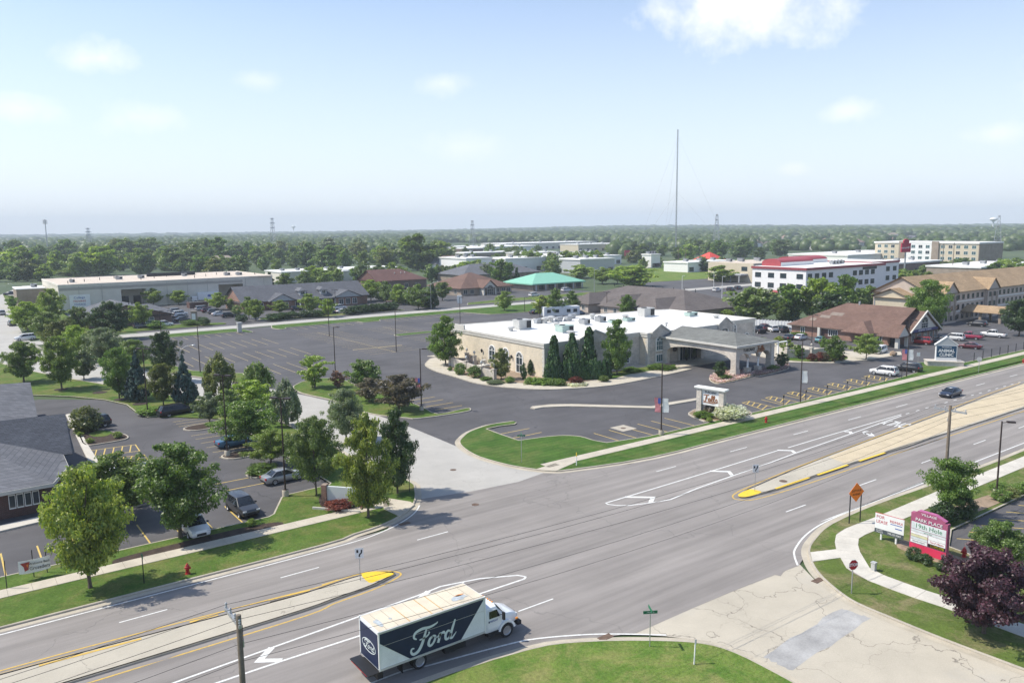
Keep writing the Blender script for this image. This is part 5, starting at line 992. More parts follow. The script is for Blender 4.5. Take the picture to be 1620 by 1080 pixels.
CARS = [('sedan', 'navy', None, 180, 'dark blue sedan driving left on the main road', g_(122.6, 56.0)), ('suv', 'white', None, 96, 'white crossover parked in the hatched bays by the lamp pole', g_(131.4, 71.3)), ('suv', 'black', (1436, 587), 96, 'black suv parked beside the white crossover by the roadside lawn', None), ('suv', 'white', (1391, 559), 187, 'white suv parked in front of the brick clinic by the boulder', None),
        ('suv', 'red', (1456, 544), 100, 'red suv parked in front of the clinic gable', None), ('sedan', 'grey', (1487, 542), 100, 'grey sedan parked right of the red suv', None), ('suv', 'white', (1508, 538), 100, 'white suv parked right of the grey sedan', None), ('pickup', 'crimson', (1533, 536), 100, 'crimson pickup parked behind the white suv', None), ('pickup', 'white', (1571, 533), 96, 'white pickup parked before the motel', None), ('sedan', 'maroon', (1534, 551), 98, 'maroon sedan driving behind the animal clinic sign', None), ('suv', 'black', (1546, 516), 92, 'black suv in the shade below the motel porch', None),
        ('suv', 'black', None, 188, 'black suv half hidden by the olive shrub at the clinic', g_(15.6, 117.3)), ('wagon', 'black', None, 8, 'long black wagon parked beside the lone blue spruce', g_(26.8, 118.2)), ('suv', 'charcoal', (213, 760), 190, 'dark suv parked behind the round green maple', None), ('sedan', 'blue', (372, 704), 5, 'blue car parked under the wide spreading locust', None), ('sedan', 'silver', (449, 760), 5, 'silver hatchback with red tail light under the locusts', None),
        ('suv', 'charcoal', None, 274, 'dark grey suv facing the road in the clinic lot', g_(21.4, 72.3)), ('suv', 'white', (307, 842), 272, 'white suv facing the road under the round maple', None), ('suv', 'white', (168, 768), 190, 'white suv glimpsed between the two maples', None),
        ('suv', 'white', (40, 538), 185, 'white suv crossing the side street', None), ('suv', 'grey', (19, 515), 93, 'grey suv driving away on the side street', None), ('suv', 'silver', (3, 498), 93, 'pale suv cut by the left edge on the side street', None), ('pickup', 'navy', (17, 467), 10, 'dark blue pickup in the far left lot', None), ('suv', 'white', (40, 465), 10, 'white van like suv in the row by the warehouse annex', None), ('sedan', 'silver', (45, 468), 10, 'silver sedan in the row by the warehouse annex', None), ('sedan', 'white', (43, 461), 10, 'white sedan at the back of the annex row', None),
        ('suv', 'grey', (225, 519), 0, 'grey suv under the tree before the brick gable', None), ('suv', 'white', (260, 516), 0, 'white suv beside the hedge at the brick gable', None), ('sedan', 'charcoal', (289, 508), 10, 'dark sedan nearest the brick sign', None), ('sedan', 'grey', (286, 503), 10, 'grey sedan second from the brick sign', None), ('suv', 'white', (285, 499), 10, 'white suv third from the brick sign', None), ('suv', 'silver', (279, 495), 10, 'silver car fourth from the brick sign', None), ('van', 'silver', (321, 491), 5, 'silver minivan by the brick dumpster wall', None), ('suv', 'maroon', (330, 494), 5, 'maroon suv right of the silver minivan', None), ('suv', 'grey', (340, 496), 5, 'grey suv in the row by the office shrubs', None), ('sedan', 'white', (347, 499), 5, 'white sedan in the row by the office shrubs', None), ('suv', 'black', (362, 502), 5, 'black suv at the near end of the office row', None),
        ('suv', 'black', (470, 491), 5, 'black car at the dormer office porch', None), ('suv', 'white', (537, 489), 5, 'white suv right of the dormer office lamp', None), ('sedan', 'white', (543, 495), 5, 'white sedan before the dormer office gable', None), ('sedan', 'teal', (569, 491), 5, 'teal car behind the clipped hedge', None), ('sedan', 'navy', (524, 497), 5, 'dark blue car behind the lamp pole tree', None),
        ('sedan', 'black', (846, 496), 20, 'black car left of the trees behind the hall', None), ('sedan', 'blue', (917, 498), 20, 'blue car right of the white trailer behind the hall', None), ('van', 'white', (896, 461), 5, 'white van below the mint green roof', None), ('suv', 'white', (845, 469), 5, 'white suv on the lot left of the mint green roof', None),
        ('pickup', 'black', (1200, 526), 60, 'black pickup nearest the hall in the fence row', None), ('suv', 'maroon', (1208, 522), 60, 'dark red car second in the fence row', None), ('suv', 'white', (1221, 524), 60, 'white suv in the middle of the fence row', None), ('suv', 'charcoal', (1236, 525), 60, 'black suv right of the white suv in the fence row', None), ('sedan', 'silver', (1252, 526), 60, 'silver sedan at the clinic end of the fence row', None), ('sedan', 'charcoal', (1249, 537), 10, 'dark sedan in the row nearest the patio garden', None), ('sedan', 'white', (1267, 537), 10, 'white sedan in the row nearest the patio garden', None), ('sedan', 'teal', (1299, 541), 10, 'pale car behind the pointed patio tree', None),
        ('sedan', 'white', (1232, 481), 10, 'white car under the trees before the white office', None), ('sedan', 'charcoal', (1200, 456), 10, 'dark car on the drive left of the white office', None), ('suv', 'white', (1134, 461), 10, 'white suv in the lot before the tan office', None), ('suv', 'charcoal', (1156, 460), 10, 'dark suv in the lot before the tan office', None), ('suv', 'black', (1168, 458), 10, 'black suv right of the dark suv before the tan office', None)]
for k, c, q, h, l, p in CARS: car(k, c, q, h, l, g=p, sc=.95)
for i in range(10): car('suv', ('white', 'silver', 'charcoal', 'red', 'grey')[i % 5], (1500+9*i, 421+1.2*(i % 3)), 80, ORD[i]+' car from the left in the far hotel car park', 'cars in the far hotel car park')
for i in range(7): car('suv', ('white', 'silver', 'charcoal')[i % 3], (1412+11*i, 433+.8*(i % 2)), 10, ORD[i]+' car from the left before the brown retail strip', 'cars before the brown retail strip')
# ---------------------------------------------------------------- box truck on the near lane
tk = thing('box_truck', 'white and navy box truck with script lettering on the near lane', 'truck', (18.6, 39.95, .016))
mat('truck_white', (.73, .745, .75), .45, .07, 1.2, .05); carpaint('truck_cab', (.74, .76, .78)); mat('truck_navy', (.010, .019, .056), .45, .12); mat('truck_roof', (.60, .53, .41), .6, .12, .8, .08); mat('truck_rust', (.5, .33, .16), .8, .3, 3)
BL, BW, B0, B1 = 7.3, 1.22, .95, 3.3
MB().box(0, BL, -BW, BW, B0, B1).build('cargo_box', K['truck_white'], tk, bevel=.03)
MB().box(.06, BL-.06, -BW+.06, BW-.06, B1, B1+.015).build('box_roof', K['truck_roof'], tk)
for k in range(9): MB().box(.75*k+.55, .75*k+(.61 if k in (2, 4, 5) else .585), -BW+.08, BW-.08, B1+.016, B1+.028).build('roof_seam', K['truck_rust'] if k in (2, 4, 5) else K['kerb_concrete'], tk)
mat('roof_stain_blue', (.38, .42, .44), .7, .3, 3); mat('roof_stain_rust', (.55, .25, .1), .8, .3, 3)
for (x, y, rx, ry, m) in ((5.9, -.4, .75, .34, 'roof_stain_blue'), (6.1, -.1, .4, .12, 'roof_stain_rust'), (.5, -.2, .22, .55, 'roof_stain_blue'), (1.3, -.15, .12, .12, 'roof_stain_blue')):
    r_ = random.Random(int(x*100)); MB().add([(x+rx*math.cos(a)*r_.uniform(.6, 1.1), y+ry*math.sin(a)*r_.uniform(.6, 1.1), B1+.030) for a in np.linspace(0, 5.9, 14)], [tuple(range(14))]).build('roof_stain', K[m], tk)
for sg in (-1, 1):
    for z in (B0, B1-.1): MB().box(-.03, BL+.03, sg*BW-.025 if sg > 0 else -BW-.03, sg*BW+.03 if sg > 0 else -BW+.025, z-.02, z+.1).build('side_rail', K['metal_pale'], tk)
    for x in (-.03, BL-.05): MB().box(x, x+.08, sg*BW-.04, sg*BW+.04, B0, B1+.05).build('corner_post', K['trim_white'], tk)
def navy(poly, side):
    y = -BW-.012 if side < 0 else BW+.012; MB().extrude([(u, y, v) for u, v in poly], (0, -.006*(1 if side < 0 else -1), 0)).build('side_panel', K['truck_navy'], tk)
for sd in (-1, 1): navy([(.06, 3.19), (7.2, 3.19), (7.15, 3.08), (5.5, 1.07), (1.95, 1.07), (.06, 2.62)], sd)
for sd in (-1,): 
    MB().box(0.06, BL-.06, -BW-.0225, -BW-.019, 2.415, 2.43).build('seam', K['trim_pale'], tk)
FORD = [[(.50, .80, .5), (.30, .98, .9), (.42, 1.28, 1.1), (.95, 1.42, 1.2), (1.55, 1.36, 1.1), (2.05, 1.46, .7), (2.2, 1.56, .3)], [(1.30, 1.34, .7), (1.12, .85, 1.1), (.92, .35, 1.3), (.62, -.08, 1.4), (.25, -.2, 1.2), (.05, .0, .9), (.12, .22, .7), (.30, .2, .5)], [(.72, .68, .5), (1.05, .70, .8), (1.35, .80, .7), (1.52, .98, .5), (1.42, 1.02, .4)],
        [(1.78, .62, .8), (1.55, .5, 1.1), (1.42, .16, 1.2), (1.58, -.02, 1.0), (1.85, .18, 1.0), (1.98, .52, .9), (1.82, .64, .8), (1.72, .52, .6)], [(1.95, .5, .5), (2.15, .44, .5), (2.38, .64, .9), (2.3, .35, 1.2), (2.18, .0, 1.2)], [(2.28, .3, .6), (2.45, .58, .8), (2.66, .64, 1.1), (2.72, .5, .8)],
        [(3.22, .52, .7), (3.0, .62, 1.0), (2.8, .38, 1.2), (2.82, .06, 1.1), (3.05, .08, .9), (3.25, .38, .8)], [(3.62, 1.30, .6), (3.45, .9, 1.1), (3.25, .38, 1.2), (3.18, .08, 1.1), (3.32, .0, .9), (3.55, .2, .5), (3.68, .34, .3)]]
mat('letter_pale', (.60, .66, .66), .5, .05)
for sd in (-1, 1):
    fm = face_map('S' if sd < 0 else 'N', -BW if sd < 0 else BW); mir = (lambda u: u) if sd < 0 else (lambda u: BL-u)
    strokes(MB(), [[(mir(2.0+p[0]*.86), 1.42+p[1]*.86) + tuple(p[2:]) for p in L] for L in FORD], .145, fm, .014, .024).build('lettering', K['letter_pale'], tk)
bd = MB().box(-.035, -.005, -BW+.12, BW-.12, B0+.1, B1-.2).build('rear_door', K['truck_navy'], tk); fmr = face_map('W', -.04)
E_ = [(.85*math.cos(a), 2.0+.36*math.sin(a)) for a in np.linspace(0, 2*math.pi, 25)]; strokes(MB(), [E_], .045, fmr, 0, .012).build('emblem_ring', K['letter_pale'], bd)
strokes(MB(), [[(.62-p[0]*.36, 1.83+p[1]*.3) + tuple(p[2:]) for p in L] for L in FORD], .05, fmr, 0, .012).build('lettering', K['letter_pale'], bd)
MB().box(-.72, -.04, -BW, BW, .82, .9).build('tail_lift', K['metal_dark'], tk); MB().box(-.735, -.721, -BW+.2, BW-.2, .80, .82).build('reflector_strip', K['lamp_red'], tk); MB().box(-.05, .3, -BW+.2, BW-.2, .35, .8).build('rear_frame', K['plastic_black'], tk)
MB().box(.2, 9.6, -.42, .42, .55, .93).build('chassis', K['plastic_black'], tk); MB().box(4.4, 5.9, -BW+.08, -BW+.5, .45, .92).box(4.4, 5.9, BW-.5, BW-.08, .45, .92).build('tool_locker', K['plastic_black'], tk, bevel=.02); MB().box(1.5, 1.54, -BW+.1, -.45, .25, .9).build('mud_flap', K['plastic_black'], tk)
WT = wheel_mesh(.48, .3)
for x, off in ((2.75, .86), (2.75, .54), (9.05, .98)):
    for sg in (-1, 1): w_ = meshobj('wheel', WT[0], tk, (x, sg*off, .48)); meshobj('rim', WT[1], w_)
cabst = [(7.45, .7, 2.30, 1.0), (7.6, .68, 2.38, 1.06), (8.35, .68, 2.36, 1.06), (8.6, .68, 1.95, 1.05), (8.82, .7, 1.66, 1.02), (9.5, .72, 1.52, .95), (9.95, .78, 1.36, .86), (10.05, .85, 1.2, .78)]
secs = [[(x, y*hw, zb+(zt-zb)*t_) for y, t_ in ((.94, 0), (1, .12), (1, .5), (.96, .74), (.86, .93), (.6, 1.0), (-.6, 1.0), (-.86, .93), (-.96, .74), (-1, .5), (-1, .12), (-.94, 0))] for x, zb, zt, hw in cabst]
MB().loft(secs).build('cab', K['paint_truck_cab'], tk, smooth=True)
MB().add([(8.40, -.84, 2.26), (8.40, .84, 2.26), (8.84, .9, 1.71), (8.84, -.9, 1.71), (8.43, -.84, 2.29), (8.43, .84, 2.29), (8.87, .9, 1.74), (8.87, -.9, 1.74)], [(0, 1, 2, 3), (7, 6, 5, 4), (0, 1, 5, 4), (1, 2, 6, 5), (2, 3, 7, 6), (3, 0, 4, 7)]).build('windscreen', K['car_glass'], tk)
for sg in (-1, 1):
    y = sg*1.052; d_ = MB().extrude([(7.62, y, .95), (8.62, y, .95), (8.62, y, 1.62), (8.36, y*.95, 2.14), (7.66, y*.95, 2.14)], (0, sg*.02, 0)).build('cab_door', K['paint_truck_cab'], tk)
    MB().extrude([(7.72, sg*1.075, 1.62), (8.54, sg*1.075, 1.62), (8.32, sg*1.03, 2.08), (7.74, sg*1.03, 2.08)], (0, sg*.012, 0)).build('door_window', K['car_glass'], d_)
    if sg < 0: text(d_, 'FREIGHT', .16, (8.05, -1.085, 1.42), (R(90), 0, 0), K['letter_blue'], depth=.004, shear=.3); MB().box(7.66, 7.74, -1.082, -1.074, 1.36, 1.48).build('decal', K['truck_navy'], d_)
    F_ = MB(); P_ = [(9.05+.66*math.cos(a), .52+.66*math.sin(a)) for a in np.linspace(.12, math.pi-.12, 11)]; I_ = [(9.05+.52*math.cos(a), .50+.52*math.sin(a)) for a in np.linspace(math.pi-.1, .1, 11)]; F_.extrude([(u, sg*.8, v) for u, v in P_+I_], (0, sg*.34, 0)); F_.build('fender', K['paint_truck_cab'], tk)
    MB().box(10.0, 10.12, sg*.62-.14, sg*.62+.14, 1.0, 1.2).build('headlight', K['lamp_clear'], tk); MB().box(9.75, 9.9, sg*1.1-.05, sg*1.1+.05, 1.02, 1.12).build('marker_lamp', mat('lamp_amber', (.7, .25, .03), .4), tk)
    MB().tube((8.55, sg*1.06, 1.7), (8.62, sg*1.35, 1.75), .02).box(8.56, 8.68, sg*1.36-.1, sg*1.36+.1, 1.45, 1.95).build('mirror', K['plastic_black'], tk)
    MB().box(7.6, 8.6, sg*.9-.2, sg*.9+.2, .42, .68).build('step', K['plastic_black'], tk)
MB().box(10.02, 10.1, -.5, .5, .9, 1.24).build('grille', K['metal_dark'], tk); MB().box(9.95, 10.25, -1.05, 1.05, .5, .78).build('bumper', K['plastic_black'], tk, bevel=.04)
for k in range(5): MB().box(8.28, 8.36, -.5+.25*k-.05, -.5+.25*k+.05, 2.36, 2.42).build('roof_lamp', K['lamp_amber'], tk)
# delivery truck at the warehouse dock and white trailer behind the hall
g = G(326, 478); dt = thing('delivery_truck', 'white delivery truck backed into the right warehouse bay', 'truck', (g.x, g.y, 0), R(180)); MB().box(-4.5, 3.0, -1.25, 1.25, 1.0, 3.7).build('cargo_box', K['truck_white'], dt, bevel=.05); MB().box(3.15, 5.2, -1.1, 1.1, .6, 2.5).build('cab', CP['white'], dt, bevel=.25); MB().box(4.6, 5.22, -1.0, 1.0, 1.6, 2.3).build('windscreen', K['car_glass'], dt); MB().lathe([(.01, 0), (.9, 0), (.9, .02), (.01, .02)], 16, (0, 0, 0)).build('emblem', K['letter_blue'], dt).matrix_local = Matrix.Translation((-1.2, 1.27, 2.5)) @ Matrix.Rotation(R(-90), 4, 'X') @ Matrix.Diagonal((1, .5, 1, 1))
for x in (-3, 3.9):
    for sg in (-1, 1): w_ = meshobj('wheel', WT[0], dt, (x, sg*1.0, .48)); meshobj('rim', WT[1], w_)
g = G(887, 502); tr_ = thing('camper_trailer', 'long white camper trailer parked behind the hall roof', 'trailer', (g.x, g.y, 0), R(-20)); MB().box(-5.5, 5.5, -1.25, 1.25, .6, 3.3).build('body', K['truck_white'], tr_, bevel=.2); MB().tube((5.5, 0, .7), (6.9, 0, .6), .08).build('drawbar', K['metal_dark'], tr_)
for x in (-4, -1.5, 2, 4): window(tr_, 'S', -1.25, x, 1.7, .9, .7, K['metal_dark'], nu=0)
for x in (-.5, .5):
    for sg in (-1, 1): w_ = meshobj('wheel', WM[0], tr_, (x, sg*1.1, .34)); meshobj('rim', WM[1], w_)
# ---------------------------------------------------------------- trees and shrubs
LM = dict(
    green=leafmat('leaf_green', (0.071, 0.140, 0.029), (0.220, 0.323, 0.067)), mid=leafmat('leaf_mid', (0.084, 0.134, 0.040), (0.220, 0.293, 0.076)), dark=leafmat('leaf_dark', (0.031, 0.067, 0.027), (0.091, 0.146, 0.046)),
    yellow=leafmat('leaf_yellow', (0.110, 0.183, 0.030), (0.375, 0.409, 0.067)), lime=leafmat('leaf_lime', (0.131, 0.217, 0.038), (0.341, 0.416, 0.085)), olive=leafmat('leaf_olive', (0.101, 0.133, 0.041), (0.221, 0.237, 0.076)),
    silver=leafmat('leaf_silver', (0.101, 0.142, 0.076), (0.241, 0.283, 0.161)), blue=leafmat('needle_blue', (0.038, 0.071, 0.060), (0.093, 0.151, 0.127), trans=.05), purple=leafmat('leaf_purple', (0.036, 0.016, 0.025), (0.107, 0.040, 0.062)),
    bronze=leafmat('leaf_bronze', (0.080, 0.076, 0.049), (0.200, 0.161, 0.104)), arbor=leafmat('needle_green', (0.027, 0.071, 0.022), (0.075, 0.151, 0.035), trans=.05), red=leafmat('leaf_red', (0.117, 0.030, 0.020), (0.233, 0.065, 0.045)),
    far=leafmat('leaf_far', (0.058, 0.098, 0.037), (0.136, 0.189, 0.061)), white=leafmat('petal_white', (0.371, 0.380, 0.280), (0.800, 0.800, 0.740)), pink=leafmat('petal_pink', (0.477, 0.220, 0.280), (0.800, 0.720, 0.700)), grass=leafmat('blade_green', (0.101, 0.190, 0.032), (0.269, 0.381, 0.095)), pinkgrey=leafmat('leaf_pinkgrey', (0.261, 0.142, 0.133), (0.441, 0.265, 0.246)))
mat('bark', (.115, .09, .07), .95, .3, 6, .25)
def envelope(kind):
    return {'round': lambda t: max(0, math.sin(math.pi*min(1, (t*.94+.03))))**.55, 'oval': lambda t: (max(0, math.sin(math.pi*(t*.95+.03)**.75)))**.75, 'cone': lambda t: max(.03, (1-t)**.85)*min(1, .45+t*6),
            'vase': lambda t: (max(0, math.sin(math.pi*(t*.85+.1)**1.5)))**.7, 'column': lambda t: min(1, .55+t*2.2)*max(.05, (1-t**2.2))**.7, 'upright': lambda t: max(.10, math.sin(math.pi*(t*.9+.1)**.6))**.9, 'flat': lambda t: max(0, 1-(t-.35)**2*2.1)**.6 if t < .96 else .3}[kind]
def crown_mesh(name, kind, seed, n_clump, n_leaf, leaf, base=.2, r0=.10, r1=.17, inner=.55, droop=0., elong=1., limbs=0):
    rs = np.random.RandomState(seed); env = envelope(kind); cs = []; tries = 0
    if limbs:                                                    # clumps strung along limbs: lobes, hollows and a ragged outline
        ga = rs.uniform(0, 6.28)
        for i in range(limbs):
            t = min(.97, max(.02, (i+.5)/limbs + rs.uniform(-.05, .05))); e = env(t); a = ga + 2.4*i + rs.uniform(-.5, .5); reach = .5*e*rs.uniform(.78, 1.12); zt = base+(1-base)*t; za = max(base*.8, zt-.16*e)
            for f in (.42, .62, .8, 1.0):
                for q in range(2 if f > .5 else 1):
                    rr = (r1+(r0-r1)*f)*rs.uniform(.8, 1.15)*(.55+.45*e); w = .16*f*e; cs.append((max(0, reach*f-rr*.5)*math.cos(a)+rs.normal(0, w*.5), max(0, reach*f-rr*.5)*math.sin(a)+rs.normal(0, w*.5), min(1-rr*.5, za+(zt-za)*f+rs.normal(0, .02)), rr))
    while not limbs and len(cs) < n_clump and tries < 40000:
        tries += 1; t = rs.uniform(0, 1); e = env(t)
        if rs.uniform() > e*.95+.05: continue
        a = rs.uniform(0, 2*math.pi); q = inner + (1-inner)*rs.uniform()**.7
        lob = 1 + .16*math.sin(3*a+seed) + .10*math.sin(5*a+2*seed+6*t)
        rr = rs.uniform(r0, r1)*(.6+.4*e); rad = max(0, .5*e*q*lob - rr*.6)
        cs.append((rad*math.cos(a), rad*math.sin(a), base+(1-base)*t, rr))
    tot_ = sum(c[3]**2 for c in cs); V = []
    for x, y, z, rr in cs:
        per = max(4, int(n_leaf*rr*rr/tot_)); d = rs.normal(size=(per, 3)); d[:, 2] = d[:, 2]*.75+.2; d /= np.linalg.norm(d, axis=1)[:, None]
        rad = rr*(.35+.75*rs.uniform(size=(per, 1))**.7); c = np.array([x, y, z]) + d*rad*np.array([1, 1, .8*elong]); c[:, 2] = np.clip(c[:, 2], base*.75, 1.02)
        out = d + rs.normal(scale=.6, size=(per, 3)) + np.array([-.25, .2, .6]); out /= np.linalg.norm(out, axis=1)[:, None]
        u = np.cross(out, rs.normal(size=(per, 3))); u /= np.linalg.norm(u, axis=1)[:, None]; v = np.cross(out, u)
        s = leaf*rs.uniform(.55, 1.35, size=(per, 1)); V.append(np.stack([c-u*s, c-v*s*.62+out*s*.15, c+u*s, c+v*s*.62+out*s*.15], 1).reshape(-1, 3))
    V = np.concatenate(V); n = len(V)//4; me = bpy.data.meshes.new(name)
    me.vertices.add(len(V)); me.vertices.foreach_set('co', V.astype(np.float32).ravel()); me.loops.add(4*n); me.loops.foreach_set('vertex_index', np.arange(4*n)); me.polygons.add(n); me.polygons.foreach_set('loop_start', np.arange(0, 4*n, 4)); me.polygons.foreach_set('loop_total', np.full(n, 4)); me.update(calc_edges=True)
    me.materials.append(LM['green']); return me, cs
def trunk_mesh(name, cs, seed, r=.022, top=.72, limbs=9, multi=1):
    rs = random.Random(seed); mb = MB()
    for k in range(multi):
        ox, oy = (0, 0) if multi == 1 else (.05*math.cos(k*2.1), .05*math.sin(k*2.1)); lx, ly = (rs.uniform(-.03, .03), rs.uniform(-.03, .03)) if multi == 1 else (ox*3.5, oy*3.5)
        pts = [(ox, oy, -.01, r*1.5), (ox*1.05, oy*1.05, .05, r*1.05), (lx*.5+ox*.5, ly*.5+oy*.5, .3, r*.85), (lx, ly, top, r*.25)]
        mb.loft([[(x+q*math.cos(a*math.pi/3), y+q*math.sin(a*math.pi/3), z) for a in range(6)] for x, y, z, q in pts])
    for c in rs.sample(cs, min(limbs, len(cs))):
        z0 = max(.14, c[2]*rs.uniform(.45, .65)); mb.tube((0, 0, z0), (c[0]*.85, c[1]*.85, c[2]), r*.45, r*.12, 5, False)
    return mb.mesh(name, K['bark'])
PROTO = {}
def proto(key, kind, seeds, n_clump, n_leaf, leaf, multi=1, r=.022, **k):
    L = []
    for s in seeds:
        me, cs = crown_mesh('crown', kind, s, n_clump, n_leaf, leaf, **k); L.append((trunk_mesh('trunk', cs, s, r, multi=multi), me))
    PROTO[key] = L
proto('round', 'round', (1, 2, 3), 0, 24000, .0165, base=.2, limbs=30, r0=.075, r1=.15); proto('oval', 'oval', (4, 5), 0, 22000, .0165, base=.17, limbs=30, r0=.075, r1=.15); proto('locust', 'flat', (6, 7, 8), 0, 17000, .0155, base=.32, limbs=26, r0=.07, r1=.13, r=.018)
proto('upright', 'upright', (9, 10), 80, 9000, .026, base=.12, r0=.06, r1=.12, elong=2.0); proto('spruce', 'cone', (11, 12), 220, 14000, .026, base=.06, r0=.05, r1=.09, inner=.6, r=.03); proto('column', 'column', (13, 14), 70, 5000, .06, base=.03, r0=.16, r1=.26, inner=.5, elong=1.5)
proto('vase', 'vase', (15, 16), 0, 9000, .022, base=.12, multi=3, r=.014, limbs=22, r0=.06, r1=.12); proto('big', 'round', (21, 22, 23, 24), 0, 4200, .044, base=.08, r0=.10, r1=.19, limbs=20); proto('bigoval', 'oval', (25, 26), 0, 3800, .044, base=.06, r0=.1, r1=.18, limbs=20); proto('farspruce', 'cone', (27,), 60, 1800, .06, base=.04, r0=.08, r1=.14)
proto('small', 'round', (31, 32, 33), 0, 7500, .028, base=.2, r0=.09, r1=.17, limbs=20); proto('airy', 'round', (35,), 0, 13000, .019, base=.3, r0=.085, r1=.14, limbs=26)
TCOUNT = [0]
def tree(kind, leaf, base, top, left, right, label, group=None, name='tree', cat='tree', z=0., g=None, hscale=1.):
    g = g or G(*base, z); W = max(.6, (right-left)*m_per_px(g))*(.9 if kind in ('round', 'oval', 'locust') else 1.); Hh = max(.6, height_at(g, top, z)-z)*hscale
    TCOUNT[0] += 1; tr, cr = PROTO[kind][TCOUNT[0] % len(PROTO[kind])]
    o = thing(name, label, cat, (g.x, g.y, z), rnd.uniform(0, 6.28), group); o.scale = (W, W, Hh)
    meshobj('trunk', tr, o); c = meshobj('crown', cr, o); set_mat(c, LM[leaf]); return o
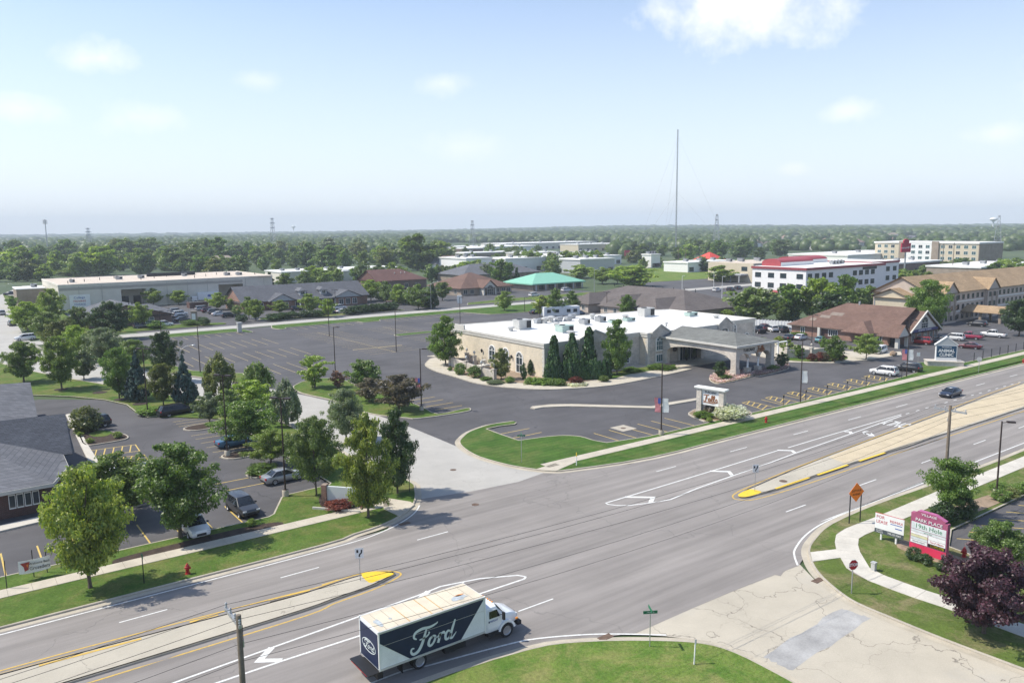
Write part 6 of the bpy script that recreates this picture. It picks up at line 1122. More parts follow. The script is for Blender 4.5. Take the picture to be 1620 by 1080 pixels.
T = [
 ('round', 'yellow', (143, 932), 742, 62, 200, 'yellow green maple in the grass strip beside the road, left foreground'),
 ('round', 'green', (286, 852), 703, 212, 360, 'large round green maple in the mulch bed by the parked white car'),
 ('round', 'mid', (176, 824), 722, 68, 220, 'mid green maple half hidden behind the yellow green maple'),
 ('oval', 'yellow', (583, 820), 655, 526, 624, 'tall maple turning yellow and orange at the street corner'),
 ('oval', 'dark', (629, 782), 648, 596, 674, 'dense dark green tree right of the turning yellow maple'),
 ('locust', 'mid', (501, 786), 663, 448, 538, 'green locust on the lawn left of the corner sign'),
 ('round', 'silver', (548, 698), 616, 512, 584, 'grey green tree behind the yellow corner maple'),
 ('small', 'silver', (332, 669), 621, 309, 350, 'small grey green tree alone in a narrow mulch island'),
 ('locust', 'green', (390, 709), 634, 340, 454, 'wide spreading locust shading the blue parked car'),
 ('locust', 'lime', (429, 736), 681, 386, 472, 'low bright green locust above the parked silver hatchback'),
 ('locust', 'mid', (497, 752), 660, 452, 542, 'open crowned locust in front of the side street'),
 ('upright', 'olive', (350, 638), 556, 324, 380, 'upright olive green tree with feathery top by the large lot'),
 ('upright', 'mid', (407, 642), 568, 381, 440, 'upright green tree with twin pointed tops by the large lot'),
 ('small', 'lime', (398, 655), 602, 362, 432, 'light green bushy tree between the two upright trees'),
 ('small', 'mid', (362, 668), 616, 344, 384, 'rounded green tree right of the small island tree'),
 ('upright', 'silver', (453, 674), 598, 430, 484, 'grey green upright tree overhanging the side street'),
 ('round', 'mid', (38, 606), 541, -4, 64, 'round street tree nearest the left edge on the lawn'),
 ('round', 'mid', (98, 617), 533, 56, 122, 'round street tree with mulch ring behind the clinic drive'),
 ('small', 'silver', (133, 600), 553, 112, 154, 'silvery tree leaning over the side street'),
 ('round', 'green', (189, 632), 551, 146, 202, 'bright green street tree left of the blue spruces'),
 ('spruce', 'blue', (219, 635), 556, 194, 238, 'blue spruce beside the tall lamp pole in the clinic lot'),
 ('spruce', 'blue', (293, 640), 560, 273, 316, 'lone dark blue spruce behind the parked black car'),
 ('round', 'olive', (259, 643), 576, 233, 286, 'dull olive tree between the two blue spruces'),
 ('round', 'dark', (178, 537), 477, 142, 212, 'big dark green round tree in front of the brick gable office'),
 ('small', 'mid', (126, 530), 485, 107, 145, 'grey green tree left of the big dark round tree'),
 ('round', 'lime', (84, 512), 457, 56, 104, 'yellow green tree beside the warehouse corner'),
 ('small', 'green', (20, 488), 468, 9, 31, 'small round tree on the corner of the side street'),
 ('round', 'lime', (44, 524), 478, 16, 72, 'light green tree by the kerb above the white crossing car'),
 ('round', 'mid', (78, 548), 494, 48, 112, 'broad green tree right of the white crossing car'),
 ('round', 'olive', (100, 565), 507, 60, 128, 'broad olive tree in the street side thicket'),
 ('round', 'lime', (122, 572), 515, 96, 150, 'yellow green tree in the middle of the street side thicket'),
 ('round', 'silver', (164, 575), 519, 132, 198, 'dull grey green tree in the street side thicket'),
 ('round', 'dark', (261, 604), 525, 236, 288, 'dark green round tree left of the large lot'),
 ('round', 'mid', (212, 585), 538, 186, 248, 'mid green tree behind the blue spruce'),
 ('small', 'lime', (221, 519), 479, 200, 234, 'light green tree in front of the brick gable wall'),
 ('small', 'lime', (243, 483), 456, 223, 262, 'light green tree before the left loading bay'),
 ('small', 'lime', (283, 482), 459, 269, 295, 'light green tree between the two loading bays'),
 ('small', 'lime', (345, 490), 463, 331, 360, 'light green tree beside the red brick gable'),
 ('small', 'lime', (394, 504), 470, 379, 404, 'left one of two yellow green trees by the dormer office drive'),
 ('small', 'lime', (405, 507), 473, 394, 421, 'right one of two yellow green trees by the dormer office drive'),
 ('small', 'lime', (443, 496), 475, 430, 458, 'small yellow green tree before the dormer office porch'),
 ('small', 'lime', (490, 496), 465, 472, 509, 'larger yellow green tree before the dormer office'),
 ('small', 'lime', (519, 502), 472, 506, 531, 'yellow green tree behind a lot lamp pole'),
 ('small', 'lime', (587, 476), 443, 568, 606, 'bright green tree right of the dormer office'),
 ('small', 'mid', (611, 480), 445, 600, 623, 'narrow green tree in the hedge row by the back street'),
 ('small', 'lime', (631, 482), 449, 618, 643, 'yellowish tree in the hedge row by the back street'),
 ('small', 'mid', (662, 489), 450, 642, 682, 'broad bright tree at the end of the hedge row'),
 ('spruce', 'dark', (684, 488), 442, 671, 696, 'dark spruce standing right of the hedge row'),
 ('small', 'mid', (700, 475), 446, 687, 713, 'small round tree left of the brown roofed clinic'),
 ('small', 'lime', (798, 492), 461, 785, 813, 'small yellow green tree on the lawn by the back street'),
 ('small', 'yellow', (858, 502), 468, 843, 875, 'yellowing tree left of the pair of green trees behind the hall'),
 ('oval', 'green', (879, 502), 456, 861, 894, 'green tree in the middle behind the hall roof'),
 ('oval', 'green', (905, 498), 460, 891, 920, 'green tree right of the white trailer behind the hall'),
 ('oval', 'green', (992, 503), 466, 976, 1010, 'pointed green tree in front of the taupe roof'),
 ('small', 'silver', (1077, 492), 471, 1066, 1088, 'small thin tree above the hall roof edge'),
 ('small', 'lime', (1105, 500), 483, 1082, 1128, 'low olive shrub tree behind the hall roof corner'),
 ('big', 'mid', (1193, 508), 455, 1150, 1228, 'broad dark green tree behind the vinyl fence'),
 ('big', 'green', (1250, 506), 450, 1222, 1275, 'green tree in front of the white office corner'),
 ('big', 'lime', (1292, 506), 440, 1262, 1325, 'yellow green tree before the white office wall'),
 ('big', 'green', (1335, 500), 436, 1308, 1368, 'tall feathery tree before the white office windows'),
 ('big', 'dark', (1312, 512), 462, 1285, 1350, 'dark tree low behind the brick clinic roof'),
 ('big', 'mid', (1372, 490), 452, 1350, 1392, 'green tree left of the motel gable'),
 ('small', 'mid', (1235, 512), 480, 1222, 1250, 'small green tree at the corner of the vinyl fence'),
 ('round', 'green', (1466, 532), 444, 1428, 1502, 'large leafy tree hiding the near end of the motel'),
 ('small', 'green', (1478, 531), 500, 1467, 1488, 'small sapling beside the large motel tree'),
 ('round', 'dark', (1612, 532), 473, 1588, 1650, 'dark green tree at the right edge by the white pickup'),
 ('oval', 'green', (705, 578), 500, 682, 744, 'dense pyramidal green tree at the far left corner of the hall'),
 ('oval', 'olive', (793, 601), 551, 776, 814, 'small bronze green tree before the arched windows'),
 ('oval', 'green', (976, 594), 505, 953, 1008, 'tall green maple before the front wall of the hall'),
 ('column', 'arbor', (877, 601.5), 534, 866, 889, 'left one of three tall columnar evergreens against the hall'),
 ('column', 'arbor', (905, 597.5), 530, 893, 919, 'middle one of three tall columnar evergreens against the hall'),
 ('column', 'arbor', (932, 594), 521, 919, 944, 'right one of three tall columnar evergreens against the hall'),
 ('small', 'dark', (1139, 600), 571, 1130, 1150, 'clipped lollipop tree left of the entrance canopy'),
 ('small', 'dark', (1237, 582), 557, 1227, 1248, 'clipped dark oval tree right of the entrance canopy'),
 ('small', 'green', (1320, 574), 532, 1304, 1338, 'green tree behind the red shrubs by the patio'),
 ('locust', 'lime', (1370, 569), 528, 1344, 1394, 'spreading light green tree beside the parked white suv'),
 ('small', 'lime', (1247, 560), 538, 1236, 1258, 'round light tree in the patio garden'),
 ('small', 'green', (1263, 568), 546, 1254, 1274, 'leafy shrub tree at the patio wall end'),
 ('oval', 'green', (1302, 556), 532, 1296, 1312, 'narrow pointed green tree inside the patio wall'),
 ('airy', 'green', (1502, 818), 725, 1464, 1548, 'round green tree on the lawn beside the utility pole'),
 ('round', 'purple', (1556, 1004), 868, 1486, 1645, 'purple leaved plum tree on the right foreground lawn'),
 ('round', 'green', (1578, 910), 826, 1534, 1630, 'green tree behind the purple plum tree'),
 ('vase', 'lime', (497, 614), 562, 474, 524, 'vase shaped light green shrub tree on the lawn island'),
 ('vase', 'pinkgrey', (536, 614), 586, 522, 552, 'sparse reddish shrub tree on the lawn island'),
 ('small', 'green', (577, 618), 569, 550, 603, 'bushy green tree at the edge of the lawn island'),
 ('small', 'bronze', (584, 636), 598, 562, 606, 'left one of two bronze crabapples on the lawn island'),
 ('small', 'bronze', (631, 650), 593, 593, 674, 'right and wider one of two bronze crabapples on the lawn island'),
 ('big', 'mid', (661, 428), 371, 625, 694, 'tallest tree on the skyline belt with an open vase crown'),
 ('small', 'lime', (953, 449), 423, 928, 968, 'left one of three light trees on the bright lawn'),
 ('small', 'lime', (977, 449), 424, 962, 988, 'middle one of three light trees on the bright lawn'),
 ('big', 'lime', (1003, 453), 420, 974, 1042, 'right and widest of three light trees on the bright lawn'),
 ('big', 'lime', (1140, 446), 420, 1120, 1162, 'light green round tree left of the tan office'),
 ('farspruce', 'dark', (428, 463), 431, 418, 444, 'dark conical spruce at the right end of the warehouse'),
 ('small', 'mid', (452, 463), 432, 440, 470, 'grey green tree right of the dark warehouse spruce'),
 ('small', 'mid', (483, 462), 430, 470, 500, 'dark green tree in front of the white flat building'),
 ('big', 'lime', (112, 436), 424, 95, 140, 'light round tree just behind the warehouse roof'),
 ('big', 'mid', (876, 440), 405, 848, 880, 'round green tree right behind the grey shingle roof'),
 ('big', 'green', (795, 452), 410, 775, 812, 'large green tree left of the mint green roof'),
 ('farspruce', 'dark', (818, 452), 424, 808, 828, 'slim spruce between large tree and mint green roof'),
 ('big', 'lime', (917, 440), 419, 892, 935, 'rounded light tree above the mint green roof'),
]
for a in T: tree(*a)
# ---- belts of trees that nothing tells apart
def belt(n, x0, x1, y0, y1, h0, h1, label, group, kinds=('big', 'bigoval', 'big'), leaves=('mid', 'lime', 'green', 'lime', 'olive', 'silver', 'mid', 'green'), seed=1, wf=(.8, 1.35)):
    rs = random.Random(seed)
    for i in range(n):
        x = x0 + (x1-x0)*((i+.5)/n) + rs.uniform(-.6, .6)*(x1-x0)/n; y = rs.uniform(y0, y1); g = G(x, y); h = rs.uniform(h0, h1); w = h*rs.uniform(*wf); k = rs.choice(kinds); TCOUNT[0] += 1
        tr, cr = PROTO[k][TCOUNT[0] % len(PROTO[k])]; o = thing('tree', label if n > 15 else ORD[i]+' '+label+', counted from the left', 'tree', (g.x, g.y, TERR(g.x, g.y) if g.length > 900 else -.05), rs.uniform(0, 6.28), group); o.scale = (w, w, h); meshobj('trunk', tr, o); c = meshobj('crown', cr, o); set_mat(c, LM[rs.choice(leaves)])
belt(34, -45, 440, 424, 438, 8, 18, 'broadleaf tree in the front row of the belt behind the warehouse', 'front row of the tree belt behind the warehouse', seed=1)
belt(28, -45, 440, 410, 422, 12, 21, 'broadleaf tree in the back row of the belt behind the warehouse', 'back row of the tree belt behind the warehouse', seed=2)
belt(24, 440, 700, 413, 425, 9, 18, 'broadleaf tree in the belt behind the white flat building', 'tree belt behind the white flat building', seed=3)
belt(10, 440, 700, 404, 413, 13, 19, 'tree at the back of the belt behind the white building', 'rear of the tree belt behind the white flat building', seed=4)
belt(9, -30, 78, 437, 446, 7, 12, 'tree by the far left lot behind the annex', 'trees by the far left lot', seed=15)
belt(10, 488, 640, 444, 452, 7, 9.5, 'bright green tree in the row before the white flat building', 'tree row before the white flat building', ('big', 'small'), ('lime', 'mid', 'green'), seed=5)
belt(12, 672, 790, 434, 446, 6.5, 10, 'tree in the row behind the brown roofed clinic', 'tree row behind the brown roofed clinic', seed=6)
belt(12, 815, 960, 422, 432, 8, 12, 'tree in the row above the mint green roof', 'tree row above the mint green roof', seed=7)
belt(12, 700, 1000, 414, 428, 6, 10, 'tree among the low stores beyond the brown roofed clinic', 'trees among the low stores', seed=16)
belt(14, 690, 860, 400, 410, 8, 13, 'tree standing among the far white roofed stores', 'trees among the far white roofed stores', seed=8)
belt(18, 960, 1250, 402, 412, 9, 15, 'tree in the belt behind the tan office and drive-in', 'tree belt behind the tan office', leaves=('mid', 'far', 'green', 'lime'), seed=9)
belt(10, 1010, 1140, 420, 430, 5, 8, 'tree along the far side of the bright lawn', 'trees along the bright lawn', leaves=('mid', 'dark', 'lime'), seed=10)
belt(12, 1395, 1480, 438, 455, 4.5, 7, 'tree between the white office and the motel roof', 'trees between the office and the motel', leaves=('lime', 'mid', 'green'), seed=11)
belt(14, 1440, 1570, 422, 430, 4, 7, 'small tree in the far hotel car park', 'small trees in the far hotel car park', leaves=('mid', 'green'), seed=12)
belt(10, 1575, 1640, 432, 448, 6, 9, 'green tree behind the motel at the right edge', 'trees behind the motel at the right edge', leaves=('lime', 'mid', 'green'), seed=13)
belt(0, 1180, 1640, 385, 401, 8, 12, 'tree in the housing estate beyond the far hotel', 'trees in the far housing estate', leaves=('mid', 'far', 'green'), seed=14)
# ---- shrubs
def ball(name, key, seeds, n, leaf, **k):
    L = []
    for s in seeds: L.append(crown_mesh('foliage', 'round', s, n, n*46, leaf, base=.0, r0=.14, r1=.2, inner=.6, **k)[0])
    PROTO[key] = L
ball('s', 'ball', (41, 42, 43), 60, .042)
PROTO['hedge'] = [crown_mesh('foliage', 'flat', s, 60, 2400, .05, base=.0, r0=.2, r1=.3, inner=.2)[0] for s in (45, 46)]
PROTO['tuft'] = [crown_mesh('foliage', 'column', s, 40, 1400, .06, base=0, r0=.15, r1=.25, elong=1.7)[0] for s in (47, 48)]
def shrub(leaf, base, w, h, label, group=None, kind='ball', z=.14, d=None, name='shrub', cat='shrub', g=None, rz=None):
    g = g or G(*base, z); TCOUNT[0] += 1; me = PROTO[kind][TCOUNT[0] % len(PROTO[kind])]
    o = meshobj(name, me, None, (g.x, g.y, z), rnd.uniform(0, 6.28) if rz is None else rz); o.scale = (w, d or w, h); set_mat(o, LM[leaf]); return tag(o, label, cat, group)
for i in range(15):                                            # arborvitae hedge
    g = G(866+6.9*i, 603-.35*i, .16); tr, cr = PROTO['column'][i % 2]; o = thing('arborvitae', ORD[i]+' arborvitae from the left in the hedge along the hall', 'shrub', (g.x, g.y, .16), i*1.3, 'arborvitae hedge along the hall'); o.scale = (1.35, 1.35, 3.0+.25*((i*7) % 3)); meshobj('trunk', tr, o); c = meshobj('crown', cr, o); set_mat(c, LM['arbor'])
SH = [('green', (728, 592), 2.4, 2.0, 'left one of two clipped round shrubs before the patio wall'), ('green', (751, 597), 2.6, 2.1, 'right one of two clipped round shrubs before the patio wall'), ('lime', (845, 593), 2.2, 2.0, 'bright yellow green ball shrub at the hall corner'),
      ('arbor', (829, 600), 1.2, 2.8, 'pointed dark evergreen left of the yellow ball shrub'), ('arbor', (839, 594), 1.1, 2.8, 'pointed dark evergreen just behind the yellow ball shrub'), ('green', (712, 586), 1.0, .7, 'low green shrub beside the patio corner pillar'), ('green', (768, 601), 2.2, .6, 'row of low green shrubs at the patio wall foot'), ('silver', (784, 606), 3.4, .5, 'patch of grey ground cover before the bronze tree'),
      ('green', (806, 605), 1.8, 1.0, 'dark low shrub right of the bronze tree'), ('red', (912, 607), 2.6, 1.2, 'reddish barberry in the white flower bed'), ('mid', (955, 603), 2.0, 1.0, 'low fine shrub left of the tall front maple'), ('green', (1000, 588), 4.0, .8, 'clipped low hedge below the hall windows'), ('green', (1048, 583), 5.5, .8, 'clipped low hedge right of the stone corner'),
      ('white', (1155, 663), 4.6, 1.9, 'large white flowering hydrangea beside the entrance sign'), ('green', (1113, 660), 3.2, .8, 'low green hedge below the entrance sign'), ('bronze', (1122, 656), 1.8, 1.6, 'dark shrub between the pillars of the entrance sign'), ('lime', (1122, 667), 1.0, .6, 'small yellow green plant before the entrance sign'),
      ('green', (1148, 600), 2.2, .9, 'clipped box shrub left of the canopy pier'), ('green', (1222, 585), 2.2, .9, 'clipped box shrub right of the canopy pier'), ('red', (1284, 571), 1.9, 1.5, 'first red shrub from the left before the patio wall'), ('red', (1297, 571), 2.0, 1.7, 'second red shrub from the left before the patio wall'), ('bronze', (1305, 571), 2.0, 1.6, 'third shrub, bronze green, before the patio wall'), ('red', (1318, 570), 1.9, 1.6, 'fourth shrub from the left before the patio wall'), ('bronze', (1331, 570), 1.8, 1.5, 'rightmost bronze shrub before the patio wall'),
      ('dark', (1445, 884), 1.3, .95, 'first round shrub below the pink sign'), ('dark', (1464, 892), 1.1, .85, 'second round shrub below the pink sign'), ('dark', (1490, 902), 1.05, .8, 'third round shrub below the pink sign'), ('dark', (1527, 820), 2.0, 2.0, 'dark shrub right of the utility pole tree'), ('dark', (1492, 826), 2.4, 1.9, 'dark shrub at the foot of the utility pole tree'),
      ('green', (1580, 777), 1.9, .9, 'flat clipped shrub behind the lamp base on the right'), ('green', (1583, 791), 1.9, 1.0, 'flat clipped shrub before the lamp base on the right'), ('olive', (1603, 786), 1.4, .9, 'small shrub with orange flowers right of the lamp base'), ('green', (1617, 779), 1.8, 1.1, 'clipped shrub at the right edge by the lot'),
      ('olive', (136, 682), 4.2, 3.2, 'spreading olive shrub hiding the parked black suv'), ('lime', (122, 686), .9, .6, 'small yellow shrub by the clinic walk'), ('lime', (127, 690), .9, .6, 'small yellow green shrub at the front of the clinic island'), ('lime', (143, 700), 1.1, .6, 'low shrub in the mulch of the clinic island'), ('lime', (186, 692), 1.3, .8, 'leafy plant at the tip of the clinic island'), ('silver', (214, 797), 1.8, 1.2, 'grey shrub in the small island under the maples'), ('green', (415, 748), 3.6, .9, 'low shrub mass in the island by the silver hatchback'),
      ('lime', (398, 832), .9, .7, 'small yellow shrub beside the parked dark suv'), ('red', (538, 803), 3.0, .8, 'red shrubs at the foot of the corner sign'), ('grass', (235, 655), 3.4, 1.0, 'tuft of tall grass beside the clinic lamp base'),
      ('dark', (44, 520), 3.6, 2.2, 'dark round shrub under the kerb side tree'), ('green', (245, 519), 5.0, 2.0, 'dark hedge mass by the white suv at the brick office'), ('green', (302, 514), 5.2, 1.4, 'low rounded hedge by the brick sign'), ('dark', (324, 514), 3.2, 2.2, 'dark round shrub right of the brick sign'), ('dark', (316, 511), 2.2, 1.8, 'dark bronze shrub behind the brick sign'),
      ('dark', (379, 509), 2.6, 2.0, 'left dark ball shrub at the dormer office drive'), ('dark', (386, 509), 2.6, 2.0, 'right dark ball shrub at the dormer office drive'), ('mid', (367, 489), 4.0, 3.4, 'leafy shrub beside the parked black car row'), ('mid', (375, 497), 3.6, 2.8, 'round shrub before the brick gable'), ('lime', (1150, 502), 4.5, 2.2, 'low light shrubs behind the hall end'), ('lime', (1205, 548), 2.6, 2.0, 'light shrub at the rear corner of the hall'), ('yellow', (1233, 545), 2.4, 1.8, 'yellow shrub by the patio garden'), ('green', (1264, 530), 4.0, .7, 'low hedge along the brick clinic wall')]
for a in SH: shrub(*a)
for i, q in enumerate([(432, 507), (447, 505), (462, 503), (482, 502), (496, 501), (505, 501)]): shrub('dark', q, 5.0, 2.0, ORD[i]+' dark hedge clump from the left before the dormer office', 'hedge clumps along the dormer office')
for i, q in enumerate([(553, 497), (562, 496), (571, 495), (580, 494), (590, 493), (600, 492), (610, 491), (620, 490)]): shrub('dark', q, 5.0, 2.4, ORD[i]+' hedge clump from the left by the back street', 'hedge clumps by the back street')
for i in range(12): shrub('mid', (600+7*i, 474+1.1*i), 3.4, 2.2, ORD[i]+' shrub from the left in the row below the bright trees', 'hedge row below the bright trees')
for i in range(7): shrub('grass', (838+8*i, 607+.4*i), 2.2, 1.1, ORD[i]+' ornamental grass clump from the left before the hall', 'ornamental grass clumps before the hall', 'tuft', name='ornamental_grass', cat='grass')
# flower beds: low petals by the hundred
def petals(name, label, polyp, n, leaf, z=.16, s=.13, seed=5):
    rs = np.random.RandomState(seed); P = [Vector((p[0], p[1])) for p in polyp]; xs = [p.x for p in P]; ys = [p.y for p in P]; out = []
    def inside(x, y):
        c = False
        for i in range(len(P)):
            a, b = P[i], P[i-1]
            if (a.y > y) != (b.y > y) and x < (b.x-a.x)*(y-a.y)/(b.y-a.y)+a.x: c = not c
        return c
    mb = MB()
    while len(out) < n:
        x, y = rs.uniform(min(xs), max(xs)), rs.uniform(min(ys), max(ys))
        if inside(x, y):
            out.append(1); zz = z+rs.uniform(.05, .35); a = rs.uniform(0, 3.14); k = s*rs.uniform(.7, 1.5); ux, uy = k*math.cos(a), k*math.sin(a); tz = rs.uniform(-.05, .05)
            mb.add([(x-ux, y-uy, zz-tz), (x+uy, y-ux, zz), (x+ux, y+uy, zz+tz), (x-uy, y+ux, zz)], [(0, 1, 2, 3)])
    o = mb.build(name, LM[leaf]); o['kind'] = 'stuff'; o['label'] = label; return o
petals('flower_bed', 'pink and white bedding flowers left of the canopy pier', smooth_line(fb1, True, 3), 1500, 'pink'); petals('flower_bed', 'pink and white bedding flowers right of the canopy pier', smooth_line(fb2, True, 3), 1200, 'pink', seed=6)
petals('flower_bed', 'white flower bed in front of the hall', px((896, 611), (905, 607), (920, 606), (930, 608), (928, 612), (905, 613.5)), 400, 'white', seed=7); petals('hydrangea_blooms', 'white blooms of the hydrangea by the entrance sign', [(g.x, g.y) for g in [G(1155, 663)+Vector((2.2*math.cos(a), 2.0*math.sin(a), 0)) for a in np.linspace(0, 5.8, 10)]], 500, 'white', z=1.4, seed=8)
# ---------------------------------------------------------------- lamp poles, utility poles, signs
BZ = K['bronze_pole']
def lamp_pole(base, top, label, heads=1, m=BZ, pedestal=True, face=R(-54), z=.1, r=.09, group=None, banner=None):
    g = G(*base); Hh = height_at(g, top); o = thing('lamp_pole', label, 'lamp pole', (g.x, g.y, 0), face, group); b = .75 if pedestal else 0
    if pedestal: MB().lathe([(.32, 0), (.32, .7), (.28, .76)], 14).build('concrete_base', K['gutter_concrete'], o, smooth=True)
    MB().box(-.2, .2, -.2, .2, b, b+.06).build('base_plate', m, o); MB().tube((0, 0, b), (0, 0, Hh), r, r*.72, 10).build('pole', m, o, smooth=True)
    for k in range(heads):
        s = 1 if k == 0 else -1; h = MB().tube((0, 0, Hh-.15), (s*.5, 0, Hh-.05), .035).box(min(s*.4, s*1.1), max(s*.4, s*1.1), -.2, .2, Hh-.1, Hh+.04).build('lamp_head', m, o); MB().box(min(s*.5, s*1.0), max(s*.5, s*1.0), -.14, .14, Hh-.125, Hh-.1).build('lens', K['trim_white'], h)
    if banner:
        for s, bm in banner:
            p = MB().loft([[(s*.12, .012, 3.0+zz), (s*.85+ .06*math.sin(zz*3), .03+.05*math.sin(zz*2.4), 3.0+zz), (s*.85+.06*math.sin(zz*3), .01+.05*math.sin(zz*2.4), 3.0+zz), (s*.12, -.012, 3.0+zz)] for zz in (0, .45, .9, 1.35, 1.8)]).build('banner', K[bm], o)
            for zz in (2.98, 4.82): MB().tube((0, 0, zz), (s*.9, 0, zz), .018, n=6).build('banner_arm', m, o)
            if bm == 'banner_red':
                MB().box(min(s*.13, s*.45), max(s*.13, s*.45), -.06, .07, 4.1, 4.78).build('banner_canton', K['letter_blue'], p)
    return o
mat('banner_white', (.74, .74, .72), .8, .06); mat('banner_red', (.5, .2, .22), .8, .1)
LP = [((1046, 689), 575, 'bronze lamp pole with flag and white banners beside the road, middle', 1, True, [(-1, 'banner_red'), (1, 'banner_white')]), ((1266, 637), 536, 'bronze lamp pole with a white banner right of the entrance sign', 1, False, [(1, 'banner_white')]), ((1434, 597), 506, 'bronze lamp pole with two banners near the animal clinic sign', 1, False, [(-1, 'banner_red'), (1, 'banner_white')]), ((667, 650), 551, 'bronze lamp pole with a flag banner at the lawn island tip', 1, True, [(-1, 'banner_red')]),
      ((531, 600), 517, 'lamp pole behind the reddish shrub tree', 1, False, None), ((627, 556), 489, 'lamp pole at the near end of the long yellow parking spine', 1, False, None), ((521, 532), 472, 'lamp pole at the far end of the long yellow parking spine', 1, False, None), ((728, 512), 470, 'lamp pole on the far right of the large lot', 1, False, None), ((317, 590), 515, 'lamp pole on the lawn edge left of the large lot', 1, False, None), ((255, 531), 491, 'lamp pole by the back street, far left', 1, False, None),
      ((234, 658), 551, 'tall lamp pole with concrete base beside the blue spruce', 2, True, None), ((360, 722), 593, 'tall lamp pole with concrete base before the wide locust', 2, True, None), ((452, 786), 629, 'tall lamp pole with concrete base at the clinic lot corner', 2, True, None), ((1576, 786), 666, 'bronze lamp pole among clipped shrubs by the right lot', 1, True, None), ((830, 494), 470, 'lamp pole behind the left part of the hall roof', 1, False, None), ((854, 505), 470, 'lamp pole left of the yellowing tree', 1, False, None), ((960, 497), 462, 'lamp pole in front of the taupe roof', 2, False, None), ((1284, 545), 498, 'lamp pole at the patio left of the brick clinic', 2, False, None), ((1163, 508), 478, 'lamp pole behind the hall roof corner', 1, False, None), ((531, 488), 458, 'lamp pole with twin heads at the dormer office', 2, False, None)]
for b, t_, l, h, p, bn in LP: lamp_pole(b, t_, l, h, BZ, p, banner=bn, z=.1)
for b, t_, l in (((1079, 460), 436, 'left white lamp pole before the bright lawn'), ((1129, 459), 430, 'middle white lamp pole before the tan office'), ((1142, 473), 437, 'right white lamp pole before the tan office'), ((1408, 452), 424, 'white lamp pole right of the white office')): lamp_pole(b, t_, l, 1, K['trim_white'], False)
def cobra(base, top, arm_px, label):
    g = G(*base); Hh = height_at(g, top); o = thing('street_light', label, 'street light', (g.x, g.y, 0)); d = (rt*(1 if arm_px > 0 else -1)); d = Vector((d.x, d.y, 0)).normalized()*2.2
    MB().tube((0, 0, 0), (0, 0, Hh), .11, .07, 10).build('pole', K['galvanized'], o, smooth=True); MB().tube((0, 0, Hh-.1), (d.x*.5, d.y*.5, Hh+.6), .05, .045, 8).tube((d.x*.5, d.y*.5, Hh+.6), (d.x, d.y, Hh+.8), .045, .04, 8).build('arm', K['galvanized'], o); MB().blob((d.x*1.12, d.y*1.12, Hh+.78), .35, .35, .1, 2, 0).build('lamp_head', K['galvanized'], o, smooth=True)
cobra((26, 473), 452, -1, 'galvanized street light in the far left lot'); cobra((288, 605), 553, 1, 'galvanized street light behind the lone blue spruce'); cobra((682, 489), 449, 1, 'galvanized street light beside the dark spruce on the back street'); cobra((940, 466), 428, 1, 'galvanized street light before the bright lawn')
# utility poles along the near side of the main road
def upole(x, y, Hh, arm, label):
    o = thing('utility_pole', label, 'utility pole', (x, y, 0)); MB().loft([[(q*math.cos(a*math.pi/6), q*math.sin(a*math.pi/6), z) for a in range(12)] for q, z in ((.165, -.1), (.145, 3), (.115, Hh-.02), (.10, Hh))]).build('pole', K['wood_pole'], o, smooth=True)
    a0, a1 = arm; MB().box(-.06, .06, a0, a1, Hh-.55, Hh-.4).build('crossarm', K['galvanized'], o)
    for yy in np.linspace(a0+.1, a1-.1, 4): MB().lathe([(.03, 0), (.06, .08), (.035, .14), (.06, .2), (.02, .26)], 8, (0, yy, Hh-.4)).build('insulator', K['trim_grey'], o, smooth=True)
    MB().box(.1, .16, -.05, .25, Hh-1.5, Hh-1.2).build('bracket', K['galvanized'], o); MB().tube((.14, .0, Hh-1.2), (.14, .0, Hh-.5), .015).build('conduit', K['metal_dark'], o); return o
p2 = G(1492, 813); h2 = height_at(p2, 641); pq = RY(377, 972, p2.y)
upole(p2.x, p2.y, h2, (-1.4, 1.4), 'wooden utility pole with crossarm beside the right foreground tree'); upole(pq.x, p2.y, pq.z, (-.2, 1.9), 'wooden utility pole with one sided crossarm in the left foreground')
mat('wire_dark', (.03, .03, .032), .6)
def wire(a, b, sag, label, r=.010):
    a, b = Vector(a), Vector(b); P = []
    n = 14
    for i in range(n+1):
        t_ = i/n; q = a.lerp(b, t_); q.z -= sag*4*t_*(1-t_); P.append(q)
    mb = MB()
    for u, v in zip(P[:-1], P[1:]): mb.tube(u, v, r, n=5, caps=False)
    return tag(mb.build('overhead_wire', K['wire_dark']), label, 'wire', 'overhead wires along the main road')
for k, (y1, z1, y2, z2, sg) in enumerate(((1.7, -.2, 1.2, -.2, .9), (1.1, -.2, .5, -.2, .9), (.0, -.2, -1.2, -.2, .9), (.15, -1.4, .15, -1.4, 1.1), (.15, -2.2, .15, -2.2, 1.2))):
    wire((pq.x, p2.y+y1, pq.z+z1), (p2.x, p2.y+y2, h2+z2), sg, 'overhead wire over the junction, %s of five' % ('farthest', 'second farthest', 'third, nearest crossarm', 'upper of the two lower', 'lowest')[k]); wire((pq.x-50, p2.y+y1, pq.z+z1), (pq.x, p2.y+y1, pq.z+z1), .8, 'overhead wire leaving the left utility pole leftwards, %s of five' % ('farthest', 'second farthest', 'third, nearest crossarm', 'upper of the two lower', 'lowest')[k]); wire((p2.x, p2.y+y2, h2+z2), (p2.x+55, p2.y+y2, h2+z2), .9, 'overhead wire leaving the right utility pole rightwards, %s of five' % ('farthest', 'second farthest', 'third, nearest crossarm', 'upper of the two lower', 'lowest')[k])
upole(pq.x-50, p2.y, pq.z, (-.2, 1.9), 'wooden utility pole beyond the left edge'); upole(p2.x+55, p2.y, h2, (-1.4, 1.4), 'wooden utility pole beyond the right edge')
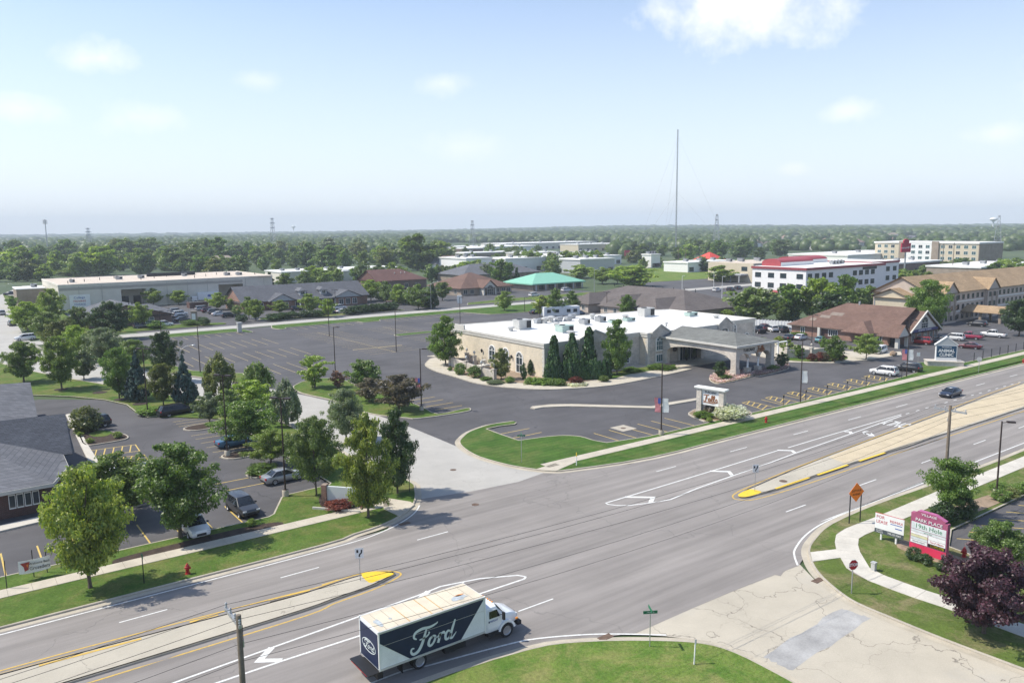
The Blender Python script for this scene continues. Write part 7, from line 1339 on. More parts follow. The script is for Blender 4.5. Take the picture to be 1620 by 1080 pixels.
FX = R(-36)                                                       # panels that face the camera side
def post(o, Hh, m=None, r=.035): return MB().tube((0, 0, -.05), (0, 0, Hh), r, r, 8).build('post', m or K['galvanized'], o)
def at(name, label, cat, base, rz=0., z=.14): g = G(*base, z); return thing(name, label, cat, (g.x, g.y, z), rz)
# stop sign
o = at('stop_sign', 'red octagonal stop sign on a post by the curved walk', 'sign', (1347, 938), R(-20)); hs = height_at(G(1347, 938, .14), 884, .14)-.14; post(o, hs-.1, None, .04); mat('sign_red', (.42, .02, .03), .5, .05); mat('sign_white', (.75, .75, .74), .5, .04); mat('sign_orange', (1.0, .24, .02), .5, .05); mat('sign_green', (.02, .16, .08), .5, .06); mat('sign_back', (.42, .43, .43), .5, .08)
oc = lambda r, y, cz: [(r*math.cos(R(22.5+45*i)), y, cz+r*math.sin(R(22.5+45*i))) for i in range(8)]
pn_ = MB().extrude(oc(.40, -.05, hs-.40), (0, .012, 0)).build('panel', K['sign_white'], o); MB().extrude(oc(.375, -.056, hs-.40), (0, .005, 0)).build('panel_face', K['sign_red'], pn_); text(o, 'STOP', .30, (0, -.065, hs-.40), (R(90), 0, 0), K['sign_white'], depth=.003, bold=.01)
o = at('stop_sign', 'back of a grey stop sign on the far right verge', 'sign', (1548, 589), R(120)); post(o, 2.3); MB().extrude(oc(.42, -.05, 2.3), (0, .012, 0)).build('panel', K['sign_back'], o)
# detour sign
o = at('detour_sign', 'orange diamond detour sign on two posts at the kerb', 'sign', (1352, 826), R(-14)); hd = height_at(G(1352, 826, .14), 763, .14)-.14
for x in (-.62, .62): MB().box(x-.04, x+.04, -.02, .04, -.05, hd-.75).build('post', K['metal_dark'], o)
cz = hd-.86; MB().extrude([(0, -.05, cz-.86), (.86, -.05, cz), (0, -.05, cz+.86), (-.86, -.05, cz)], (0, .015, 0)).build('panel', K['sign_orange'], o); text(o, 'DETOUR', .27, (0, -.058, cz+.14), (R(90), 0, 0), K['letter_black'], depth=.003); text(o, 'AHEAD', .27, (0, -.058, cz-.18), (R(90), 0, 0), K['letter_black'], depth=.003)
# for lease sign
a_, b_ = G(1393.5, 853, .14), G(1417, 860, .14); mid = (a_+b_)/2; dv = b_-a_; rzl = math.atan2(dv.y, dv.x); o = thing('lease_sign', 'white for lease sign on two white posts on the lawn', 'sign', (mid.x, mid.y, .14), rzl); L = dv.length; hl_ = height_at(a_, 813, .14)-.1
for x in (-L/2, L/2): MB().box(x-.06, x+.06, -.04, .08, -.05, hl_-.3).build('post', K['trim_white'], o)
x0, x1 = -L/2-.52, L/2+.62; MB().box(x0, x1, -.09, -.05, hl_-1.3, hl_).build('panel', K['sign_white'], o); MB().box(x0, x1, -.10, -.055, hl_-1.66, hl_-1.305).build('lower_panel', mat('sign_slate', (.07, .085, .095), .6), o); MB().box(x0, x1, -.095, -.045, hl_+.002, hl_+.03).build('top_edge', K['letter_red'], o)
text(o, 'FOR', .36, (x0+.1, -.1, hl_-.28), (R(90), 0, 0), K['letter_red'], align='LEFT', depth=.003); text(o, 'LEASE', .36, (x0+.1, -.1, hl_-.68), (R(90), 0, 0), K['letter_red'], align='LEFT', depth=.003); text(o, 'RE/MAX', .30, (x1-.62, -.1, hl_-.42), (R(90), 0, 0), K['letter_red'], depth=.003); MB().box(x1-1.1, x1-.15, -.097, -.092, hl_-.66, hl_-.6).box(x1-.7, x1-.15, -.097, -.092, hl_-.96, hl_-.88).build('rule', K['letter_blue'], o)
text(o, '708.220.3383', .22, (x1-.75, -.105, hl_-1.48), (R(90), 0, 0), K['sign_white'], depth=.003, squash=.92); text(o, 'CLASSIC', .15, (x0+.42, -.105, hl_-1.40), (R(90), 0, 0), K['sign_white'], depth=.003); text(o, 'TALEGO', .15, (x0+.42, -.105, hl_-1.56), (R(90), 0, 0), K['sign_white'], depth=.003)
# pink plaza sign
a_, b_ = G(1440, 868, .16), G(1498, 887, .16); dv = b_-a_; mid = (a_+b_)/2; o = thing('plaza_sign', 'large pink and mauve plaza sign listing its shops', 'sign', (mid.x, mid.y, .16), math.atan2(dv.y, dv.x)); L = dv.length/2; hv = height_at(b_, 829, .16)-.05
mat('sign_pink', (.62, .04, .10), .5, .05); mat('sign_mauve', (.33, .085, .16), .6, .05); mat('mauve_painted_lit', (.42, .12, .25), .6, .05); mat('panel_pale', (.60, .64, .64), .5, .04); mat('panel_cream', (.62, .60, .38), .5, .04); mat('panel_yellow', (.75, .6, .02), .5, .04)
P_ = [(-L, -.2, 0), (L, -.2, 0), (L, -.2, hv-.12), (L*.86, -.2, hv-.12), (L*.86, -.2, hv+.02), (L*.3, -.2, hv+.32), (-L*.62, -.2, hv+.32), (-L*.84, -.2, hv+.1), (-L, -.2, hv+.1)]
bdy = MB().extrude(P_, (0, .4, 0)).build('cabinet', K['sign_mauve'], o, bevel=.02); MB().box(-L+.01, L-.01, -.215, -.203, .02, hv*.22).build('plinth', K['sign_pink'], o)
MB().extrude([(L*.86+.02, -.21, hv+.03), (L*.3, -.21, hv+.345), (-L*.62, -.21, hv+.345), (-L*.62, -.21, hv+.32), (L*.3, -.21, hv+.32), (L*.86, -.21, hv+.02)], (0, .42, 0)).build('lit_top_strip', K['mauve_painted_lit'], o)  # lighter mauve strip: light on the sign's top edge put into the colour
def pan(u0, u1, v0, v1, m, nm='shop_panel'): return MB().box(-L+2*L*u0, -L+2*L*u1, -.225, -.203, hv*v0, hv*v1).build(nm, K[m], o)
pan(.03, .97, .62, .80, 'panel_pale'); pan(.03, .97, .545, .605, 'panel_pale'); pan(.03, .49, .48, .535, 'sign_white'); pan(.03, .49, .41, .47, 'panel_cream'); pan(.03, .49, .34, .40, 'panel_pale'); pan(.03, .49, .245, .33, 'sign_white'); pan(.51, .97, .44, .535, 'sign_white'); pan(.51, .97, .335, .43, 'sign_white'); pan(.51, .97, .245, .325, 'letter_black'); pan(.57, .93, .255, .315, 'panel_yellow')
ys = -.232
text(o, 'VILLAGE', .26, (0, ys, hv+.13), (R(90), 0, 0), K['sign_white'], depth=.004, squash=1.25); text(o, 'PARK PLACE', .36, (0, ys, hv*.875), (R(90), 0, 0), K['sign_white'], depth=.012, squash=1.05); text(o, '19th Hole', .50, (0, ys, hv*.71), (R(90), 0, 0), K['letter_green'], depth=.004, squash=1.05); text(o, 'BAR & GRILL', .12, (0, ys, hv*.575), (R(90), 0, 0), K['letter_green'], depth=.003)
text(o, 'Tax-E Manito', .2, (L*.48, ys, hv*.385), (R(90), 0, 0), K['letter_red'], depth=.003, shear=.2); text(o, 'HoneyBake', .19, (L*.5, ys-.004, hv*.285), (R(90), 0, 0), K['letter_black'], depth=.003); text(o, 'DESIGNER THERAPY', .11, (-L*.48, ys, hv*.29), (R(90), 0, 0), K['letter_black'], depth=.003)
# entrance sign of the hall
a_, b_ = G(1107, 655, .14), G(1142, 661, .14); dv = b_-a_; mid = (a_+b_)/2; o = thing('entrance_sign', 'stone pillared entrance sign with white panel and copper script', 'sign', (mid.x, mid.y, .14), math.atan2(dv.y, dv.x)); L = dv.length/2; ht = height_at(a_, 612, .14)
for x in (-L, L): MB().box(x-.36, x+.36, -.36, .36, -.05, ht-.2).box(x-.42, x+.42, -.42, .42, -.05, .7).build('pillar', K['stone_veneer'], o)
MB().box(-L-.65, L+.65, -.55, .55, ht-.2, ht).box(-L-.55, L+.55, -.46, .46, ht-.28, ht-.2).build('capstone', K['trim_white'], o); MB().box(-L+.36, L-.36, -.16, .16, ht*.38, ht-.28).build('panel', K['sign_white'], o)
text(o, 'TUSCANY', .42, (0, -.17, ht*.83), (R(90), 0, 0), K['letter_black'], depth=.01, squash=.95, bold=.01); k_ = (2*L-.9)/2.5; strokes(MB(), [[((p[0]-1.0)*k_, ht*.5+p[1]*k_*.95) + tuple(p[2:]) for p in Ls] for Ls in FALLS], .15, face_map('S', -.165), 0, .03).build('lettering', K['letter_copper'], o)
# animal clinic sign
a_, b_ = G(1488, 580, .14), G(1513, 577, .14); o = thing('animal_clinic_sign', 'blue and white animal clinic sign with triangular top on a stone plinth', 'sign', ((a_.x+b_.x)/2, (a_.y+b_.y)/2+.6, .14), R(-50)); MB().box(-3.2, 2.8, -1.0, 1.4, -.05, .75).box(-3.3, 2.9, -1.1, 1.5, .75, .9).build('plinth', K['stone_veneer'], o)
ca = MB().box(-1.75, 1.75, -.3, .3, .9, 3.75).build('cabinet', K['sign_white'], o); MB().extrude([(-1.8, -.3, 3.75), (1.8, -.3, 3.75), (0, -.3, 5.15)], (0, .6, 0)).build('pediment', K['trim_grey'], o); MB().box(-1.62, 1.62, -.33, -.305, 1.55, 3.65).build('sign_face', mat('clinic_blue', (.015, .06, .12), .5), o)
for s in (-1, 1): MB().extrude([(s*1.95, -.34, 3.72), (0, -.34, 5.2), (0, -.34, 5.38), (s*1.95, -.34, 3.88)], (0, .68, 0)).build('pediment_edge', K['sign_white'], o)
text(o, 'ANIMAL', .78, (0, -.34, 2.72), (R(90), 0, 0), K['sign_white'], depth=.01, squash=.95, bold=.02); text(o, 'CLINIC', .78, (0, -.34, 1.98), (R(90), 0, 0), K['sign_white'], depth=.01, squash=.95, bold=.02); text(o, 'MOKENA', .32, (0, -.34, 3.36), (R(90), 0, 0), K['sign_white'], depth=.01, squash=1.2)
# welcome banner
a_, b_ = G(14, 926, .14), G(97, 900, .14); o = thing('banner_sign', 'white welcome banner strung between dark stakes on the verge', 'banner', ((a_.x+b_.x)/2, (a_.y+b_.y)/2, .14), 0)
for q in ((11, 930), (54, 912), (75, 905), (97, 899)):
    g = G(*q, .14)-o.location; MB().box(g.x-.03, g.x+.03, g.y-.03, g.y+.03, -.05, 2.15).build('stake', K['metal_dark'], o)
u0 = RY(31.5, 915, a_.y-.1)-o.location; u1 = RY(81, 897, a_.y-.1)-o.location; yb = -.1
bx0, bx1 = u0.x, u1.x; bn_ = MB().loft([[(bx0+(bx1-bx0)*t_, yb-.04*math.sin(t_*9), .55+.10*math.sin(t_*3.1)*-1), (bx0+(bx1-bx0)*t_, yb-.04*math.sin(t_*9), 1.55-.07*math.sin(t_*3.1)), (bx0+(bx1-bx0)*t_, yb+.01-.04*math.sin(t_*9), 1.55-.07*math.sin(t_*3.1)), (bx0+(bx1-bx0)*t_, yb+.01-.04*math.sin(t_*9), .55-.10*math.sin(t_*3.1))] for t_ in np.linspace(0, 1, 12)]).build('banner_cloth', K['banner_white'], o)
w_ = bx1-bx0; text(o, 'Welcome Back', .26, (bx0+w_*.66, yb-.07, 1.18), (R(90), 0, 0), K['letter_black'], depth=.004, squash=.85); text(o, 'Crusaders', .38, (bx0+w_*.66, yb-.07, .82), (R(90), 0, 0), K['letter_black'], depth=.004, squash=.85)
mat('emblem_red', (.32, .05, .04), .6, .2, 6); mat('emblem_orange', (.6, .2, .04), .6); MB().extrude([(bx0+.12, yb-.075, 1.36), (bx0+w_*.36, yb-.075, 1.38), (bx0+w_*.33, yb-.075, 1.15), (bx0+w_*.3, yb-.075, .78), (bx0+w_*.18, yb-.075, .70), (bx0+w_*.16, yb-.075, 1.05)], (0, .01, 0)).build('emblem', K['emblem_red'], o); MB().extrude([(bx0+w_*.24, yb-.082, 1.2), (bx0+w_*.31, yb-.082, 1.22), (bx0+w_*.28, yb-.082, .95)], (0, .006, 0)).build('emblem_flame', K['emblem_orange'], o)
# keep-right signs on the medians, street name signs, small posts
for q, tp, l in (((570, 918), 867, 'keep right sign on the left median nose'), ((1194, 777), 735, 'keep right sign on the right median nose')):
    o = at('keep_right_sign', l, 'sign', q, FX+.15, .15); h = height_at(G(*q, .15), tp, .15)-.1; post(o, h, K['galvanized'], .03); MB().box(-.31, .31, -.05, -.035, h-.78, h).build('panel', K['sign_white'], o); MB().box(-.2, -.06, -.056, -.05, h-.36, h-.14).build('arrow', K['letter_black'], o); strokes(MB(), [[(.0, h-.68), (.03, h-.5), (.16, h-.36), (.17, h-.14)]], .1, face_map('S', -.05), .0, .008).build('arrow', K['letter_black'], o)
for q, tp, l in (((825, 731), 688, 'green street name sign on the mown lawn corner'), ((1028, 1022), 966, 'green street name sign on the bottom lawn')):
    o = at('street_name_sign', l, 'sign', q, FX+.1); h = height_at(G(*q, .14), tp, .14)-.1; post(o, h, K['galvanized'], .03); MB().box(-.45, .45, -.035, -.02, h-.2, h).build('name_plate', K['sign_green'], o); MB().box(-.012, .012, -.42, .42, h+.01, h+.2).build('name_plate', K['sign_green'], o); text(o, '191st St', .15, (0, -.04, h-.1), (R(90), 0, 0), K['sign_white'], depth=.002)
o = at('marker_post', 'white and yellow utility marker post beside the far walk', 'post', (912, 736), 0); MB().tube((0, 0, 0), (0, 0, 1.0), .05, n=8).build('post', K['trim_white'], o); MB().tube((0, 0, 1.0), (.0, 0, 1.45), .05, n=8).build('cap', K['paint_yellow_bright'], o)
o = at('marker_post', 'white leaning marker post on the bottom lawn', 'post', (1098, 1050), 0); MB().tube((0, 0, 0), (.14, .05, 1.45), .04, n=8).build('post', K['trim_white'], o); MB().box(.08, .22, .03, .06, 1.2, 1.5).build('plate', K['sign_back'], o)
o = at('sign_post', 'slim dark post on the grass strip right of the yellow maple', 'post', (228, 922), 0); post(o, 2.2, K['metal_dark']); MB().box(-.02, .02, -.22, .22, 1.95, 2.25).build('panel', K['sign_green'], o)
o = at('sign_post', 'slim dark post under the dark tree at the corner', 'post', (648, 778), 0); post(o, 2.0, K['metal_dark'])
o = at('parking_sign', 'small blue white sign post before the parked white crossover', 'sign', (1452, 575), FX); post(o, 2.0, K['metal_grey']); MB().box(-.3, .3, -.05, -.035, 1.4, 2.1).build('panel', K['sign_white'], o)
for k in range(7): o = thing('bay_sign', ORD[k]+' thin sign post from the left along the hatched bays', 'sign', (97.4+5.45*k, 67.5, .14), 0, 'signs along the hatched bays'); post(o, 1.5, K['metal_dark']); MB().box(-.15, .15, -.05, -.035, 1.15, 1.55).build('panel', K['metal_dark'], o)
for k in range(7): o = thing('fence_post', ORD[k]+' thin dark post right of the animal clinic sign', 'post', (157+3.6*k, 67.9, .14), 0, 'posts right of the animal clinic sign'); MB().box(-.05, .05, -.05, .05, -.05, 1.5).build('post', K['metal_dark'], o); MB().box(-.07, .07, -.07, .07, 1.5, 1.56).build('cap', K['metal_dark'], o)
# fire hydrants
mat('hydrant_red', (.36, .02, .02), .45, .1)
def hydrant(q, label, z=.14):
    g = G(*q, z); o = thing('fire_hydrant', label, 'fire hydrant', (g.x, g.y, z)); MB().lathe([(.2, 0), (.2, .05), (.14, .06), (.13, .5), (.18, .52), (.18, .58), (.15, .6), (.12, .72), (.05, .78), (.05, .84)], 12).build('barrel', K['hydrant_red'], o, smooth=True)
    for a in (0, 2.1, 4.2): MB().tube((0, 0, .42), (.25*math.cos(a), .25*math.sin(a), .42), .075, .075, 10).build('outlet', K['hydrant_red'], o)
hydrant((297, 907), 'red fire hydrant on the grass strip, left foreground'); hydrant((1212, 668), 'red fire hydrant on the far verge by the hatched bays'); hydrant((1525, 881), 'red fire hydrant behind the pink plaza sign'); hydrant((1619, 574), 'red fire hydrant at the right edge of the far verge')
# manholes, drains, slab
def lid(q, label, r=.35, z=.02): g = G(*q); o = MB().lathe([(r, -.02), (r, z), (r*.8, z+.004), (r*.8, z+.002)], 20, (g.x, g.y, 0)).build('manhole_cover', K['rust_iron']); tag(o, label, 'manhole cover')
lid((717, 743), 'iron manhole cover in the concrete side street'); lid((752, 798), 'iron manhole cover near the corner tree shadow', z=.03); lid((1239, 763), 'brown manhole cover on the right median', .4, .17)
g = G(986, 677); o = sheet('repair_slab', [tuple((g+Vector(d)).to_2d()) for d in ((-1.25, -1.25, 0), (1.25, -1.25, 0), (1.25, 1.25, 0), (-1.25, 1.25, 0))], .013, K['kerb_concrete']); MB().lathe([(.35, -.01), (.35, .02)], 20, (g.x, g.y, 0)).build('iron_lid', K['rust_iron'], o)
for q in ((958, 1008), (1294, 918), (640, 828)):
    g = G(*q); MB().box(g.x-.5, g.x+.5, g.y-.25, g.y+.25, 0, .045).build('drain_grate', K['rust_iron'], ROAD)
o = at('electric_box', 'small pale utility pedestal on the lawn inside the curved walk', 'box', (1382, 902), 0); MB().box(-.15, .15, -.15, .15, 0, .6).box(-.18, .18, -.18, .18, .6, .68).build('casing', K['metal_pale'], o)
o = at('utility_box', 'white kiosk box on the entrance island of the large lot', 'box', (379, 525), 0); MB().box(-.5, .5, -.5, .5, 0, 2.2).box(-.6, .6, -.6, .6, 2.2, 2.5).build('casing', K['metal_pale'], o)
o = at('boulder', 'pale tan boulder at the tip of the clinic island', 'rock', (1413, 562), 0); MB().blob((0, 0, .3), .9, .7, .6, 2, .15, 3).build('rock', K['mulch_tan'], o)
for q, l, m, w, h in (((308, 512), 'brick monument sign at the office entrance, far left', 'brick_tan', 1.5, 3.4), ((616, 486), 'small brick monument sign at the dormer office drive', 'brick_red', 1.8, 2.0), ((727, 479), 'white box sign on the lawn by the back street', 'trim_white', 1.6, 2.4)):
    o = at('monument_sign', l, 'sign', q, FX); MB().box(-w/2, w/2, -.4, .4, -.1, h).box(-w/2-.1, w/2+.1, -.5, .5, h, h+.2).build('body', K[m], o); MB().box(-w*.35, w*.35, -.44, -.405, h*.35, h*.85).build('panel', K['sign_white'], o)
# corner sign half hidden by the turning maple
g = G(545, 800, .14); o = thing('corner_sign', 'brick framed sign with grey panel behind the yellow corner maple', 'sign', (g.x, g.y, .14), R(-50)); MB().box(-2.2, -1.7, -.3, .3, 0, 2.0).box(1.7, 2.2, -.3, .3, 0, 2.0).build('pillar', K['brick_red'], o); MB().box(-1.7, 1.7, -.12, .12, .4, 1.85).build('panel', K['panel_pale'], o); MB().box(-2.6, 2.2, -1.4, -1.25, 0, .2).build('edging', K['trim_pale'], o)
# brick bin enclosure by the warehouse
g = G(315, 487); o = thing('bin_enclosure', 'low dark brick bin enclosure before the delivery truck', 'wall', (g.x, g.y, 0)); MB().box(-3, 3, 0, .3, 0, 2).box(-3, -2.7, .3, 4, 0, 2).box(2.7, 3, .3, 4, 0, 2).build('wall', K['brick_dark'], o); MB().box(-3.05, 3.05, -.05, .35, 2, 2.1).build('coping', K['trim_pale'], o)
for k, (x, h) in enumerate(((33.6, .0), (35.8, .0), (38.0, 0))): 
    o = thing('potted_evergreen', ORD[k]+' slim evergreen in an urn from the left at the hall doors', 'plant', (HX+x-.6, HY-2.8, .13), 0, 'potted evergreens at the hall doors'); MB().lathe([(.18, 0), (.28, .3), (.32, .5)], 10).build('urn', K['metal_dark'], o); f_ = meshobj('foliage', PROTO['column'][0][1], o, (0, 0, .4)) if 'PROTO' in globals() else None
    if f_: f_.scale = (.8, .8, 1.9); set_mat(f_, LM['dark'])
# ---------------------------------------------------------------- tall far things
def lattice(name, label, q, top, w0, w1, cat='tower', arms=(), m='galvanized', sect=10, r=.12):
    g = G(*q); Hh = height_at(g, top); o = thing(name, label, cat, (g.x, g.y, 0), .4)
    mb = MB(); c = lambda k, z: (((w0+(w1-w0)*z/Hh)/2)*(1 if k in (0, 3) else -1), ((w0+(w1-w0)*z/Hh)/2)*(1 if k < 2 else -1), z)
    for k in range(4): mb.tube(c(k, 0), c(k, Hh), r, r*.7, 5)
    br_ = MB()
    for i in range(sect):
        z0, z1 = Hh*i/sect, Hh*(i+1)/sect
        for k in range(4): br_.tube(c(k, z0), c((k+1) % 4, z1), r*.5, n=4, caps=False); br_.tube(c(k, z1), c((k+1) % 4, z1), r*.5, n=4, caps=False)
    mb.build('legs', K[m], o)['kind'] = 'stuff'; br_.build('bracing', K[m], o)['kind'] = 'stuff'
    for f, l in arms: z = Hh*f; MB().add([(-l, 0, z+.2), (0, -.6, z-.6), (0, .6, z-.6), (l, 0, z+.2), (0, 0, z+1.0)], [(0, 1, 4), (0, 4, 2), (0, 2, 1), (3, 4, 1), (3, 2, 4), (3, 1, 2)]).build('crossarm', K[m], o)
    return o, Hh
mast, mh = lattice('radio_mast', 'tall thin guyed radio mast on the skyline', (1069, 398), 205, .9, .8, 'mast', sect=40, r=.16, m='metal_grey')
for a in (0.6, 2.7, 4.8):
    for f in (.5, .95): MB().tube((0, 0, mh*f), (mh*.45*math.cos(a), mh*.45*math.sin(a), 0), .05, n=4, caps=False).build('guy_wire', K['metal_grey'], mast)
for q, t_, l in (((433, 396), 345, 'steel transmission pylon behind the left belt of trees'), ((748, 394), 349, 'steel transmission pylon behind the far stores'), ((1133, 396), 339, 'steel transmission pylon right of the radio mast'), ((1577, 396), 341, 'steel transmission pylon behind the far hotel'), ((142, 398), 361, 'steel transmission pylon above the warehouse trees')): lattice('transmission_pylon', l, q, t_, 7, 1.6, 'pylon', ((.98, 4.5), (.84, 5.5), (.70, 5.0)), r=.22)
o_, hh_ = thing('cell_tower', 'slim cell tower with antenna cluster at the far left', 'tower', G(76, 402)), height_at(G(76, 402), 347); MB().tube((0, 0, 0), (0, 0, hh_), .7, .4, 8).build('pole', K['metal_grey'], o_)
for zf in (1.0, .94):
    for a in range(6): MB().box(2.0*math.cos(a)-.25, 2.0*math.cos(a)+.25, 2.0*math.sin(a)-.25, 2.0*math.sin(a)+.25, hh_*zf-3.0, hh_*zf-.6).build('antenna', K['metal_pale'], o_)
    MB().lathe([(2.1, hh_*zf-1.9), (2.1, hh_*zf-1.7)], 10).build('platform', K['metal_grey'], o_)
for q, t_, l in (((1570, 372), 344, 'white water tower on the right skyline'), ((465, 375), 357, 'small pale water tower on the left skyline')):
    g = G(*q); Hh = min(60, height_at(g, t_)); o = thing('water_tower', l, 'water tower', g); MB().lathe([(1.4, 0), (1.2, Hh*.7), (2, Hh*.78), (6, Hh*.84), (7, Hh*.9), (6, Hh*.96), (2, Hh)], 16).build('tank', K['trim_white'], o, smooth=True)
# pole signs of the restaurants
def pole_sign(q, top, w, h, label, txt=None, roof=False):
    g = G(*q); Hh = height_at(g, top); o = thing('pole_sign', label, 'sign', (g.x, g.y, 0), R(-38)); MB().tube((0, 0, 0), (0, 0, Hh-h), .35, n=10).build('pole', K['metal_grey'], o); MB().box(-w/2, w/2, -.5, .5, Hh-h, Hh).build('cabinet', mat('sign_crimson', (.42, .015, .05), .5), o, bevel=.05)
    if txt: text(o, txt, h*.30, (0, -.53, Hh-h*.5), (R(90), R(-8), 0), K['sign_white'], depth=.02, shear=.15)
    if roof: MB().lathe([(w*.0+.01, -.5), (w*.30, -.5), (w*.30, .5), (.01, .5)], 20).build('round_top', K['sign_crimson'], o).matrix_local = Matrix.Translation((0, 0, Hh+w*.16)) @ Matrix.Rotation(R(90), 4, 'X')
pole_sign((1430, 442), 384.5, 4.2, 4.2, 'red square restaurant pole sign with white script above the motel', "Wendy's", True); pole_sign((993, 412), 396, 5.0, 4.4, 'red pole sign above the far stores')
for k, (q, t_) in enumerate((((1073, 424), 393), ((1084, 428), 391), ((1490, 432), 385), ((1506, 440), 384))): 
    g = G(*q); h = height_at(g, t_); o = thing('power_pole', ('thin power pole just right of the radio mast', 'second power pole right of the radio mast', 'thin power pole before the far hotel middle', 'thin power pole before the far hotel right half')[k], 'utility pole', g, 0, 'far power poles'); MB().tube((0, 0, 0), (0, 0, h), .2, .14, 6).build('pole', K['wood_pole'], o); MB().box(-1.3, 1.3, -.08, .08, h-.8, h-.6).build('crossarm', K['wood_pole'], o)
# ---------------------------------------------------------------- far land: woods as one mass, houses and stores as things
def far_wood():
    rs = np.random.RandomState(3); bm = bmesh.new(); bmesh.ops.create_icosphere(bm, subdivisions=1, radius=1); bv = np.array([v.co[:] for v in bm.verts]); bm.verts.index_update(); bf = np.array([[v.index for v in f.verts] for f in bm.faces]); bm.free()
    keep = bv[:, 2] > -.6; V = []; F = []; k = 0
    a0 = math.atan2(fw.y, fw.x); n = 0
    D = 640.0; cells = []
    while D < 6150:
        s = max(8.0, .0088*D); na = int(math.radians(84)*D/s)
        for i in range(na):
            th = a0 + math.radians(84)*((i+rs.uniform())/na-.5); d = D*(1+rs.uniform(-.006, .006)); cells.append((d*math.cos(th), d*math.sin(th), s, d))
        D *= 1+.0165*(1.0 if D < 2500 else 1.9)
    for x, y, s, d in cells:
        p = proj((x, y, 0))
        g = math.sin(x*.004+1.3)*math.cos(y*.0037+.5)+.5*math.sin(x*.013)*math.sin(y*.011)
        if d < 1500:
            if 690 < p[0] < 970 and 385 < p[1] < 432: continue
            if 1000 < p[0] < 1640 and p[1] > 398: continue
            if p[0] < 690 and p[1] > 406: continue
            if p[0] > 1180 and rs.uniform() < .72: continue
            if p[0] > 960 and rs.uniform() < .4: continue
        if g < -.75 and d < 4000: continue
        if rs.uniform() < .12: continue
        h = min(17, rs.uniform(7, 13)*(1 if d < 2500 else 1.1)); w = s*rs.uniform(.6, 1.05)
        v = bv*(1+rs.uniform(-.3, .3, size=(len(bv), 1))); v = v*np.array([w, w, h*.62]); v[:, 2] += h*.42 + TERR(x, y); v[:, 0] += x; v[:, 1] += y
        V.append(v); F.append(bf+k); k += len(bv)
    V = np.concatenate(V); F = np.concatenate(F); n = len(F); me = bpy.data.meshes.new('far_woodland'); me.vertices.add(len(V)); me.vertices.foreach_set('co', V.astype(np.float32).ravel()); me.loops.add(3*n); me.loops.foreach_set('vertex_index', F.ravel()); me.polygons.add(n); me.polygons.foreach_set('loop_start', np.arange(0, 3*n, 3)); me.polygons.foreach_set('loop_total', np.full(n, 3)); me.update(calc_edges=True)
    me.materials.append(LM['far']); o = bpy.data.objects.new('far_woodland', me); C.objects.link(o); o['kind'] = 'stuff'; o['label'] = 'far wooded suburbs fading into haze below the horizon'
far_wood()
mat('roof_pink', (.30, .2, .165), .9); mat('roof_beige', (.34, .28, .22), .9); mat('wall_far', (.5, .46, .42), .8)
def house_proto(roof, wall):
    h = thing('house', '', 'house', (0, 0, -200)); MB().box(-7, 7, -5, 5, 0, 4.4).build('wall', K[wall], h); hip(-7, 7, -5, 5, 4.4, 3.6, 'x', (1, 0), .6).build('roof', K[roof], h); hip(-1, 5, -8, 2, 4.0, 2.6, 'y', (0, 0), .4).build('gable_roof', K[roof], h); MB().box(-.8, 4.8, -7.6, -5, 0, 4.0).build('front_wing', K[wall], h)
    window(h, 'S', -7.6, 2, 1, 2.2, 1.6, K['trim_white']); window(h, 'S', -5, -4, 1.2, 1.8, 1.4, K['trim_white']); window(h, 'W', -7, 0, 1.2, 1.8, 1.4, K['trim_white']); return h
HP = [house_proto('roof_pink', 'wall_far'), house_proto('roof_beige', 'wall_white'), house_proto('roof_taupe', 'wall_far'), house_proto('roof_grey', 'wall_white')]
rs_ = random.Random(12); used_ = set()
def house(i, q, lab, grp, sc=1.):
    k = i % 4; o = HP[k] if k not in used_ else copy_tree(HP[k]); used_.add(k); g = G(*q); o.location = (g.x, g.y, TERR(g.x, g.y)); o.rotation_euler = (0, 0, rs_.choice((0, 1.57, 3.14, -1.57))+rs_.uniform(-.2, .2)); o.scale = (sc,)*3; tag(o, lab, 'house', grp)
for i in range(34): house(i, (1195+13*i+rs_.uniform(-6, 6), rs_.uniform(377, 397)-.008*13*i), 'house with pale walls among trees in the far estate on the right', 'houses of the far estate')
for i in range(14): house(i, (985+16*i+rs_.uniform(-6, 6), rs_.uniform(380, 392)), 'small pale house in the woods near the radio mast', 'houses in the woods near the mast')
for i, (q, l) in enumerate((((168, 425), 'brick house with red roof just behind the warehouse'), ((357, 421), 'grey roofed house behind the right half of the warehouse'), ((-2, 430), 'house cut by the left edge behind the trees'), ((692, 428), 'grey roofed house right of the tallest tree'), ((705, 424), 'pale house beside the grey roofed house'))): house(i, q, l, None)
def store(name, label, q, w, d, h, wall, roof='white_membrane', rz=0., cat='building', units=3, fascia=None):
    g = G(*q); b = thing(name, label, cat, (g.x, g.y, TERR(g.x, g.y)), rz); MB().box(0, w, 0, d, -.5, h).build('wall', K[wall], b); MB().box(-.4, w+.4, -.4, d+.4, h, h+.7).build('roof', K[roof], b)
    if fascia: MB().box(-.1, w+.1, -.5, -.1, h-1.2, h-.1).build('fascia', K[fascia], b)
    for k in range(max(3, int(w/9))): window(b, 'S', 0, 3+(w-6)*k/max(1, int(w/9)-1), .6, 3.4, 2.2, K['metal_dark'], nu=1)
    for k in range(units): rtu(b, w*(k+.7)/(units+.4), d*.5, h+.7, 2.4, 2.2, 1.5, K['metal_grey'])
    return b
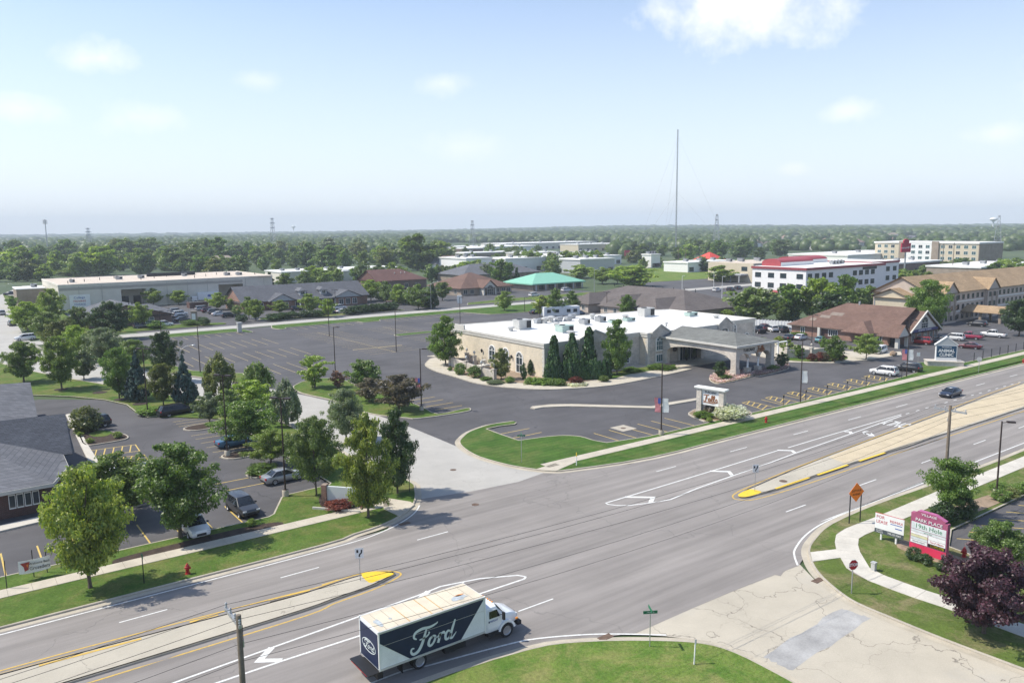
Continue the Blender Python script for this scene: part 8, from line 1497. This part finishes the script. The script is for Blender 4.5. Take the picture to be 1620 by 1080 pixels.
ST = [('store', 'long white roofed store in the far retail strip, leftmost', (708, 401), 90, 40, 6, 'wall_panel'), ('store', 'brown walled store with white roof left of the pale facade', (735, 404), 46, 30, 6, 'brick_brown'), ('store', 'pale columned store front in the middle of the far retail strip', (765, 403), 70, 34, 7, 'wall_white'), ('store', 'wide flat store behind the pale columned store front', (800, 396), 140, 50, 7, 'wall_panel'),
      ('store', 'low white roofed store with brick base below the retail strip', (735, 411), 70, 24, 5, 'brick_tan'), ('store', 'white roofed store left of the orange fascia shop', (828, 411), 40, 24, 5, 'wall_panel'), ('shop', 'shop with orange fascia in the far retail strip', (872, 414), 30, 20, 5, 'wall_white'), ('store', 'white walled warehouse behind the tree row above the clinic roof', (738, 432), 18, 30, 8, 'wall_white'), ('store', 'long white store behind the trees above the mint green roof', (800, 431), 60, 24, 7.5, 'wall_white'),
      ('store', 'blue grey walled shed right of the mint green roof trees', (918, 433), 26, 20, 7.5, 'trim_grey'), ('store', 'far cream store on the horizon side of the retail strip', (915, 398), 60, 30, 7, 'wall_cream'), ('store', 'thin white roofed store behind the red pole sign', (980, 397), 70, 30, 6, 'wall_panel'), ('store', 'small cream shop left of the red pole sign', (922, 410), 18, 12, 5, 'wall_cream'), ('store', 'yellow canopied filling station by the blue grey shed', (925, 420), 34, 14, 5.5, 'wall_white'),
      ('store', 'white walled drive in with pink roof edge beyond the bright lawn', (1088, 431), 40, 18, 5, 'wall_white'), ('store', 'small white tower shop at the end of the bright lawn', (1030, 424), 8, 8, 8, 'wall_white'), ('store', 'brown brick retail strip left of the far hotel', (1408, 436), 52, 22, 5.5, 'brick_brown'), ('store', 'tan brick retail building at the right edge above the motel roof', (1550, 444), 60, 24, 5.5, 'brick_tan'), ('store', 'white roofed mall wing behind the white office', (1340, 424), 90, 40, 7, 'wall_white'), ('store', 'pale roofed warehouse far left on the plain', (55, 388), 60, 30, 8, 'wall_white'), ('store', 'white roofed plant far behind the warehouse trees', (298, 382), 70, 30, 9, 'wall_white'), ('store', 'white shed beyond the belt of trees left of the tall tree', (465, 392), 40, 24, 8, 'wall_white'), ('store', 'bluish roofed store beyond the belt of trees', (515, 396), 36, 30, 7, 'trim_grey')]
for k, a in enumerate(ST): store(*a, fascia='paint_orange' if 'orange' in a[1] and mat('paint_orange', (.7, .25, .05)) else None)
g = G(1124, 424); b = building('red_roof_kiosk', 'small white kiosk with bright red gabled roof', g.x, g.y); MB().box(0, 12, 0, 12, 0, 5).build('wall', K['wall_white'], b); hip(0, 12, 0, 12, 5, 4.5, 'x', (1, 1), 1.0).build('roof', mat('roof_bright_red', (.62, .07, .05), .6), b)
# far hotel
fh = building('far_hotel', 'four storey beige hotel with flat white roof right of the red sign', 470, 205, rz=R(-3)); MB().box(0, 26, 0, 62, -.5, 14).build('wall', K['wall_cream'], fh); MB().box(-.5, 26.5, -.5, 62.5, 14, 14.8).build('roof', K['white_membrane'], fh); MB().box(-.4, 0, 26, 42, -.5, 14.4).build('white_bay', K['wall_white'], fh); MB().box(-.9, -.4, 42, 46, -.5, 15.2).box(-.9, -.4, 22, 26, -.5, 15.2).build('brown_bay', K['brick_tan'], fh); MB().box(0, 26, -.4, -.02, 0, 13.8).build('end_wall', K['brick_tan'], fh)
for fl in range(4):
    for k in range(14):
        y = 2.5+4.35*k; x = -.4 if 26 < y < 42 else 0
        if not (41.5 < y < 46.5 or 21.5 < y < 26.5): window(fh, 'W', x, y, 1.4+3.3*fl, 2.2, 1.7, K['trim_white'], K['window_teal'] if (k*3+fl) % 4 else GL, nu=1)
# ---------------------------------------------------------------- haze: one closed box of even, pale air
hz = MB().box(-6600, 6600, -6600, 6600, -12, 132).build('haze', None); hz['kind'] = 'stuff'; hz['label'] = 'pale summer haze fading the far land to blue'
hm = bpy.data.materials.new('haze_air'); hm.use_nodes = True; hm.node_tree.nodes.clear(); t = NT(hm)
o_ = t.new('ShaderNodeOutputMaterial'); pv = t.new('ShaderNodeVolumePrincipled'); pv.inputs['Color'].default_value = (.82, .92, 1.0, 1); pv.inputs['Density'].default_value = 2.2e-4; pv.inputs['Anisotropy'].default_value = .0
t.l.new(pv.outputs[0], o_.inputs['Volume']); hz.data.materials.append(hm)
hm.volume_intersection_method if hasattr(hm, 'volume_intersection_method') else None
